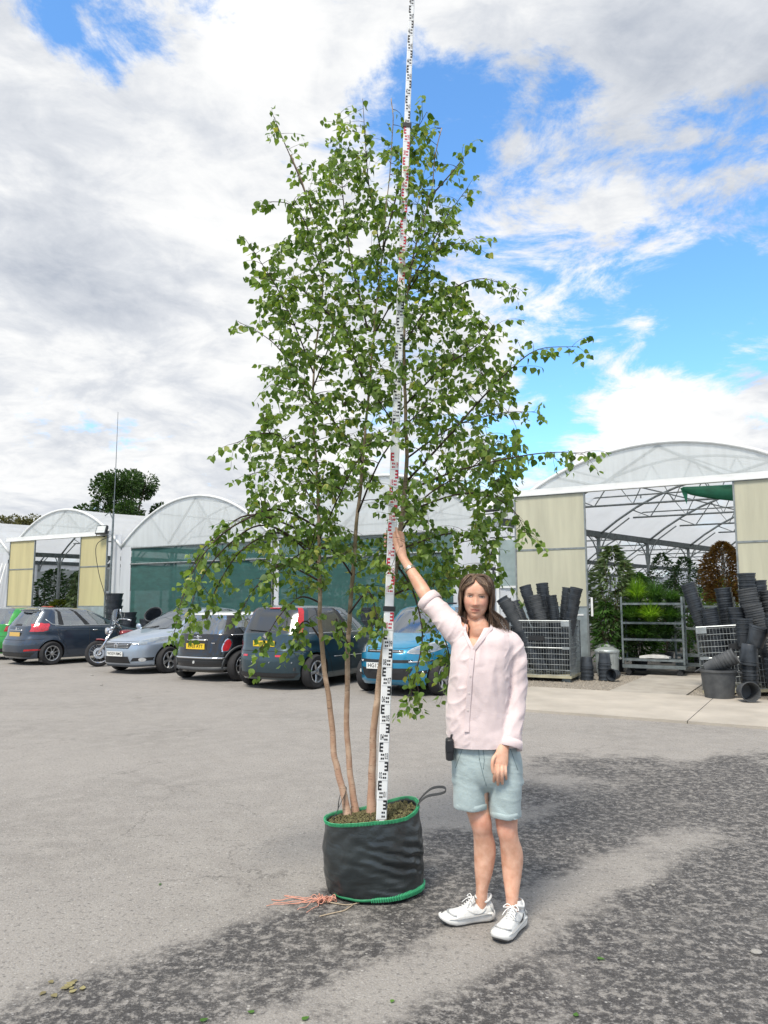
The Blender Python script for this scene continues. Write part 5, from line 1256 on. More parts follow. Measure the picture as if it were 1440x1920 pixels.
# ------------------------------------------------------------------ motorcycle
def motorcycle():
    r = empty('motorcycle', fw(-11.30, -4.17, 0), FR + radians(-26), 'red and chrome cruiser motorcycle leaning on its stand between two hatchbacks', 'motorcycle')
    r.rotation_euler.x = 0; lean = radians(-13); r.rotation_euler.y = lean
    redp = paint('motorcycle_red', (.22, .012, .016), .2, .25)
    def wheel(y, R, name='wheel'):
        w = empty(name, (0, y, R)); w.parent = r
        t = MB(); M = Matrix.Rotation(radians(90), 4, 'Y'); t.lathe([(R * .74, -.05), (R * .9, -.062), (R * .985, -.035), (R, 0), (R * .985, .035), (R * .9, .062), (R * .74, .05)], 32, M); t.build('tyre', M_tyre, w, smooth=True)
        s = MB(); s.lathe([(R * .74, -.035), (R * .70, -.03), (R * .70, .03), (R * .74, .035)], 32, M); s.lathe([(.001, -.06), (.05, -.06), (.05, .06), (.001, .06)], 14, M)
        for k in range(20):
            a = 2 * pi * k / 20; s.tube([(.04 * (1 if k % 2 else -1), .045 * cos(a), .045 * sin(a)), (0, R * .71 * cos(a + .25), R * .71 * sin(a + .25))], .004, 4, cap=False)
        s.build('rim', M_chrome, w, auto=40)
        d = MB(); d.lathe([(.08, .045), (.14, .045), (.14, .05), (.08, .05)], 24, M); d.build('brake_disc', M_alloy, w)
    wheel(0.0, .33); wheel(1.60, .32)
    for s in (-1, 1):
        m = MB(); m.tube([(s * .085, -.02, .33), (s * .085, .22, .72), (s * .085, .40, 1.02)], [.028, .026, .022], 8); m.build('fork_leg', M_chrome, r, smooth=True)
        m = MB(); m.tube(catmull([(0, .40, 1.06), (s * .14, .44, 1.16), (s * .32, .56, 1.14), (s * .44, .68, 1.08)], 5), .015, 7); m.tube([(s * .36, .6, 1.125), (s * .46, .70, 1.07)], .022, 8); m.build('handlebar', M_chrome, r, smooth=True)
        m = MB(); m.tube([(s * .30, .52, 1.15), (s * .36, .46, 1.30)], .008, 5); M = Matrix.Translation((s * .38, .45, 1.33)) @ Matrix.Rotation(radians(90), 4, 'X'); m.lathe([(.001, -.03), (.05, -.025), (.065, 0), (.06, .012), (.001, .012)], 14, M); m.build('mirror', M_chrome, r, smooth=True)
        m = MB(); M = Matrix.Translation((s * .22, .28, .92)) @ Matrix.Rotation(radians(90), 4, 'X'); m.lathe([(.001, -.06), (.035, -.05), (.05, 0), (.052, .03), (.001, .035)], 14, M); m.build('spot_lamp', M_chrome, r, smooth=True)
        m = MB(); m.tube(catmull([(s * .12, .7, .40), (s * .17, 1.0, .26), (s * .19, 1.5, .28), (s * .19, 2.0, .32)], 5), [.03] * 10 + [.045] * 6, 8); m.build('exhaust', M_chrome, r, smooth=True)
    m = MB(); M = Matrix.Translation((0, .24, .90)) @ Matrix.Rotation(radians(90), 4, 'X'); m.lathe([(.001, -.12), (.05, -.11), (.08, -.05), (.092, .03), (.088, .05)], 18, M); hl = m.build('headlight', M_chrome, r, smooth=True)
    m = MB(); m.lathe([(.086, .052), (.05, .07), (.001, .075)], 18, M); m.build('lamp_lens', M_head, hl, smooth=True)
    m = MB(); R = []
    for k in range(9):
        a = radians(200 + 140 * k / 8 - 0); R.append([Vector((.098 * sin(radians(-70 + 17.5 * k)) * 0 + x, yy, zz)) for x, yy, zz in [(s * .06, 0, 0) for s in (-1, 1)]])
    m = MB(); R = []
    for k in range(13):
        a = radians(38 + 62 * k / 12); rr = .36
        R.append([(sx * .075, rr * cos(a) * -1 * -1, .33 + rr * sin(a) + dz) for sx, dz in ((-1, -.02), (-.6, .015), (0, .025), (.6, .015), (1, -.02))])
    m.rings(R, closed=False); m.build('front_mudguard', redp, r, smooth=True)
    m = MB(); R = []
    for k in range(9):
        u = k / 8; rr = .17 * sqrt(max(.03, sin(pi * min(1, .12 + u * .8)))); R.append([(rr * .9 * cos(a), .52 + .55 * u, .82 + rr * .75 * sin(a) - .05 * u) for a in [2 * pi * j / 12 for j in range(12)]])
    m.rings(R, True, True, True); m.build('fuel_tank', redp, r, smooth=True)
    m = MB(); R = []
    for k in range(8):
        u = k / 7; R.append([(.16 * cos(a) * (1 - .2 * u), 1.02 + .75 * u, .70 + .07 * sin(a) + .10 * u * u) for a in [2 * pi * j / 12 for j in range(12)]])
    m.rings(R, True, True, True); m.build('saddle', M_trim, r, smooth=True)
    m = MB(); R = []
    for k in range(9):
        a = radians(10 + 120 * k / 8); R.append([(sx * .10, 1.60 + .37 * cos(a), .33 + .38 * sin(a)) for sx in (-1, 0, 1)])
    m.rings(R, closed=False); m.build('rear_mudguard', redp, r, smooth=True)
    m = MB(); m.box((0, .85, .38), (.30, .40, .28)); m.tube([(0, .72, .45), (0, .62, .72)], .09, 10); m.tube([(0, .92, .45), (0, 1.05, .70)], .09, 10); m.lathe([(.001, -.2), (.11, -.2), (.11, .2), (.001, .2)], 16, Matrix.Translation((0, .88, .33)) @ Matrix.Rotation(radians(90), 4, 'Y')); m.build('engine', M_alloy, r)
    m = MB(); m.tube([(0, .42, 1.0), (0, .55, .70), (0, .62, .30), (0, 1.1, .26), (0, 1.58, .32)], .025, 7); m.tube([(0, .42, 1.0), (0, 1.0, .72), (0, 1.58, .34)], .022, 7); m.build('frame', M_trim, r, smooth=True)
    m = MB(); R = []
    for k in range(7):
        u = k / 6; R.append([(.26 * (1 - .25 * u ** 2) * sin(b), .30 + .10 * cos(b) * -1 + .10 * u + .08, 1.02 + .42 * u) for b in [radians(-75 + 150 * j / 10) for j in range(11)]])
    m.rings(R, closed=False); m.build('windshield', glass_material('screen_acrylic', (.55, .58, .58), .16), r, smooth=True)
    m = MB(); m.tube([(-.05, .8, .3), (-.30, .75, .0)], .014, 6); m.build('side_stand', M_chrome, r)
motorcycle()
# ------------------------------------------------------------------ birch in its growing bag, and the levelling staff
def at(px, py, Y):
    p = radians(7.1); a = (px - 720) / 1400; b = (960 - py) / 1400
    d = Vector((a, cos(p) - b * sin(p), sin(p) + b * cos(p))); return Vector((0, 0, 1.54)) + d * (Y / d.y)
BAGC = Vector((-.064, 4.31, 0))
def growing_bag():
    o = empty('growing_bag', BAGC, 0, 'black woven growing bag with green stitched rim holding the birch', 'growing bag')
    bm_ = bpy.data.materials.new('woven_bag'); bm_.use_nodes = True; N = bm_.node_tree.nodes; L = bm_.node_tree.links; p = N['Principled BSDF']
    tc = N.new('ShaderNodeTexCoord'); mp = N.new('ShaderNodeMapping'); L.new(tc.outputs['Object'], mp.inputs[0]); mp.inputs['Scale'].default_value = (1, 1, 1.6)
    n1 = N.new('ShaderNodeTexNoise'); n1.inputs['Scale'].default_value = 5; n1.inputs['Detail'].default_value = 5; L.new(mp.outputs[0], n1.inputs['Vector'])
    r = N.new('ShaderNodeValToRGB'); r.color_ramp.elements[0].position = .3; r.color_ramp.elements[1].position = .75; r.color_ramp.elements[0].color = (.009, .013, .015, 1); r.color_ramp.elements[1].color = (.026, .034, .037, 1)
    L.new(n1.outputs['Fac'], r.inputs[0]); L.new(r.outputs[0], p.inputs['Base Color']); p.inputs['Roughness'].default_value = .29; p.inputs['Specular IOR Level'].default_value = .7
    wv = N.new('ShaderNodeTexNoise'); wv.inputs['Scale'].default_value = 420; wv.inputs['Detail'].default_value = 2; L.new(tc.outputs['Object'], wv.inputs['Vector'])
    mw = N.new('ShaderNodeMapping'); mw.inputs['Scale'].default_value = (3.2, 3.2, 5); L.new(tc.outputs['Object'], mw.inputs[0])
    wr = N.new('ShaderNodeTexNoise'); wr.inputs['Scale'].default_value = 2.2; wr.inputs['Detail'].default_value = 4; wr.inputs['Distortion'].default_value = 1.1; L.new(mw.outputs[0], wr.inputs['Vector'])
    ad = N.new('ShaderNodeMath'); ad.operation = 'MULTIPLY_ADD'; ad.inputs[1].default_value = .05; L.new(wv.outputs['Fac'], ad.inputs[0]); L.new(wr.outputs['Fac'], ad.inputs[2])
    b = N.new('ShaderNodeBump'); b.inputs['Strength'].default_value = .34; b.inputs['Distance'].default_value = .018; L.new(ad.outputs[0], b.inputs['Height']); L.new(b.outputs[0], p.inputs['Normal'])
    NA, NZ = 112, 44
    def rim_z(a): return .405 + .038 * cos(a) + .012 * sin(a * 2 + .6) + .010 * sin(a * 3)
    def pt(a, u, extra=0.0):
        zt = rim_z(a); z = zt * u
        rr = .250 + .014 * sin(pi * min(1, u * 1.05)) - .022 * (1 - min(1, u / .10)) ** 2 - .006 * u
        rr += .010 * mnoise.noise(Vector((cos(a) * 1.3, sin(a) * 1.3, u * 1.8)))
        # slack folds low on the front and crumples on the right
        f = max(0, 1 - abs(u - .20) / .24); fr_ = max(0, -sin(a + .15))
        rr += .007 * f * fr_ * mnoise.noise(Vector((a * 2, u * 5, 4))) * 2 * sin(u * 60 + 4 * cos(a * 1.0) + 2.5 * mnoise.noise(Vector((a * 1.6, u * 6, 2))))
        g = max(0, 1 - abs(u - .52) / .34) * max(0, cos(a + .95)) ** 3
        rr += .013 * g * sin(u * 46 + a * 9 + 3 * mnoise.noise(Vector((a * 2.4, u * 9, 7))))
        rr += .006 * mnoise.noise(Vector((cos(a) * 5, sin(a) * 5, u * 9))) + extra
        sx = .028 * (1 - u) - .006
        flat = 1 + .05 * cos(2 * a)
        return Vector((rr * cos(a) * flat + sx, rr * sin(a) * .84 - .03, z))
    R = [[pt(2 * pi * j / NA, k / NZ) for j in range(NA)] for k in range(NZ + 1)]
    m = MB(); m.rings(R, True, True, False)
    inner = [[pt(2 * pi * j / NA, 1 - .04 * q, -.006 - .004 * q) for j in range(NA)] for q in range(0, 4)]; m.rings([R[-1]] + inner, True)
    m.build('bag_wall', bm_, o, smooth=True)
    gm = mat('green_trim', (.018, .20, .085), .6, var=.25, scale=30); gl = mat('green_stitch', (.06, .42, .20), .55, var=.15, scale=30)
    m = MB(); m.rings([[pt(2 * pi * j / NA, 1 - du, ex) + Vector((0, 0, dz)) for j in range(NA)] for du, ex, dz in ((.026, .001, 0), (.024, .003, 0), (.0, .004, .003), (.0, -.003, .005), (.0, -.006, .003), (.02, -.008, 0))], True); m.build('rim_trim', gm, o, smooth=True)
    m = MB(); n = 190
    for k in range(n):
        a0, a1 = 2 * pi * k / n, 2 * pi * (k + .5) / n
        m.tube([pt(a0, .972, .005), pt(a0 + .004, 1.0, .006) + Vector((0, 0, .004))], .0017, 4); m.tube([pt(a0, 1.0, .006) + Vector((0, 0, .006)), pt(a1 + .01, 1.0, .004) + Vector((0, 0, .006))], .0017, 4)
    m.build('rim_stitching', gl, o)['kind'] = 'stuff'
    m = MB(); aa = [radians(-150 + 190 * k / 70) for k in range(71)]
    def low(a, ex): 
        w = .012 + .012 * max(0, sin((a + 1.9) * .8)); q = pt(a, .015, ex + .006); q.z = .012 + .010 * max(0, cos(a + .5)); return q, w
    ring = []
    for a in aa:
        q, w = low(a, 0); d = Vector((cos(a), sin(a), 0)); ring.append([q + d * -.004, q + d * .010 + Vector((0, 0, w * .2)), q + d * .012 + Vector((0, 0, w)), q + Vector((0, 0, w * 1.5)), q - d * .004 + Vector((0, 0, w * 1.4))])
    m.rings(ring, False); m.build('base_trim', gm, o, smooth=True)
    m = MB()
    for k in range(64):
        a = radians(-95 + 130 * k / 63); q, w = low(a, .0); d = Vector((cos(a), sin(a), 0)); m.tube([q + d * .012, q + d * .014 + Vector((.003, 0, w)), q + d * .002 + Vector((.004, 0, w * 1.5))], .0022, 4)
    m.build('base_stitching', gl, o)['kind'] = 'stuff'
    wb = mat('black_webbing', (.035, .036, .036), .6, var=.2, scale=40)
    def strap(P, name='handle'):
        P = catmull(P, 7); m = MB(); R = []
        for k, p_ in enumerate(P):
            t = (P[min(k + 1, len(P) - 1)] - P[max(k - 1, 0)]).normalized(); s_ = t.cross(Vector((0, 1, .25))).normalized(); s2 = Vector((.1, .95, .2)).normalized()
            R.append([p_ + s2 * .014 + s_ * .0012, p_ - s2 * .014 + s_ * .0012, p_ - s2 * .014 - s_ * .0012, p_ + s2 * .014 - s_ * .0012])
        m.rings(R, True, True, True); m.build(name, wb, o, smooth=False)
    strap([(.235, -.06, .40), (.25, -.05, .455), (.30, -.04, .495), (.375, -.02, .505), (.408, 0, .515), (.395, .03, .528), (.33, .05, .515), (.265, .04, .46), (.24, .03, .41)])
    strap([(-.20, .12, .36), (-.19, .12, .45), (-.165, .11, .505), (-.15, .06, .50), (-.185, .0, .43), (-.215, -.03, .37)])
    # compost with bark chips
    so = mat('compost', (.050, .044, .030), .95, var=.5, scale=38, bump=.8, bscale=90, col2=(.13, .115, .065))
    m = MB(); rnd = random.Random(2); RR = []
    for k in range(16):
        u = k / 15; RR.append([Vector((pt(2 * pi * j / 48, .93, -.012).x * u, pt(2 * pi * j / 48, .93, -.012).y * u, pt(2 * pi * j / 48, .93).z * u + .385 * (1 - u) + .014 * mnoise.noise(Vector((u * 9 * cos(2 * pi * j / 48), u * 9 * sin(2 * pi * j / 48), 0))))) for j in range(48)])
    m.rings(RR, True); s = m.build('soil', so, o, smooth=True)
    m = MB()
    for k in range(1300):
        a = rnd.uniform(0, 6.3); u = sqrt(rnd.random()) * .97; q = pt(a, .93, -.014); x, y = q.x * u, q.y * u; z = q.z * u + .385 * (1 - u) + .012
        e = Euler((rnd.uniform(0, 3), rnd.uniform(0, 3), rnd.uniform(0, 3))).to_matrix().to_4x4(); m.box((0, 0, 0), (rnd.uniform(.006, .02), rnd.uniform(.004, .010), .003), Matrix.Translation((x, y, z)) @ e)
    c = m.build('bark_chips', mat('chip_bark', (.12, .10, .05), .9, var=.6, scale=60, col2=(.24, .22, .10)), s); c['kind'] = 'stuff'
    return o
growing_bag()

# --- birch
def birch():
    rnd = random.Random(11)
    o = empty('birch_tree', BAGC + Vector((0, 0, .385)), 0, 'tall multi-stemmed birch with bright green leaves growing in the black bag', 'tree')
    inv = Vector(o.location)
    bark = bpy.data.materials.new('birch_bark'); bark.use_nodes = True; N = bark.node_tree.nodes; L = bark.node_tree.links; p = N['Principled BSDF']; p.inputs['Roughness'].default_value = .7
    tc = N.new('ShaderNodeTexCoord'); sp = N.new('ShaderNodeSeparateXYZ'); L.new(tc.outputs['Object'], sp.inputs[0])
    mr = N.new('ShaderNodeMapRange'); mr.inputs['From Min'].default_value = .1; mr.inputs['From Max'].default_value = 1.1; L.new(sp.outputs[2], mr.inputs['Value'])
    cr = N.new('ShaderNodeValToRGB'); cr.color_ramp.elements[0].color = (.44, .265, .185, 1); cr.color_ramp.elements[1].color = (.22, .165, .095, 1); L.new(mr.outputs[0], cr.inputs[0])
    n1 = N.new('ShaderNodeTexNoise'); n1.inputs['Scale'].default_value = 14; n1.inputs['Detail'].default_value = 6; L.new(tc.outputs['Object'], n1.inputs['Vector'])
    mp = N.new('ShaderNodeMapping'); mp.inputs['Scale'].default_value = (30, 30, 190); L.new(tc.outputs['Object'], mp.inputs[0]); n2 = N.new('ShaderNodeTexNoise'); n2.inputs['Scale'].default_value = 1.0; n2.inputs['Detail'].default_value = 3; L.new(mp.outputs[0], n2.inputs['Vector'])
    m1 = N.new('ShaderNodeMix'); m1.data_type = 'RGBA'; L.new(cr.outputs[0], m1.inputs[6]); m1.inputs[7].default_value = (.54, .40, .29, 1)
    k1 = N.new('ShaderNodeMapRange'); k1.inputs['From Min'].default_value = .45; k1.inputs['From Max'].default_value = .72; L.new(n1.outputs['Fac'], k1.inputs['Value']); L.new(k1.outputs[0], m1.inputs[0])
    m2 = N.new('ShaderNodeMix'); m2.data_type = 'RGBA'; L.new(m1.outputs[2], m2.inputs[6]); m2.inputs[7].default_value = (.085, .05, .032, 1)
    k2 = N.new('ShaderNodeMapRange'); k2.inputs['From Min'].default_value = .60; k2.inputs['From Max'].default_value = .70; k2.inputs['To Max'].default_value = .8; L.new(n2.outputs['Fac'], k2.inputs['Value']); L.new(k2.outputs[0], m2.inputs[0]); L.new(m2.outputs[2], p.inputs['Base Color'])
    bu = N.new('ShaderNodeBump'); bu.inputs['Strength'].default_value = .4; bu.inputs['Distance'].default_value = .004; L.new(n2.outputs['Fac'], bu.inputs['Height']); L.new(bu.outputs[0], p.inputs['Normal'])
    twigm = mat('birch_twig', (.045, .026, .02), .7, var=.3, scale=20)
    stems = [([(652, 1540), (648, 1505), (634, 1450), (625, 1400), (618, 1320), (606, 1240), (600, 1150), (599, 1050), (597, 950), (591, 850), (586, 740), (596, 620), (606, 520), (594, 420), (566, 340), (545, 290)], [4.36, 4.40, 4.48, 4.60, 4.55], .0215),
             ([(668, 1535), (662, 1490), (655, 1440), (650, 1330), (653, 1200), (661, 1080), (671, 960), (681, 860), (691, 740), (702, 610), (716, 480), (728, 350), (736, 250), (734, 185)], [4.44, 4.46, 4.50, 4.48, 4.42], .0205),
             ([(697, 1535), (697, 1490), (698, 1440), (703, 1350), (714, 1250), (734, 1120), (750, 1000), (762, 880), (760, 770), (757, 650), (765, 540), (785, 440), (806, 370), (815, 300), (828, 240)], [4.34, 4.32, 4.30, 4.36, 4.40], .0245)]
    skel = []      # (point, radius) usable as twig parents
    def poly(P, ys, n=5):
        pts = [at(px, py, lerp_table([(i / (len(ys) - 1), y) for i, y in enumerate(ys)], k / (len(P) - 1))[0]) for k, (px, py) in enumerate(P)]
        return catmull(pts, n)
    for P, ys, r0 in stems:
        pts = poly(P, ys); m = MB(); K = len(pts) - 1
        rad = [max(.003, r0 * (1 - k / K) ** 1.05 * (1 + .35 * max(0, 1 - k / 5)) * (1 + .07 * mnoise.noise(Vector((k * .7, r0 * 99, 0))))) for k in range(K + 1)]
        wob = [q + Vector((mnoise.noise(Vector((k * .33, 3.1, r0 * 50))), mnoise.noise(Vector((k * .33, 9.1, r0 * 50))), 0)) * .008 for k, q in enumerate(pts)]
        m.tube([q - inv for q in wob], rad, 12); m.build('stem', bark, o, smooth=True)
        for k in range(8, K + 1): skel.append((wob[k], rad[k]))
    traced = [([(765, 900), (830, 830), (905, 745), (960, 690), (1010, 655), (1080, 650)], 4.35, 4.0), ([(765, 920), (850, 885), (960, 858), (1040, 848), (1093, 852)], 4.36, 3.9), ([(757, 650), (800, 580), (860, 535), (910, 523), (962, 543)], 4.4, 4.5),
              ([(806, 370), (850, 320), (874, 288)], 4.42, 4.5), ([(716, 480), (692, 350), (680, 185)], 4.45, 4.35), ([(594, 420), (560, 330), (530, 260), (513, 218)], 4.55, 4.7), ([(690, 620), (655, 470), (640, 330), (634, 218)], 4.5, 4.7),
              ([(606, 520), (560, 395), (493, 378)], 4.5, 4.3), ([(588, 700), (530, 560), (460, 448)], 4.5, 4.2), ([(589, 760), (520, 650), (445, 602)], 4.5, 4.7), ([(595, 900), (520, 815), (437, 832)], 4.5, 4.1), ([(599, 1040), (500, 985), (430, 1020), (375, 1090), (352, 1165)], 4.5, 4.05), ([(598, 1010), (480, 965), (410, 1000), (362, 1060), (340, 1140)], 4.5, 4.2), ([(600, 1090), (530, 1060), (480, 1100), (450, 1150)], 4.5, 4.3), ([(598, 990), (520, 955), (440, 985), (385, 1035), (347, 1105), (326, 1190)], 4.5, 3.95),
              ([(600, 1060), (530, 1000), (455, 1030), (402, 1110), (388, 1165)], 4.5, 4.25), ([(600, 1130), (562, 1120), (520, 1160), (490, 1215)], 4.5, 4.15), ([(602, 1200), (575, 1165), (555, 1185), (548, 1222)], 4.48, 4.3), ([(736, 1115), (790, 1105), (826, 1180), (842, 1230), (838, 1290)], 4.32, 4.05),
              ([(745, 1060), (775, 1110), (792, 1190), (778, 1270), (768, 1312)], 4.32, 4.08), ([(760, 960), (870, 925), (950, 945), (988, 1000)], 4.36, 4.1), ([(750, 1030), (850, 1000), (915, 1035), (945, 1085)], 4.34, 4.5), ([(762, 860), (850, 800), (940, 775), (1002, 772)], 4.36, 4.7),
              ([(759, 760), (830, 690), (890, 650), (930, 610)], 4.4, 4.1), ([(766, 545), (820, 470), (878, 455)], 4.4, 4.1), ([(765, 540), (830, 420), (878, 350)], 4.4, 4.7), ([(690, 740), (640, 620), (560, 540), (478, 520)], 4.48, 4.0), ([(681, 870), (600, 760), (510, 720)], 4.48, 3.95), ([(661, 1080), (620, 1030), (560, 1040), (505, 1090)], 4.48, 4.1),
              ([(672, 960), (720, 850), (800, 760), (850, 740)], 4.48, 4.0), ([(700, 630), (760, 520), (800, 430)], 4.45, 4.05), ([(655, 1150), (690, 1110), (705, 1150), (712, 1190)], 4.45, 4.15), ([(600, 1010), (650, 900), (700, 820)], 4.48, 4.0), ([(718, 470), (745, 360), (770, 270), (800, 210)], 4.45, 4.3), ([(653, 1210), (630, 1160), (640, 1200)], 4.45, 4.25),
              ([(750, 1000), (800, 930), (880, 880), (930, 830)], 4.34, 3.98), ([(598, 960), (540, 880), (470, 890)], 4.48, 4.8), ([(755, 820), (690, 720), (640, 640)], 4.4, 4.0), ([(586, 730), (620, 640), (640, 560)], 4.5, 4.1)]
    tips = []
    for P, y0, y1 in traced:
        pts = poly(P, [y0, (y0 + 2 * y1) / 3, y1], 6); K = len(pts) - 1; r0 = .0030 + .0014 * K / 12
        m = MB(); rad = [max(.0016, r0 * (1 - k / K) + .0012) for k in range(K + 1)]; m.tube([q - inv for q in pts], rad, 7); m.build('branch', twigm if r0 < .011 else twigm, o, smooth=True)
        for k in range(2, K + 1): skel.append((pts[k], rad[k]))
        tips.append(pts)
    # crown outline in the picture plane of the tree: height -> left, right limits
    sil = [(225, 640, 790), (260, 600, 825), (300, 575, 846), (350, 560, 855), (400, 540, 858), (450, 510, 862), (500, 492, 860), (550, 478, 880), (600, 475, 900), (650, 485, 930), (700, 490, 960), (750, 488, 965), (800, 465, 975), (850, 460, 990), (900, 462, 985), (950, 460, 968), (1000, 470, 940), (1050, 480, 925), (1085, 490, 890), (1110, 510, 860)]
    dens = [(225, .16), (300, .5), (400, .72), (500, .85), (600, .9), (700, .95), (800, 1.05), (900, 1.1), (1000, 1.1), (1060, .85), (1090, .5), (1110, .3)]
    SK = np.array([tuple(s[0]) for s in skel]); leaves = []; tw = MB()
    def leaf_at(p, out, size):
        d = Vector((out.x * .55 + rnd.gauss(0, .4), out.y * .55 + rnd.gauss(0, .4), -.85 + rnd.gauss(0, .38))); leaves.append((p, d.normalized(), size))
    def twig(p0, p1, r0, start=.25):
        d = p1 - p0; ln = d.length; n = max(4, int(ln / .045)); P = []
        bend = Vector((rnd.gauss(0, .10), rnd.gauss(0, .10), .10)) * ln
        for k in range(n + 1):
            t = k / n; P.append(p0 + d * t + bend * (4 * t * (1 - t)) * .6 - Vector((0, 0, .12 * ln * t * t)))
        tw.tube([q - inv for q in P], [max(.0009, r0 * (1 - .75 * k / n)) for k in range(n + 1)], 4)
        s = 0.0; step = .0215
        for k in range(n):
            a, b = P[k], P[k + 1]; L_ = (b - a).length; s += L_
            while s > step:
                s -= step; t = k / n
                if t < start: continue
                q = a.lerp(b, rnd.random()); ang = rnd.uniform(0, 6.3); out = Vector((cos(ang), sin(ang), 0)) + d.normalized() * .5
                pe = q + Vector((out.x * .018, out.y * .018, -.006)); leaf_at(pe, out, rnd.uniform(.032, .053) * (1.0 - .15 * t))
        leaf_at(P[-1], d.normalized(), rnd.uniform(.028, .042))
    made = 0; tries = 0
    while made < 2050 and tries < 40000:
        tries += 1; py = rnd.uniform(225, 1110)
        if rnd.random() > lerp_table(dens, py)[0] * .9: continue
        l, r = lerp_table(sil, py); c = (l + r) / 2; hw = (r - l) / 2; u = rnd.uniform(-1, 1)
        px = c + hw * u; dm = .52 * (hw * 4.4 / 1400) * sqrt(max(0, 1 - u * u * .8)) + .08; Y = 4.42 + rnd.uniform(-1, 1) * dm
        # a few holes through the crown
        if mnoise.noise(Vector((px * .011, py * .011, 4.0))) < -.34: continue
        e = at(px, py, Y); dd = SK - np.array(tuple(e)); w = (dd ** 2).sum(1) + np.maximum(0, dd[:, 2] + .02) * .25
        k = int(w.argmin()); b = skel[k][0]; ln = (e - b).length
        if ln < .05: continue
        if ln > .55:
            mid = b.lerp(e, .5) + Vector((0, 0, .06)); tw.tube([b - inv, mid - inv], [.003, .002], 4); b = mid
        twig(b, e, min(.0026, skel[k][1] * .8), .12 if ln < .3 else .25); made += 1
        if made % 3 == 0:
            skel.append((e.lerp(b, .4), .0015)); SK = np.vstack([SK, np.array(tuple(e.lerp(b, .4)))])
    for pts in tips:      # leaves and side shoots along the traced branches
        K = len(pts) - 1
        for k in range(int(K * .35), K + 1):
            ang = rnd.uniform(0, 6.3); leaf_at(pts[k] + Vector((cos(ang) * .015, sin(ang) * .015, -.008)), Vector((cos(ang), sin(ang), 0)), rnd.uniform(.036, .054))
            if rnd.random() < .85:
                t = (pts[min(k + 1, K)] - pts[k - 1]).normalized(); s_ = Vector((rnd.gauss(0, 1), rnd.gauss(0, 1), rnd.gauss(-.25, .5))).normalized(); twig(pts[k], pts[k] + (t * .8 + s_).normalized() * rnd.uniform(.06, .17), .0015, .05)
    tw_o = tw.build('twigs', twigm, o); tw_o['kind'] = 'stuff'
    # leaf shape: pointed, broad near the base, folded on the midrib, tip bent
    def leaf_shape(curl, fold):
        prof = [(0, 0), (.10, .26), (.28, .41), (.50, .36), (.74, .18), (1.0, 0)]
        V = []
        for x, w in prof: V.append((x, 0.0, -curl * x * x))
        for sgn in (1, -1):
            for x, w in prof[1:-1]: V.append((x, sgn * w, -curl * x * x + fold * w))
        F = []
        for sgn in (0, 1):
            b = 6 + 4 * sgn
            f = [(0, 1, b), (1, 2, b + 1, b), (2, 3, b + 2, b + 1), (3, 4, b + 3, b + 2), (4, 5, b + 3)]
            F += [q if sgn == 0 else q[::-1] for q in f]
        return np.array(V), F
    shapes = [leaf_shape(c, f) for c, f in ((.10, .25), (.25, .10), (-.12, .35), (.35, .30), (.02, .05))]
    lm = leaf_mat('birch_leaf', (.050, .112, .018), (.195, .330, .066), .45, .40)
    cr = lm.node_tree.nodes['Color Ramp'].color_ramp; e = cr.elements.new(.94); e.color = (.23, .34, .09, 1); cr.elements[-1].color = (.40, .40, .12, 1)
    # the reaching hand and forearm push the sprays aside
    ha, hb2 = at(742, 1000, 4.10), at(775, 1085, 4.02)
    def clear(p_):
        t = max(0, min(1, (p_ - ha).dot(hb2 - ha) / (hb2 - ha).length_squared)); d_ = p_ - ha.lerp(hb2, t); return math.hypot(d_.x, d_.z) > .085 or d_.y > .10
    leaves = [l for l in leaves if clear(l[0])]
    cam_p = Vector((0, 0, 1.54)); leaves.sort(key=lambda l: (l[0] - cam_p).length / l[2])
    def frame(d):
        a = Vector((rnd.gauss(0, 1), rnd.gauss(0, 1), rnd.gauss(0, .4))); y = (a - d * a.dot(d)).normalized(); z = d.cross(y); return Matrix((d, y, z)).transposed()
    vme = []
    for si, (V, F) in enumerate(shapes):
        for t in (.12, .38, .62, .88, .99):
            me = bpy.data.meshes.new('leaf'); me.from_pydata([tuple(v) for v in V], [], F); at_ = me.attributes.new('tint', 'FLOAT', 'POINT'); at_.data.foreach_set('value', [t] * len(V)); me.materials.append(lm)
            me.polygons.foreach_set('use_smooth', [True] * len(F)); vme.append(me)
    for (p_, d, s) in leaves[:300]:
        ob = link('leaf', vme[rnd.choice([k for k in range(25) if k % 5 != 4 or rnd.random() < .25])], o); ob.matrix_local = Matrix.Translation(p_ - inv) @ (frame(d) * s).to_4x4()
    VV = []; FF = []; TT = []
    for (p_, d, s) in leaves[300:]:
        V, F = shapes[rnd.randrange(5)]; M3 = np.array(frame(d)) * s; b = len(VV) * len(V)
        VV.append(V @ M3.T + np.array(tuple(p_ - inv))); FF += [tuple(b + i for i in f) for f in F]; TT += [rnd.random()] * len(V)
    me = bpy.data.meshes.new('foliage'); me.from_pydata([tuple(v) for v in np.concatenate(VV)], [], FF); at_ = me.attributes.new('tint', 'FLOAT', 'POINT'); at_.data.foreach_set('value', TT); me.materials.append(lm); me.polygons.foreach_set('use_smooth', [True] * len(FF))
    f = link('foliage', me, o); f['kind'] = 'stuff'
    print('LEAVES', len(leaves), 'twigs', made)
birch()

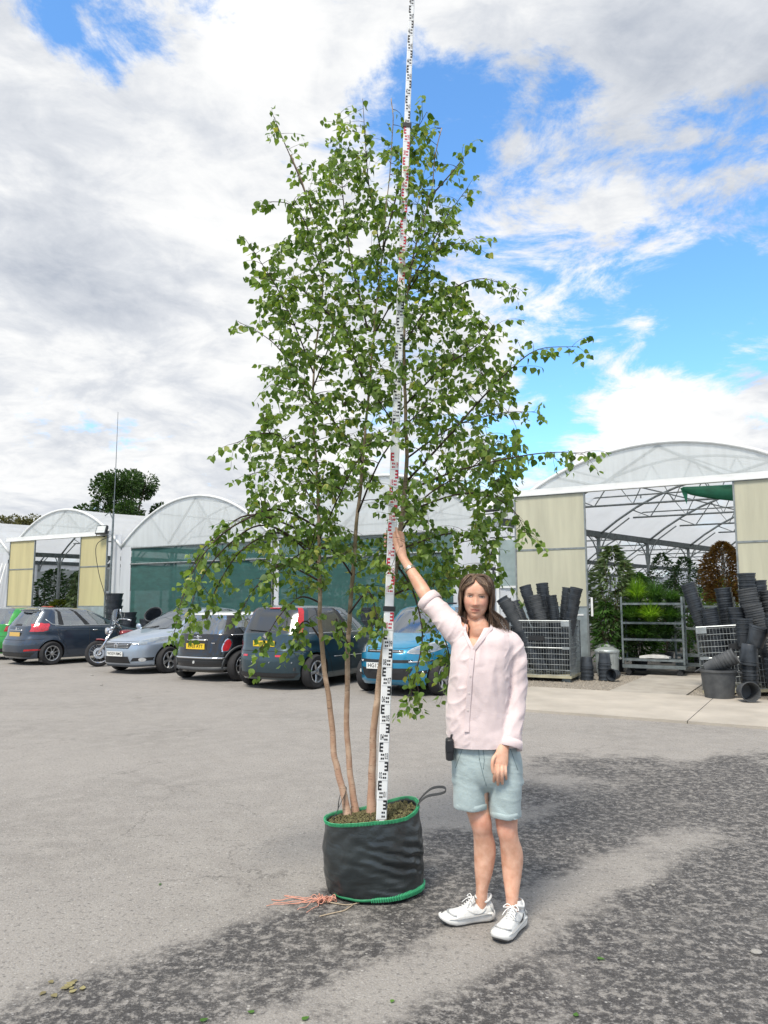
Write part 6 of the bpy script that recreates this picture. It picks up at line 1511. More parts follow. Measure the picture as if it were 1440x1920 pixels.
# --- levelling staff
def staff():
    base = at(715, 1535, 4.18); top = at(772, 0, 4.18); ax = (top - base).normalized()
    o = empty('measuring_staff', base, 0, 'tall white telescopic measuring staff with black and red graduations in the bag', 'measuring staff')
    q = ax.to_track_quat('Z', 'Y'); o.rotation_mode = 'QUATERNION'
    x = Vector((1, .06, 0)); x = (x - ax * x.dot(ax)).normalized(); y = ax.cross(x); o.rotation_quaternion = Matrix((x, y, ax)).transposed().to_quaternion()
    wm = mat('white_staff_paint', (.78, .80, .81), .35, var=.05, scale=10); kb = mat('staff_black', (.012, .012, .013), .5); kr = mat('staff_red', (.50, .012, .035), .5); gy = mat('staff_grey_line', (.30, .31, .32), .5)
    secs = [(-.12, 1.13, .056), (1.13, 2.06, .050), (2.06, 3.02, .045), (3.02, 4.02, .040), (4.02, 4.95, .035)]
    for i, (z0, z1, w) in enumerate(secs):
        m = MB(); d = w * .45
        prof = [(-w / 2, d / 2), (-w / 2, -d / 2 + .004), (-w / 2 + .004, -d / 2), (w / 2 - .004, -d / 2), (w / 2, -d / 2 + .004), (w / 2, d / 2)]
        m.rings([[(a, b, z) for a, b in prof] for z in (z0, z1)], True, True, True); s = m.build('section', wm, o)
        ink = {0: MB(), 1: MB()}; ln = MB(); yf = -d / 2 - .0012
        def rect(mb, xa, xb, za, zb): mb.add([(xa, yf, za), (xb, yf, za), (xb, yf, zb), (xa, yf, zb)], [(0, 1, 2, 3)])
        texts = []
        k0 = max(0, int(math.floor(z0 * 10 + .001)))
        for k in range(k0, int(math.ceil(z1 * 10))):
            z = k * .1
            if z < z0 - .02 or z + .1 > z1 + .03: continue
            mb = ink[(k // 10) % 2]; s_ = 1 if k % 2 == 0 else -1       # E to the right on even decimetres
            def X(t): return s_ * w * t
            def R(a, b, za, zb): xa, xb = sorted((X(a), X(b))); rect(mb, xa, xb, z + za, z + zb)
            R(.34, .46, .050, .100 - .002)
            for q_ in (.050, .069, .088): R(.10, .34, q_, q_ + .010)
            R(-.02, .12, .030, .040); R(.16, .30, .030, .040); R(-.02, .12, .010, .020); R(.16, .30, .010, .020)
            rect(ln, -w * .46, w * .46, z - .0008, z + .0008)
            if k > 0: texts.append(('%02d' % k, -s_ * w * .25, z + .026, (k // 10) % 2))
        for c, mt in ((0, kb), (1, kr)):
            if ink[c].f: ink[c].build('graduation_marks', mt, s)['kind'] = 'stuff'
        ln.build('graduation_lines', gy, s)['kind'] = 'stuff'
        for c, mt in ((0, kb), (1, kr)):
            mb = MB()
            for t, xx, zz, cc in texts:
                if cc != c: continue
                tm = text_mesh(t, .046, mt, bold=.0004); b = len(mb.v)
                mb.add([(xx + v.co.x * .42 * w / .056, yf, zz + v.co.y) for v in tm.vertices], [tuple(p.vertices) for p in tm.polygons]); bpy.data.meshes.remove(tm)
            if mb.f: mb.build('numerals', mt, s)['kind'] = 'stuff'
        if i in (0, 3):
            m = MB(); m.box((0, 0, z1 - .012), (w + .012, d + .008, .028)); m.build('clamp', M_trim, o)
staff()
# ------------------------------------------------------------------ the person
PY = 3.86
def crease(v):
    "ridged noise: thin raised folds, zero mean"
    return (1 - min(1, abs(mnoise.noise(v)) * 3.2)) ** 2 - .3
def limb(m, P, n=24, sub=6):
    "P: rows (point, half width across the picture, half depth)"
    pts = catmull([p for p, a, b in P], sub); K = len(pts)
    ra = catmull([(a, b, 0) for p, a, b in P], sub); R = []
    for k in range(K):
        t = (pts[min(k + 1, K - 1)] - pts[max(k - 1, 0)]).normalized(); A = t.cross(Vector((0, 1, 0)))
        A = A.normalized() if A.length > 1e-4 else Vector((1, 0, 0)); B = t.cross(A).normalized()
        R.append([pts[k] + A * ra[k].x * cos(q) + B * ra[k].y * sin(q) for q in [2 * pi * j / n for j in range(n)]])
    m.rings(R, True, True, True)
def remeshed(m, name, voxel, smooth=4, factor=.5):
    me = m.mesh(name, [M_trim]); bm = bmesh.new(); bm.from_mesh(me); bmesh.ops.recalc_face_normals(bm, faces=bm.faces); bm.to_mesh(me); bm.free()
    o = link(name, me); r = o.modifiers.new('r', 'REMESH'); r.mode = 'VOXEL'; r.voxel_size = voxel; r.adaptivity = 0
    if smooth: s = o.modifiers.new('s', 'SMOOTH'); s.iterations = smooth; s.factor = factor
    dg = bpy.context.evaluated_depsgraph_get(); ev = bpy.data.meshes.new_from_object(o.evaluated_get(dg)); bpy.data.objects.remove(o); bpy.data.meshes.remove(me)
    ev.materials.clear(); ev.polygons.foreach_set('use_smooth', [True] * len(ev.polygons)); return ev
def coords(me):
    c = np.empty(len(me.vertices) * 3); me.vertices.foreach_get('co', c); return c.reshape(-1, 3)
def set_coords(me, c): me.vertices.foreach_set('co', c.ravel()); me.update()
def vnormals(me):
    c = np.empty(len(me.vertices) * 3); me.vertex_normals.foreach_get('vector', c); return c.reshape(-1, 3)
def drop_faces(me, cond):
    bm = bmesh.new(); bm.from_mesh(me); bmesh.ops.delete(bm, geom=[f for f in bm.faces if cond(f.calc_center_median())], context='FACES'); bm.to_mesh(me); bm.free(); me.update()

def skin_material():
    m = bpy.data.materials.new('skin'); m.use_nodes = True; N = m.node_tree.nodes; L = m.node_tree.links; p = N['Principled BSDF']; p.inputs['Roughness'].default_value = .5; p.inputs['Specular IOR Level'].default_value = .4
    p.inputs['Subsurface Weight'].default_value = .12; p.inputs['Subsurface Radius'].default_value = (1, .35, .2); p.inputs['Subsurface Scale'].default_value = .008
    at_ = N.new('ShaderNodeAttribute'); at_.attribute_name = 'flush'; tc = N.new('ShaderNodeTexCoord'); n = N.new('ShaderNodeTexNoise'); n.inputs['Scale'].default_value = 26; n.inputs['Detail'].default_value = 5; L.new(tc.outputs['Object'], n.inputs['Vector'])
    r = N.new('ShaderNodeValToRGB'); r.color_ramp.elements[0].position = .3; r.color_ramp.elements[1].position = .7; r.color_ramp.elements[0].color = (.60, .315, .210, 1); r.color_ramp.elements[1].color = (.77, .475, .345, 1); L.new(n.outputs['Fac'], r.inputs[0])
    mx = N.new('ShaderNodeMix'); mx.data_type = 'RGBA'; L.new(at_.outputs['Fac'], mx.inputs[0]); L.new(r.outputs[0], mx.inputs[6]); mx.inputs[7].default_value = (.56, .17, .13, 1); L.new(mx.outputs[2], p.inputs['Base Color'])
    b = N.new('ShaderNodeBump'); b.inputs['Strength'].default_value = .12; b.inputs['Distance'].default_value = .003; n2 = N.new('ShaderNodeTexNoise'); n2.inputs['Scale'].default_value = 120; L.new(tc.outputs['Object'], n2.inputs['Vector']); L.new(n2.outputs['Fac'], b.inputs['Height']); L.new(b.outputs[0], p.inputs['Normal'])
    return m

HC = at(895, 1159, PY - .03)                 # chin, on the axis of the head
HROT = Euler((radians(4), radians(3.5), radians(-9))).to_matrix()   # slight turn of the face towards the staff
def hd(x, y, z):                              # head frame: x across, y towards the camera, z up from the chin
    return HC + Vector((0, .072, 0)) + HROT @ Vector((x, -y, z))
HEAD = [(-.004, .012, .052, .004), (.003, .025, .068, .014), (.016, .037, .076, .025), (.032, .049, .080, .040), (.05, .057, .082, .058), (.075, .0635, .084, .074), (.10, .0665, .084, .087), (.115, .066, .084, .093), (.135, .068, .087, .098), (.16, .070, .083, .099), (.185, .066, .068, .091), (.205, .050, .045, .072), (.218, .026, .020, .042), (.2225, .004, .003, .006)]
def head_rings(grow=0.0, z0=-.004):
    R = []
    for (z, a, f, b) in catmull_rows(HEAD, 5):
        if z < z0: continue
        ring = []
        for j in range(56):
            t = 2 * pi * j / 56; c, s = sin(t), cos(t); e = 2.25
            k = (abs(c) ** e + abs(s) ** e) ** (-1 / e); x = (a + grow) * c * k; y = ((f if s > 0 else b) + grow) * s * k
            y += feature(x, z) if s > 0 and grow == 0 else 0
            ring.append(hd(x, y, z + grow * (1 if z > .16 else 0)))
        R.append(ring)
    return R
def catmull_rows(rows, n):
    out = []; A = [np.array(r, float) for r in rows]
    for i in range(len(A) - 1):
        p0, p1, p2, p3 = A[max(i - 1, 0)], A[i], A[i + 1], A[min(i + 2, len(A) - 1)]
        for k in range(n):
            t = k / n; out.append(tuple(.5 * (2 * p1 + (p2 - p0) * t + (2 * p0 - 5 * p1 + 4 * p2 - p3) * t * t + (3 * p1 - p0 - 3 * p2 + p3) * t ** 3)))
    out.append(tuple(A[-1])); return out
def gs(x, s): return math.exp(-(x / s) ** 2)
def feature(x, z):
    d = 0.0
    if .062 < z < .125:                       # nose: narrow bridge, fuller tip
        u = min(1, max(0, (.122 - z) / .047)); w = .0085 + .0055 * u; d += (.003 + .021 * u ** 1.4) * gs(x, w) * (1 if z > .073 else max(0, (z - .062) / .011))
    d += .004 * (gs(x - .013, .007) + gs(x + .013, .007)) * gs(z - .072, .008)
    d -= .0070 * (gs(x - .030, .015) + gs(x + .030, .015)) * gs(z - .113, .010)
    d += .0035 * (gs(x - .030, .013) + gs(x + .030, .013)) * gs(z - .112, .005)
    d += .0012 * gs(z - .130, .010) * gs(x, .045)
    d += .0060 * (gs(x - .039, .020) + gs(x + .039, .020)) * gs(z - .078, .020)
    d -= .0018 * (gs(x - .030 - (.07 - z) * .25, .006) + gs(x + .030 + (.07 - z) * .25, .005)) * gs(z - .060, .014)
    d += .0055 * gs(x, .022) * gs(z - .0505, .0045) + .0062 * gs(x, .020) * gs(z - .0390, .0052) - .0052 * gs(x, .026) * gs(z - .0446 - 6 * x * x, .0028) - .002 * gs(x, .02) * gs(z - .029, .005)
    d += .004 * gs(x, .018) * gs(z - .014, .010)
    return d * 1.2

def person():
    rnd = random.Random(21)
    root = empty('person', Vector((.52, 3.84, 0)), 0, 'person in pale pink shirt and light blue shorts reaching up to hold the staff', 'person')
    off = Vector(root.location)
    SK_ = skin_material()
    A = lambda x, y, d=0.0: at(x, y, PY + d)
    # ------------------------------------------------ body
    m = MB(); m.rings(head_rings(), True, True, True)
    for s in (-1, 1):      # ears
        R = []
        for k in range(9):
            u = k / 8; rr = .5 * sin(pi * (.08 + .84 * u)); R.append([hd(s * (.066 + .006 * sin(pi * u)) + s * .010 * cos(q) * rr * 1.2, -.012 - .004 * u + .022 * sin(q) * rr, .082 + .058 * u) for q in [2 * pi * j / 10 for j in range(10)]])
        m.rings(R, True, True, True)
    neck = [(hd(0, -.02, .06), .050, .055), (hd(0, -.018, .0), .048, .052), (A(899, 1176, .02), .051, .054), (A(900, 1190, .03), .062, .060), (A(902, 1204, .035), .085, .070)]
    limb(m, neck)
    limb(m, [(A(902, 1200, .03), .08, .06), (A(900, 1218, .03), .125, .085), (A(899, 1260, .02), .14, .10), (A(898, 1320, .02), .125, .09), (A(900, 1380, .02), .145, .095), (A(908, 1430, .02), .165, .105), (A(912, 1470, .02), .16, .10)])
    # raised arm, hand closed on the staff
    sh = A(858, 1182, .03); el = at(806, 1128, 3.99); wr = at(756, 1047, 4.12)
    limb(m, [(A(872, 1188, .03), .05, .05), (sh, .050, .050), (sh.lerp(el, .55), .042, .042), (el, .036, .038), (el.lerp(wr, .3), .037, .036), (el.lerp(wr, .62), .030, .029), (wr.lerp(el, .12), .0235, .021), (wr, .024, .019)])
    stp = lambda y: at(715 + 57 * (1535 - y) / 1535, y, 4.18)
    hb = wr; pal = [(wr, .023, .018), (at(751, 1030, 4.14), .030, .017), (at(748, 1015, 4.155), .034, .017), (at(747, 1003, 4.158), .033, .016), (at(746.5, 998, 4.16), .027, .013), (at(746.5, 995, 4.16), .014, .008)]
    limb(m, pal)
    def finger(P, r): m.tube(catmull(P, 4), [r * (1 - .22 * k / (4 * (len(P) - 1))) for k in range(4 * (len(P) - 1) + 1)], 10)
    # fingers curl from the palm behind the staff round to its other edge, thumb along the near side
    for k, (y, ln) in enumerate(((1002, 1.0), (1009, 1.05), (1016.5, 1.0), (1024, .85))):
        c = stp(y); z = c.z; b = Vector((c.x + .042, 4.150, z - .006))
        finger([b, Vector((c.x + .040, 4.185, z)), Vector((c.x + .018, 4.212, z + .002)), Vector((c.x - .020, 4.212, z + .003)), Vector((c.x - .036, 4.192, z + .003)), Vector((c.x - .036 + .004 * (1 - ln), 4.172, z + .002))], .0088 if k < 3 else .0078)
    c = stp(1000); finger([at(752, 1024, 4.13), at(748, 1010, 4.128), at(744.5, 999, 4.140), at(743, 989, 4.150)], .0105)
    # hanging arm
    s2 = A(950, 1214, .03); e2 = A(969, 1290, .03); w2 = A(944, 1398, -.10)
    limb(m, [(A(928, 1212, .03), .05, .05), (s2, .046, .050), (s2.lerp(e2, .5), .046, .046), (e2, .040, .042), (e2.lerp(w2, .35), .040, .038), (e2.lerp(w2, .75), .031, .028), (w2, .0275, .022)])
    k1 = A(939, 1428, -.125); limb(m, [(w2, .027, .021), (A(941.5, 1412, -.115), .032, .019), (k1, .037, .017), (A(938, 1436, -.128), .035, .015)])
    for (x0, xe, ye, r, dp) in ((928.5, 926.0, 1466, .0090, -.01), (935.0, 933.5, 1472, .0094, -.014), (941.5, 942.0, 1470, .0092, -.012), (947.5, 949.5, 1461, .0080, -.006)):
        finger([A(x0, 1430, -.126), A((x0 * .6 + xe * .4), 1446, -.138 + dp), A((x0 * .3 + xe * .7), (1446 + ye) / 2 + 2, -.136 + dp * .5), A(xe, ye, -.118)], r)
    finger([A(931, 1414, -.12), A(924.5, 1424, -.14), A(923.0, 1438, -.15), A(925, 1450, -.15)], .0100)
    # legs
    rk = A(901, 1543, -.01); ra_ = at(902.5, 1686, 3.888)
    limb(m, [(A(885, 1440, .02), .085, .09), (A(890, 1490, .01), .072, .078), (A(896, 1520, .0), .056, .062), (A(902, 1543, -.012), .0525, .056), (A(905, 1562, .0), .0475, .052), (A(909, 1592, .022), .0545, .059), (A(907, 1630, .02), .046, .048), (A(904, 1662, .02), .031, .034), (ra_, .0285, .034), (at(901, 1701, 3.893), .027, .032)])
    limb(m, [(A(940, 1445, .02), .085, .09), (A(945, 1495, .0), .072, .078), (A(949, 1530, -.02), .057, .062), (A(951, 1556, -.035), .0505, .056), (A(955, 1576, -.03), .0475, .052), (A(960, 1604, -.01), .0545, .059), (A(960, 1640, -.02), .046, .048), (A(960, 1678, -.05), .032, .035), (at(960.5, 1702, 3.808), .0285, .034), (at(960.5, 1716, 3.812), .027, .032)])
    # kneecaps
    for c in (A(901, 1541, -.055), A(949, 1553, -.08)): m.lathe([(.001, -.03), (.016, -.022), (.024, 0), (.016, .022), (.001, .03)], 12, Matrix.Translation(c + Vector((0, .018, 0))))
    body = remeshed(m, 'body', .0033, 2, .35)
    C = coords(body); fl = np.zeros(len(C)); Hi = HROT.inverted(); o0 = HC + Vector((0, .072, 0))
    loc = (C - np.array(tuple(o0))) @ np.array(Hi).T; x, y, z = loc[:, 0], -loc[:, 1], loc[:, 2]
    fr_ = (y > .04) & (z > -.02) & (z < .2) & (np.abs(x) < .09)
    lips = np.exp(-(x / .0225) ** 4) * np.exp(-((z - .0450 - 5 * x * x) / .0072) ** 4); cheek = .42 * (np.exp(-((np.abs(x) - .040) / .018) ** 2) * np.exp(-((z - .083) / .020) ** 2)); nose = .35 * np.exp(-(x / .014) ** 2) * np.exp(-((z - .076) / .012) ** 2)
    fl[fr_] = np.clip(lips * .75 + cheek + nose, 0, .8)[fr_]
    n_knee = (C[:, 2] < .62) & (C[:, 2] > .40); 
    for c in (A(901, 1541, -.05), A(949, 1553, -.075)): fl += .30 * np.exp(-((C - np.array(tuple(c))) ** 2).sum(1) / .0035)
    at_ = body.attributes.new('flush', 'FLOAT', 'POINT'); at_.data.foreach_set('value', fl)
    set_coords(body, C - np.array(tuple(off))); link('body', body, root, SK_)
    W = lambda nm, mb, mt, **k: (lambda o_: o_)(mb.build(nm, mt, root, **k))
    def rel(mb): mb.v = [tuple(Vector(v) - off) for v in mb.v]; return mb
    # eyes, brows, lashes
    dk = mat('lash_brown', (.045, .024, .016), .6); iris = mat('iris_grey_brown', (.055, .05, .045), .25, coat=.5); wh = mat('eye_white', (.50, .44, .40), .4)
    for s in (-1, 1):
        ex = s * .0305; zc = .1135
        fy = lambda xx, zz: max(0.0, 1) and 0
        def surf(xx, zz):
            rows = HEAD
            a, f, b = lerp_table([(r[0], r[1], r[2], r[3]) for r in rows], zz); e = 2.25; cx = min(.98, abs(xx) / a)
            return f * (1 - cx ** e) ** (1 / e) + feature(xx, zz)
        mb = MB(); P = [hd(ex + .0115 * cos(t), surf(ex + .0115 * cos(t), zc + .0022 * sin(t)) + .0015, zc + .0022 * sin(t)) for t in [2 * pi * k / 16 for k in range(16)]]; mb.add(P, [tuple(range(16))]); W('eye', rel(mb), wh)
        mb = MB(); P = [hd(ex + .0042 * cos(t), surf(ex, zc) + .0026, zc + .0024 * sin(t)) for t in [2 * pi * k / 14 for k in range(14)]]; mb.add(P, [tuple(range(14))]); W('iris', rel(mb), iris)
        mb = MB(); mb.tube([hd(ex + xx, surf(ex + xx, zc + .0045 - .20 * abs(xx)) + .0016, zc + .0042 - .18 * abs(xx) - .05 * xx * s) for xx in [-.0145 + .0029 * k for k in range(11)]], [.0006] + [.0011] * 9 + [.0006], 5); W('eyelashes', rel(mb), dk)
        mb = MB(); mb.tube([hd(ex + xx, surf(ex + xx, zc - .0038) + .0008, zc - .0036 + .12 * abs(xx)) for xx in [-.012 + .0024 * k for k in range(11)]], .0006, 4); W('lower_lid', rel(mb), mat('lid_crease', (.42, .20, .14), .6))
        mb = MB(); mb.tube([hd(s * xx, surf(s * xx, .1285 + .06 * (xx - .012) - 2.2 * max(0, xx - .034) ** 1.3) + .0012, .1262 + .12 * (xx - .012) - 9 * max(0, xx - .030) ** 2) for xx in [.012 + .0036 * k for k in range(10)]], [.0008, .0013, .0016, .0017, .0016, .0015, .0013, .0011, .0009, .0005], 6); W('eyebrow', rel(mb), mat('brow_hair', (.24, .145, .095), .85))
    mb = MB(); mb.tube([hd(xx, .0, 0) * 0 + hd(xx, surf(xx, .0452) + .0040, .0446 + 6.0 * xx * xx) for xx in [-.0264 + .0044 * k for k in range(13)]], [.0004] + [.0010] * 11 + [.0004], 5); W('mouth_line', rel(mb), mat('mouth_shadow_red', (.20, .05, .04), .6))
    # ------------------------------------------------ hair
    hm = bpy.data.materials.new('brown_hair'); hm.use_nodes = True; N = hm.node_tree.nodes; L = hm.node_tree.links; p = N['Principled BSDF']; p.inputs['Roughness'].default_value = .42; p.inputs['Specular IOR Level'].default_value = .45
    ha = N.new('ShaderNodeAttribute'); ha.attribute_name = 'tint'; cr = N.new('ShaderNodeValToRGB'); cr.color_ramp.elements[0].color = (.042, .026, .018, 1); cr.color_ramp.elements[1].color = (.27, .18, .115, 1); e = cr.color_ramp.elements.new(.6); e.color = (.105, .064, .042, 1)
    L.new(ha.outputs['Fac'], cr.inputs[0]); L.new(cr.outputs[0], p.inputs['Base Color'])
    hb_ = MB(); T = []
    def lock(P, r0, t):
        P = catmull(P, 5); K = len(P); n0 = len(hb_.v); hb_.tube(P, [r0 * (.55 + .45 * sin(pi * min(1, .2 + k / K))) * (1 - .93 * max(0, (k / K - .60) / .40) ** 1.6) for k in range(K)], 5, flat=.55); T.extend([t] * (len(hb_.v) - n0))
    def scalp(phi, z, g):      # phi from the face round to the back; returns head frame point on the skull grown by g
        a, f, b = lerp_table([(r[0], r[1], r[2], r[3]) for r in HEAD], min(z, .2224)); c, s = sin(phi), cos(phi); k = (abs(c) ** 2.25 + abs(s) ** 2.25) ** (-1 / 2.25)
        return Vector(((a + g) * c * k, ((f if s > 0 else b) + g) * s * k, z + g * .7 * min(1, max(0, (z - .19) / .03))))
    def H(v): return hd(v.x, v.y, v.z)
    n0 = len(hb_.v)                                 # skull cap under the locks
    cap = []
    for z in (.06, .08, .10, .12, .14, .16, .18, .195, .207, .216, .2215):
        row = []
        for j in range(33):
            lim = 66 if z < .17 else (60 - (z - .17) * 700 if z < .20 else 24); lim = max(lim, 6); ph = radians(lim + (360 - 2 * lim) * j / 32); row.append(H(scalp(ph, z, .007)))
        cap.append(row)
    hb_.rings(cap, False); T.extend([.15] * (len(hb_.v) - n0))
    part = lambda u: Vector((-.016 + .016 * u, .050 - .12 * u, .2215 - .03 * max(0, .35 - u)))
    for k in range(620):
        u = rnd.random(); side = 1 if rnd.random() < .56 else -1; g = rnd.uniform(.006, .017); t = min(1, max(0, rnd.gauss(.48, .24)))
        r0 = rnd.uniform(.0018, .0036); root_p = part(u) + Vector((side * rnd.uniform(0, .008), 0, .004))
        phi = radians(side * (62 + 112 * u ** .8 + rnd.uniform(-6, 6)))
        if abs(degrees_(phi)) > 178: phi = radians(178 * side)
        fz = 1 if u < .22 else 0
        q0 = scalp(phi * .8, .212, g * .8); q1 = scalp(phi * (.80 if fz else .95), .190, g + .001); q2 = scalp(phi, .150, g + .004); q3 = scalp(phi, .095, g + .006 + .006 * rnd.random())
        q4 = scalp(phi, .045, g + .018); q4.x = side * max(abs(q4.x), .058 if side > 0 else .050) if abs(degrees_(phi)) < 110 else q4.x
        back = abs(degrees_(phi)) > 120
        end_z = rnd.uniform(-.105 if side > 0 else -.085, -.045) if not back else rnd.uniform(-.11, -.06)
        fl_ = rnd.uniform(.0, 1) ** 1.5 * .115 if side > 0 else rnd.uniform(-.012, .040)
        q5 = Vector((q4.x + side * fl_ * .45, q4.y * .8 + rnd.uniform(-.012, .02), (q4.z + end_z) / 2)); q6 = Vector((q4.x + side * fl_ + rnd.uniform(-.008, .008), q4.y * .62 + rnd.uniform(-.02, .02) + (.03 if side > 0 and not back else .02), end_z))
        wv = lambda v: v + Vector((rnd.gauss(0, .0016), rnd.gauss(0, .0016), rnd.gauss(0, .002)))
        lock([H(v) for v in (root_p, wv(q0), wv(q1), wv(q2), wv(q3), wv(q4), wv(q5), q6)], r0, t)
    for k in range(190):        # fringe swept from the parting across the brow to one side
        w = rnd.random(); g = rnd.uniform(.004, .012); s_ = 1 if w < .80 else -1; a1 = radians(s_ * rnd.uniform(10, 36)); a2 = radians(s_ * rnd.uniform(38 if s_ > 0 else 50, 62)); 
        q0 = Vector((rnd.uniform(-.022, -.006), rnd.uniform(.0, .048), .219)); q1 = scalp(a1, rnd.uniform(.182, .200), g + .003); q2 = scalp(a2, rnd.uniform(.142, .166), g + .004); q3 = scalp(radians(s_ * rnd.uniform(66, 76)), .112, g + .004); q4 = scalp(radians(s_ * rnd.uniform(74, 90)), .06, g + .012)
        fx = rnd.uniform(.0, .075) if s_ > 0 else rnd.uniform(-.012, .01); q5 = Vector((q4.x + s_ * (fx + .004), q4.y * .85, .0)); q6 = Vector((q4.x + s_ * (fx * 1.4 + .004), q4.y * .7 + .02, rnd.uniform(-.085, -.03)))
        lock([H(v) for v in (q0, q1, q2, q3, q4, q5, q6)], rnd.uniform(.0015, .0030), min(1, max(0, rnd.gauss(.62, .25))))
    for k in range(22):        # stray ends over the collar
        s_ = 1 if k % 3 else -1; x0 = s_ * rnd.uniform(.05, .09); lock([hd(x0, .02, .03), hd(x0 * 1.05 + .006, .045, -.03), hd(x0 * rnd.uniform(.7, 1.1), .055, -.07), hd(x0 * rnd.uniform(.6, 1.2), .06, rnd.uniform(-.12, -.085))], .0014, rnd.uniform(.3, .9))
    rel(hb_); ho = hb_.build('hair', hm, root, smooth=True); ta = ho.data.attributes.new('tint', 'FLOAT', 'POINT'); ta.data.foreach_set('value', T)
    # ------------------------------------------------ shirt
    linen = mat('pink_linen', (.80, .675, .675), .85, var=.05, scale=14, bump=.18, bscale=160, sheen=.3, trans=.12)
    nb = linen.node_tree.nodes; lk = linen.node_tree.links      # crumpled linen: sharp shallow creases under the weave
    tc_ = nb.new('ShaderNodeTexCoord'); cn = nb.new('ShaderNodeTexNoise'); cn.noise_type = 'RIDGED_MULTIFRACTAL'; cn.inputs['Scale'].default_value = 7.5; cn.inputs['Detail'].default_value = 3; cn.inputs['Distortion'].default_value = .8; lk.new(tc_.outputs['Object'], cn.inputs['Vector'])
    cb = nb.new('ShaderNodeBump'); cb.inputs['Strength'].default_value = .28; cb.inputs['Distance'].default_value = .006; lk.new(cn.outputs['Fac'], cb.inputs['Height']); wb_ = [n_ for n_ in nb if n_.type == 'BUMP' and n_ is not cb and n_ != cb][0]; lk.new(cb.outputs[0], wb_.inputs['Normal'])
    m = MB()
    def ring_body(y, l, r, dep, dy=0.0, n=48):
        c = A((l + r) / 2, y, .015 + dy); hw = (r - l) / 2 * 3.86 / 1400 / .992; rr = []
        for j in range(n):
            t = 2 * pi * j / n; cx, sx = cos(t), sin(t); k = (abs(cx) ** 2.5 + abs(sx) ** 2.5) ** (-1 / 2.5); rr.append(c + Vector((hw * cx * k, dep * sx * k, 0)))
        return rr
    tor = [(1176, 874, 927, .066, .02), (1181, 866, 938, .080, .015), (1188, 857, 953, .095, .01), (1200, 849, 962, .108, 0), (1216, 846, 963, .118, 0), (1240, 845, 958, .128, -.005), (1275, 842, 953, .132, -.005), (1315, 839, 952, .130, 0), (1350, 838, 955, .130, 0), (1378, 840, 961, .134, 0), (1412, 842, 966, .136, 0)]
    m.rings([ring_body(*t) for t in catmull_rows(tor, 5)], True, True, True)
    cu1 = at(801, 1123, 4.0)
    limb(m, [(A(880, 1197, .03), .085, .085), (A(862, 1186, .03), .080, .080), (A(842, 1168, .05), .070, .070), (at(822, 1145, 3.95), .060, .061), (at(808, 1131, 3.985), .055, .056), (cu1, .052, .053)])
    cu2 = A(953, 1400, -.075)
    limb(m, [(A(926, 1200, .03), .070, .080), (A(950, 1209, .03), .076, .080), (A(964, 1240, .03), .064, .074), (A(966, 1285, .025), .058, .068), (A(963, 1330, -.01), .054, .062), (A(958, 1370, -.05), .055, .060), (cu2, .056, .058)])
    sh_me = remeshed(m, 'shirt', .0055, 6, .5); C = coords(sh_me); Nn = vnormals(sh_me); D = np.zeros(len(C))
    ax2 = np.array(tuple((cu2 - A(950, 1208, .03)).normalized())); cc = np.array(tuple(A(964, 1300, 0)))
    for i in range(len(C)):
        v = Vector(C[i]); x_, z_ = v.x, v.z
        d = .0030 * mnoise.noise(v * 7)
        low = min(1, max(0, (1.52 - z_) * 3.2))
        d += .0075 * mnoise.noise(Vector((x_ * 22 + z_ * 3, v.y * 8, z_ * 2.2 + 3))) * low                      # soft hanging folds
        d += .0030 * crease(Vector((x_ * 11 + z_ * 2, v.y * 6, z_ * 4 - x_ * 3))) - .0028 * crease(Vector((x_ * 7 - z_ * 3, v.y * 6 + 3, z_ * 5 + x_ * 4))) + .0012 * mnoise.noise(v * 34)      # sharp linen creases
        if x_ < .42: d += .0045 * crease(Vector(((x_ + z_) * 4, v.y * 5, (x_ - z_) * 13 + 2)))                    # drawn from the raised arm
        if x_ > .60: d += .0048 * crease(Vector((x_ * 5, v.y * 5, z_ * 13 - x_ * 10))) + .0045 * mnoise.noise(Vector((x_ * 6, v.y * 6, z_ * 22 - x_ * 14)))     # across the hanging sleeve
        D[i] = d
    C2 = C + Nn * D[:, None]; set_coords(sh_me, C2)
    vb = A(887, 1216, -.13); hem = A(900, 1398, 0)
    hz0 = A(900, 1400, 0).z; axs = (el - sh).normalized(); zc2 = A(957, 1402, -.07).z
    bm = bmesh.new(); bm.from_mesh(sh_me)
    for co, no in ((vb, Vector((1, 0, -.70))), (vb, Vector((1, 0, .38))), (cu1, axs), (Vector((0, 0, hz0)), Vector((0, 0, 1))), (Vector((0, 0, zc2)), Vector((0, 0, 1)))):
        bmesh.ops.bisect_plane(bm, geom=bm.verts[:] + bm.edges[:] + bm.faces[:], plane_co=co, plane_no=no)
    bm.to_mesh(sh_me); bm.free()
    def gone(c):
        if c.z < hz0 and not (c.x > .585 and c.y < 3.86): return True
        if c.z < zc2: return True
        dz = c.z - vb.z
        if c.y < 3.88 and dz > 0 and -.38 * dz < c.x - vb.x < .70 * dz and c.x - vb.x < .075 and c.x - vb.x > -.045: return True
        if (Vector(c) - A(899, 1172, .03)).length < .060 and c.z > A(899, 1186, 0).z: return True
        d = Vector(c) - cu1
        return d.dot(axs) > 0 and d.length < .12
    drop_faces(sh_me, gone); set_coords(sh_me, coords(sh_me) - np.array(tuple(off))); sh_me.polygons.foreach_set('use_smooth', [True] * len(sh_me.polygons)); shirt = link('shirt', sh_me, root, linen)
    bvh = BVHTree.FromPolygons([v.co + off for v in sh_me.vertices], [tuple(p_.vertices) for p_ in sh_me.polygons])
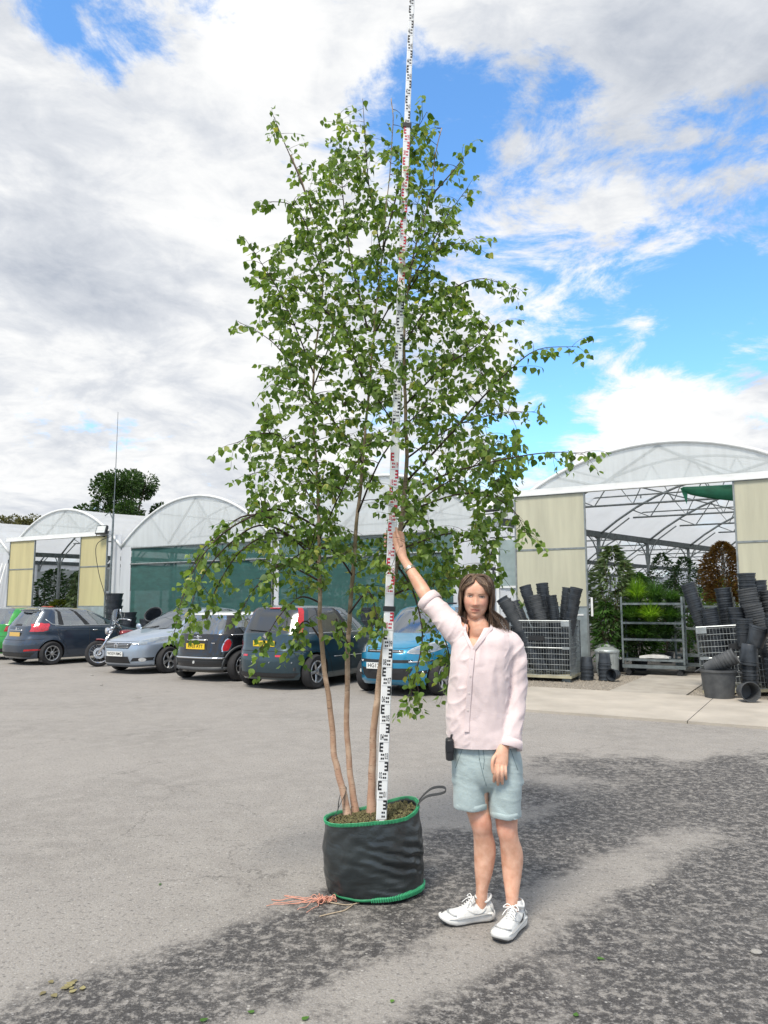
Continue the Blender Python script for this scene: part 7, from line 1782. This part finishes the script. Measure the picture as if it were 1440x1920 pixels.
    def on_shirt(px, py, lift=.005):
        o_ = Vector((0, 0, 1.54)); d_ = (at(px, py, 4.0) - o_).normalized(); h_ = bvh.ray_cast(o_, d_)
        return (h_[0] - d_ * lift) if h_[0] is not None and abs(h_[0].y - 3.75) < .25 else at(px, py, PY - .13) 
    def band(P, w, nm, t=.004, mt=linen):
        P = catmull(P, 5); mb = MB(); R = []
        for k, q in enumerate(P):
            tn = (P[min(k + 1, len(P) - 1)] - P[max(k - 1, 0)]).normalized(); s_ = tn.cross(Vector((0, -1, 0))).normalized(); f_ = Vector((0, -1, 0))
            R.append([q - s_ * w / 2, q - s_ * w / 2 + f_ * t, q + s_ * w / 2 + f_ * t, q + s_ * w / 2])
        mb.rings(R, True, True, True); o_ = rel(mb).build(nm, mt, root, auto=50); o_.parent = shirt; return o_
    band([on_shirt(886, 1217), on_shirt(880.5, 1206), on_shirt(875.5, 1195), on_shirt(871.5, 1185), A(871, 1177, -.045), A(874, 1171, .01)], .015, 'collar')
    band([on_shirt(888, 1218), on_shirt(897.5, 1206), on_shirt(906.5, 1195), on_shirt(914.5, 1185), A(921, 1177, -.045), A(922, 1171, .01)], .015, 'collar')
    band([on_shirt(887, 1214), on_shirt(884, 1240), on_shirt(881, 1270), on_shirt(879, 1300), on_shirt(877, 1330), on_shirt(875.5, 1352), on_shirt(875, 1372)], .024, 'button_placket', .0035)
    for y in (1236, 1268, 1300, 1332):
        mb = MB(); q = on_shirt(886 - (y - 1214) * .075, y, .008); mb.lathe([(.0055, -.001), (.0055, .0015), (.004, .0022), (.001, .0015)], 10, Matrix.Translation(q) @ Matrix.Rotation(radians(90), 4, 'X')); b_ = rel(mb).build('button', mat('shell_button', (.66, .58, .56), .3), root); b_.parent = shirt
    # turned cuffs
    def cuff(c, ax, rx, w, nm='cuff'):
        mb = MB(); A1 = ax.cross(Vector((0, 1, 0))).normalized(); B1 = ax.cross(A1).normalized(); R = []
        for (t, g) in ((-w, .004), (-w * .98, .008), (-w * .5, .009), (0, .008), (.003, .004), (.0, -.002), (-w * .6, -.004)):
            R.append([c + ax * t + (A1 * cos(q) + B1 * sin(q)) * (rx + g + .0025 * sin(q * 3 + t * 60)) for q in [2 * pi * j / 32 for j in range(32)]])
        mb.rings(R, True); o_ = rel(mb).build(nm, linen, root, smooth=True); o_.parent = shirt
    cuff(cu1, (el - sh).normalized(), .0545, .046); cuff(A(954.5, 1402, -.078), (cu2 - A(958, 1370, -.05)).normalized(), .055, .040)
    # ------------------------------------------------ shorts
    denim = mat('pale_blue_cotton', (.37, .455, .465), .85, var=.10, scale=18, bump=.22, bscale=110, sheen=.15)
    m = MB()
    wst = [(1376, 850, 962, .112, .005), (1400, 848, 970, .120, .005), (1430, 849, 976, .128, .005), (1455, 850, 977, .122, .005), (1470, 853, 976, .10, .005), (1480, 892, 932, .06, .005)]
    m.rings([ring_body(*t) for t in catmull_rows(wst, 4)], True, True, True)
    rx = lambda l, r: (r - l) / 2 * 3.86 / 1400
    limb(m, [(A(884, 1440, .01), .088, .105), (A(881, 1475, .01), rx(850, 910.5), .102), (A(881, 1500, .005), rx(851, 911), .096), (A(882, 1530, .0), rx(852.5, 911.5), .092)], 32)
    limb(m, [(A(941, 1440, .0), .092, .105), (A(946.5, 1475, -.014), rx(916.5, 977), .102), (A(947.5, 1505, -.022), rx(919, 976), .097), (A(948, 1545, -.025), rx(921, 975.5), .094)], 32)
    st_me = remeshed(m, 'shorts', .0055, 5, .5); C = coords(st_me); Nn = vnormals(st_me); D = np.zeros(len(C))
    for i in range(len(C)):
        v = Vector(C[i]); D[i] = .003 * mnoise.noise(v * 9) + .0032 * mnoise.noise(Vector((v.x * 26 + v.z * 12, v.y * 12, v.z * 7))) + .0016 * crease(Vector((v.x * 5, v.y * 5, v.z * 22 + v.x * 6)))
    set_coords(st_me, C + Nn * D[:, None]); zr = A(883, 1513, 0).z; zl = A(947, 1528, -.02).z; xm = A(914, 1500, 0).x
    drop_faces(st_me, lambda c: c.z < (zr if c.x < xm else zl)); set_coords(st_me, coords(st_me) - np.array(tuple(off))); st_me.polygons.foreach_set('use_smooth', [True] * len(st_me.polygons)); shorts = link('shorts', st_me, root, denim)
    for (c, rx_, ry_) in ((A(882.4, 1512.5, .003), rx(851.8, 912.8) - .003, .0910), (A(947.6, 1527.5, -.024), rx(919.5, 975.7) - .003, .0925)):
        mb = MB(); R = []
        for (dz, g) in ((.026, .0005), (.0255, .0025), (.014, .003), (.0, .003), (-.002, .001), (0, -.003), (.02, -.004)):
            R.append([c + Vector(((rx_ + g) * cos(q), (ry_ + g) * sin(q), dz + .002 * sin(q * 5))) for q in [2 * pi * j / 40 for j in range(40)]])
        mb.rings(R, True); h_ = rel(mb).build('hem', denim, root, smooth=True); h_.parent = shorts
    bvs = BVHTree.FromPolygons([v.co + off for v in st_me.vertices], [tuple(p_.vertices) for p_ in st_me.polygons]); seam = mat('shorts_seam', (.20, .27, .285), .9)
    def on_shorts(px, py):
        o_ = Vector((0, 0, 1.54)); d_ = (at(px, py, 4.0) - o_).normalized(); h_ = bvs.ray_cast(o_, d_); return h_[0] - d_ * .0005 if h_[0] is not None else None
    for P in ([(897, 1404), (899, 1425), (905, 1450), (912, 1474)], [(868, 1402), (861, 1420), (854, 1440)], [(957, 1404), (964, 1424), (971, 1444)], [(906, 1404), (908, 1425), (906, 1442)]):
        Q = [on_shorts(*q) for q in [(P[i][0] + (P[i + 1][0] - P[i][0]) * t / 5, P[i][1] + (P[i + 1][1] - P[i][1]) * t / 5) for i in range(len(P) - 1) for t in range(6)]]; Q = [q for q in Q if q is not None and q.y < 3.95]
        if len(Q) > 3: mb = MB(); mb.tube(Q, .0016, 5); s_ = rel(mb).build('seam', seam, root, smooth=True); s_.parent = shorts
    # ------------------------------------------------ bracelet
    ax = (wr - el).normalized(); c = wr.lerp(el, .26); A1 = ax.cross(Vector((0, 1, 0))).normalized(); B1 = ax.cross(A1).normalized(); mb = MB()
    mb.rings([[c + ax * t + (A1 * cos(q) + B1 * sin(q)) * r_ for q in [2 * pi * j / 28 for j in range(28)]] for t, r_ in ((-.007, .0285), (-.007, .0320), (.007, .0310), (.007, .0280))], True, loop=True); rel(mb).build('bracelet', mat('pale_metal', (.70, .66, .58), .25, metal=.8), root, auto=40)
    # ------------------------------------------------ trainers
    shoe_w = mat('white_mesh_upper', (.66, .67, .66), .7, var=.10, scale=60, bump=.3, bscale=260); grey = mat('silver_overlay', (.40, .41, .41), .42, metal=.25, var=.1, scale=30); sole = mat('white_foam_sole', (.74, .74, .72), .6, var=.08, scale=25); outs = mat('dark_outsole', (.10, .10, .10), .8); lace = mat('white_lace', (.78, .78, .77), .8); black = mat('trainer_mark_black', (.02, .02, .02), .4)
    def shoe(heel, toe, side):
        d = (toe - heel); L_ = d.length; f = d.normalized(); s = Vector((-f.y, f.x, 0))      # s: to the wearer's left of travel
        r = empty('trainer', heel - off); r.parent = root
        def Pn(u, v, z): return Vector((0, 0, 0)) + f * (u * L_) + s * v + Vector((0, 0, z))
        plan = [(0.0, .018, .0), (.03, .030, 0), (.12, .036, .0), (.3, .034, .001), (.45, .036, .002), (.6, .044, .004), (.75, .047, .005), (.88, .040, .004), (.96, .025, .002), (1.0, .008, 0)]
        def ring_at(z, g, lift=0):
            pts = []
            for (u, w, c) in plan: pts.append((u, c * side + w + g, 1))
            for (u, w, c) in plan[::-1]: pts.append((u, c * side - w - g, -1))
            out = []
            for (u, v, q) in pts:
                tz = .020 * max(0, (u - .72) / .28) ** 2 + .006 * max(0, (.08 - u) / .08)
                uu = u + (g * .8 if u > .5 else -g * .8) / L_ * 2 * abs(u - .5)
                out.append(Pn(uu, v, z + tz * lift + (.010 * (1 - u) if z > .02 else 0)))
            return out
        mb = MB(); mb.rings([ring_at(.0, -.006, 1), ring_at(.004, -.001, 1), ring_at(.010, .001, 1)], True, True, False); mb.build('outsole', outs, r, auto=50)
        mb = MB(); mb.rings([ring_at(.010, .001, 1), ring_at(.017, .005, .9), ring_at(.026, .006, .8), ring_at(.036, .003, .8), ring_at(.039, -.006, .8)], True); mb.build('midsole', sole, r, auto=60)
        # upper: cross sections along the foot
        secs = [(.015, .026, .085, .030), (.06, .033, .098, .030), (.14, .036, .096, .030), (.24, .036, .088, .030), (.34, .036, .092, .030), (.42, .037, .090, .030), (.52, .040, .084, .030), (.62, .044, .076, .030), (.74, .046, .070, .030), (.86, .041, .064, .032), (.94, .030, .056, .034), (.985, .014, .046, .036)]
        R = []
        for (u, w, h, z0) in catmull_rows(secs, 4):
            c = lerp_table([(a, b) for a, _, b in plan], u)[0] * side; ring = []
            for j in range(17):
                t = pi * j / 16; cx = cos(t); sx = sin(t); ring.append(Pn(u, c + w * (abs(cx) ** .72) * (1 if cx > 0 else -1), z0 - .006 + .010 * (1 - u) * 0 + (h - z0) * (sx ** .8)))
            R.append(ring)
        mb = MB(); mb.rings(R, False)
        mb.add([R[0][k] for k in range(17)], [tuple(range(17))]); mb.add([R[-1][k] for k in range(17)], [tuple(range(17))]); up = mb.build('upper', shoe_w, r, smooth=True)
        # padded collar and tongue
        mb = MB(); ring = []
        for j in range(25):
            t = 2 * pi * j / 24; u = .18 + .14 * cos(t); ring.append(Pn(u, .031 * sin(t), .098 + .016 * max(0, cos(t)) + .020 * max(0, -cos(t)) ** 2))
        mb.tube(ring, .0065, 8, cap=False); mb.build('collar', shoe_w, r, smooth=True)
        mb = MB(); R2 = []
        for k in range(6):
            u = .36 + .05 * k; R2.append([Pn(u, v, z) for v, z in ((-.022, .092 - .02 * k / 2), (0, .112 - .010 * k), (.022, .092 - .02 * k / 2))])
        mb.rings([[p_ + Vector((0, 0, .006)) for p_ in q] for q in R2], False); mb.build('tongue', shoe_w, r, smooth=True)
        bv = BVHTree.FromPolygons([v.co.copy() for v in up.data.vertices], [tuple(p_.vertices) for p_ in up.data.polygons])
        def onup(u, v, sd, lift=.003):      # point on the side of the upper at height v
            o_ = Pn(u, sd * .12, v); h_ = bv.ray_cast(o_, s * -sd)
            return (h_[0] + s * sd * lift) if h_[0] is not None else Pn(u, sd * .04, v)
        def ontop(u, v, lift=.001):
            h_ = bv.ray_cast(Pn(u, v + lerp_table([(a, b) for a, _, b in plan], u)[0] * side, .2), Vector((0, 0, -1))); return (h_[0] + Vector((0, 0, lift))) if h_[0] is not None else Pn(u, v, .05)
        for k in range(6):
            u = .40 + .042 * k; z = .094 - .0075 * k; mb = MB(); mb.tube([Pn(u - .01, -.026, z - .006), Pn(u, -.012, z + .014), Pn(u + .006, .012, z + .014), Pn(u - .004, .026, z - .006)], .0030, 6, flat=.6); mb.build('lace', lace, r, smooth=True)
        mb = MB(); q = Pn(.40, 0, .112)
        for sg in (-1, 1): mb.tube(catmull([q, q + s * sg * .022 + Vector((0, 0, .010)), q + s * sg * .040 + f * .01 - Vector((0, 0, .004)), q + s * sg * .018 + f * .012, q], 4), .0024, 5); mb.tube(catmull([q, q + s * sg * .020 + f * .02 - Vector((0, 0, .01)), q + s * sg * .032 + f * .04 - Vector((0, 0, .03))], 4), .0022, 5)
        mb.build('lace_bow', lace, r, smooth=True)
        for sd in (-1, 1):
            mb = MB(); P1 = [onup(u, z, sd) for u, z in ((.08, .040), (.2, .045), (.32, .042), (.46, .040), (.6, .040), (.74, .038), (.88, .038))]; mb.tube(P1, [.008, .013, .012, .013, .013, .011, .007], 6, flat=.22); mb.build('side_overlay', grey, r, smooth=True)
            mb = MB(); P1 = [onup(u, z, sd) for u, z in ((.04, .052), (.07, .066), (.09, .080))]; mb.tube(P1, [.010, .010, .008], 6, flat=.35); mb.build('heel_counter', grey, r, smooth=True)
            mb = MB(); P1 = [onup(u, z, sd, .004) for u, z in ((.17, .070), (.22, .058), (.28, .050), (.34, .048), (.40, .052), (.48, .062), (.56, .072))]; mb.tube(catmull(P1, 3), [.0008 + .0042 * sin(pi * min(1, .1 + k / 20)) ** 1.5 * (1 - k / 19) for k in range(19)], 5, flat=.4); mb.build('curved_side_mark', black if side < 0 else grey, r, smooth=True)
        mb = MB(); P1 = [ontop(u, v) for u, v in ((.74, -.036), (.80, -.030), (.84, -.016), (.855, .003), (.84, .022), (.80, .034), (.74, .040))]; mb.tube(catmull(P1, 4), .006, 6, flat=.4); mb.build('toe_overlay', grey, r, smooth=True)
        mb = MB(); ring = [[Pn(.19 + (.13 - .02 * q) * cos(2 * pi * j / 20), (.030 - .002 * q) * sin(2 * pi * j / 20), .098 + .016 * q) for j in range(20)] for q in range(3)]; mb.rings(ring, True); mb.build('sock', lace, r, smooth=True)
    shoe(Vector((.538, 3.905, 0)), Vector((.272, 3.845, 0)), 1)
    shoe(Vector((.668, 3.855, 0)), Vector((.520, 3.625, 0)), -1)
    return root
def degrees_(a): return a * 180 / pi
person()
# phone pouch clipped at the hip
bp = empty('belt_pouch', at(843, 1402, 3.80), 0, 'small black phone pouch hanging at the hip of the person in shorts', 'pouch')
m = MB(); R = []
for (z, g) in ((-.058, -.006), (-.054, 0), (0, .002), (.040, .0), (.046, -.006)): R.append([((.019 + g) * cos(t) ** 1 * (1 if abs(cos(t)) < .01 else abs(cos(t)) ** -.45), (.032 + g) * sin(t) * (1 if abs(sin(t)) < .01 else abs(sin(t)) ** -.45), z) for t in [2 * pi * (j + .5) / 20 for j in range(20)]])
m.rings(R, True, True, True); m.build('pouch_case', mat('black_leather', (.016, .017, .02), .45, var=.2, scale=30), bp, auto=50)
m = MB(); m.box((-.004, -.033, .012), (.036, .006, .05)); m.build('flap', MATS['black_leather'], bp)
m = MB(); m.tube([(.004, 0, .04), (.010, 0, .062), (.026, 0, .064)], .005, 6); m.build('clip', M_trim, bp)
# ------------------------------------------------------------------ small things on the ground
def twine():
    o = empty('twine_tangle', Vector((-.42, 4.12, 0)), 0, 'knotted tangle of pink orange twine on the asphalt beside the bag', 'twine')
    rnd = random.Random(8); pm = mat('pink_twine', (.62, .30, .22), .8, var=.2, scale=60); ym = mat('straw_twine', (.42, .34, .24), .85, var=.2, scale=60)
    m = MB()
    for k in range(9):
        a = rnd.uniform(2.5, 3.9); L_ = rnd.uniform(.10, .30); P = [Vector((.08, .0, .012))]; w = 0
        for q in range(1, 8): u = q / 7; w += rnd.gauss(0, .45); P.append(P[-1] + Vector((cos(a + w) * L_ / 7, sin(a + w) * L_ / 7 * .6, 0))); P[-1].z = .005 + .014 * abs(rnd.gauss(0, 1)) * (1 - u)
        m.tube(catmull(P, 4), .0019, 5)
    for k in range(9):
        c = Vector((.10 + rnd.gauss(0, .02), rnd.gauss(0, .012), .015)); P = [c + Vector((.022 * cos(t * 1.0 + k), .016 * sin(t * 1.3 + k), .012 * sin(t * 2 + k))) for t in [q * .7 for q in range(10)]]; m.tube(catmull(P, 3), .0026, 5)
    m.build('loose_ends', pm, o, smooth=True)['kind'] = 'stuff'
    m = MB(); m.tube(catmull([(.10, 0, .006), (.18, -.04, .008), (.24, -.05, .006), (.30, -.02, .008)], 5), .003, 5); m.build('strand', ym, o, smooth=True)
    m = MB(); m.tube(catmull([(.26, -.05, .006), (.22, -.12, .006), (.17, -.15, .006), (.10, -.19, .005)], 5), .003, 5); m.build('strand', ym, o, smooth=True)
    m = MB(); m.tube(catmull([(.02, .0, .006), (-.06, .03, .012), (-.12, .01, .006), (-.17, .02, .005)], 5), .0025, 5); m.build('strand', pm, o, smooth=True)
twine()
dl = leaf_mat('fallen_leaf', (.20, .17, .08), (.36, .32, .15), .2); gl_ = leaf_mat('fresh_fallen_leaf', (.05, .14, .02), (.12, .26, .04), .3)
def ground_leaf(x, y, s, rz, mt, label, group):
    rnd = random.Random(int(x * 999 + y * 77)); prof = [(0, 0), (.12, .24), (.30, .36), (.55, .30), (.80, .14), (1, 0)]; V = []; F = []
    for (u, w) in prof:
        for q in (-1, 0, 1): V.append(((u - .5) * s, q * w * s, .006 + .10 * s * abs(q) * w + .08 * s * (u - .5) ** 2))
    for k in range(5):
        for q in range(2): F.append((3 * k + q, 3 * k + 3 + q, 3 * k + 4 + q, 3 * k + 1 + q))
    me = bpy.data.meshes.new('fallen_leaf'); me.from_pydata(V, [], F); a = me.attributes.new('tint', 'FLOAT', 'POINT'); a.data.foreach_set('value', [rnd.random()] * len(V)); me.materials.append(mt)
    o = link('fallen_leaf', me); o.location = (x, y, 0); o.rotation_euler.z = rz; tag(o, label, 'leaf', group)
_r = random.Random(3)
for k in range(11): ground_leaf(-1.28 + _r.gauss(0, .06), 3.24 + _r.gauss(0, .035), _r.uniform(.022, .042), _r.uniform(0, 6), dl, 'dry pale leaf in the small cluster lying on the asphalt', 'dry leaf cluster on the asphalt')
for (px, py, s) in ((383, 1915, .035), (573, 1912, .035), (470, 1900, .03), (1080, 1905, .03), (1127, 1800, .035), (735, 1880, .025), (300, 1660, .025)):
    q = at(px, py, 1); d = q - Vector((0, 0, 1.54)); g_ = Vector((0, 0, 1.54)) + d * (1.54 / -d.z); ground_leaf(g_.x, g_.y, s, px * .1, gl_, 'small fresh green leaf fallen singly on the asphalt', 'single leaves on the asphalt')
pm_ = mat('pebble_stone', (.30, .29, .27), .9, var=.2, scale=30)
for k, (px, py, s) in enumerate(((1418, 1787, .022), (1225, 1660, .012), (190, 1285, .03), (172, 1267, .03), (1090, 1420, .012), (1065, 1575, .012), (395, 1540, .01))):
    q = at(px, py, 1); d = q - Vector((0, 0, 1.54)); g_ = Vector((0, 0, 1.54)) + d * (1.54 / -d.z)
    m = MB(); m.lathe([(.001, 0), (s * .8, .001), (s, s * .35), (s * .7, s * .7), (.001, s * .8)], 9); o = m.build('pebble', pm_, smooth=True); o.location = (g_.x, g_.y, 0); o.scale = (1.3, 1, .8); o.rotation_euler.z = k
    tag(o, 'pale pebble lying loose on the asphalt', 'pebble', 'loose pebbles on the asphalt')
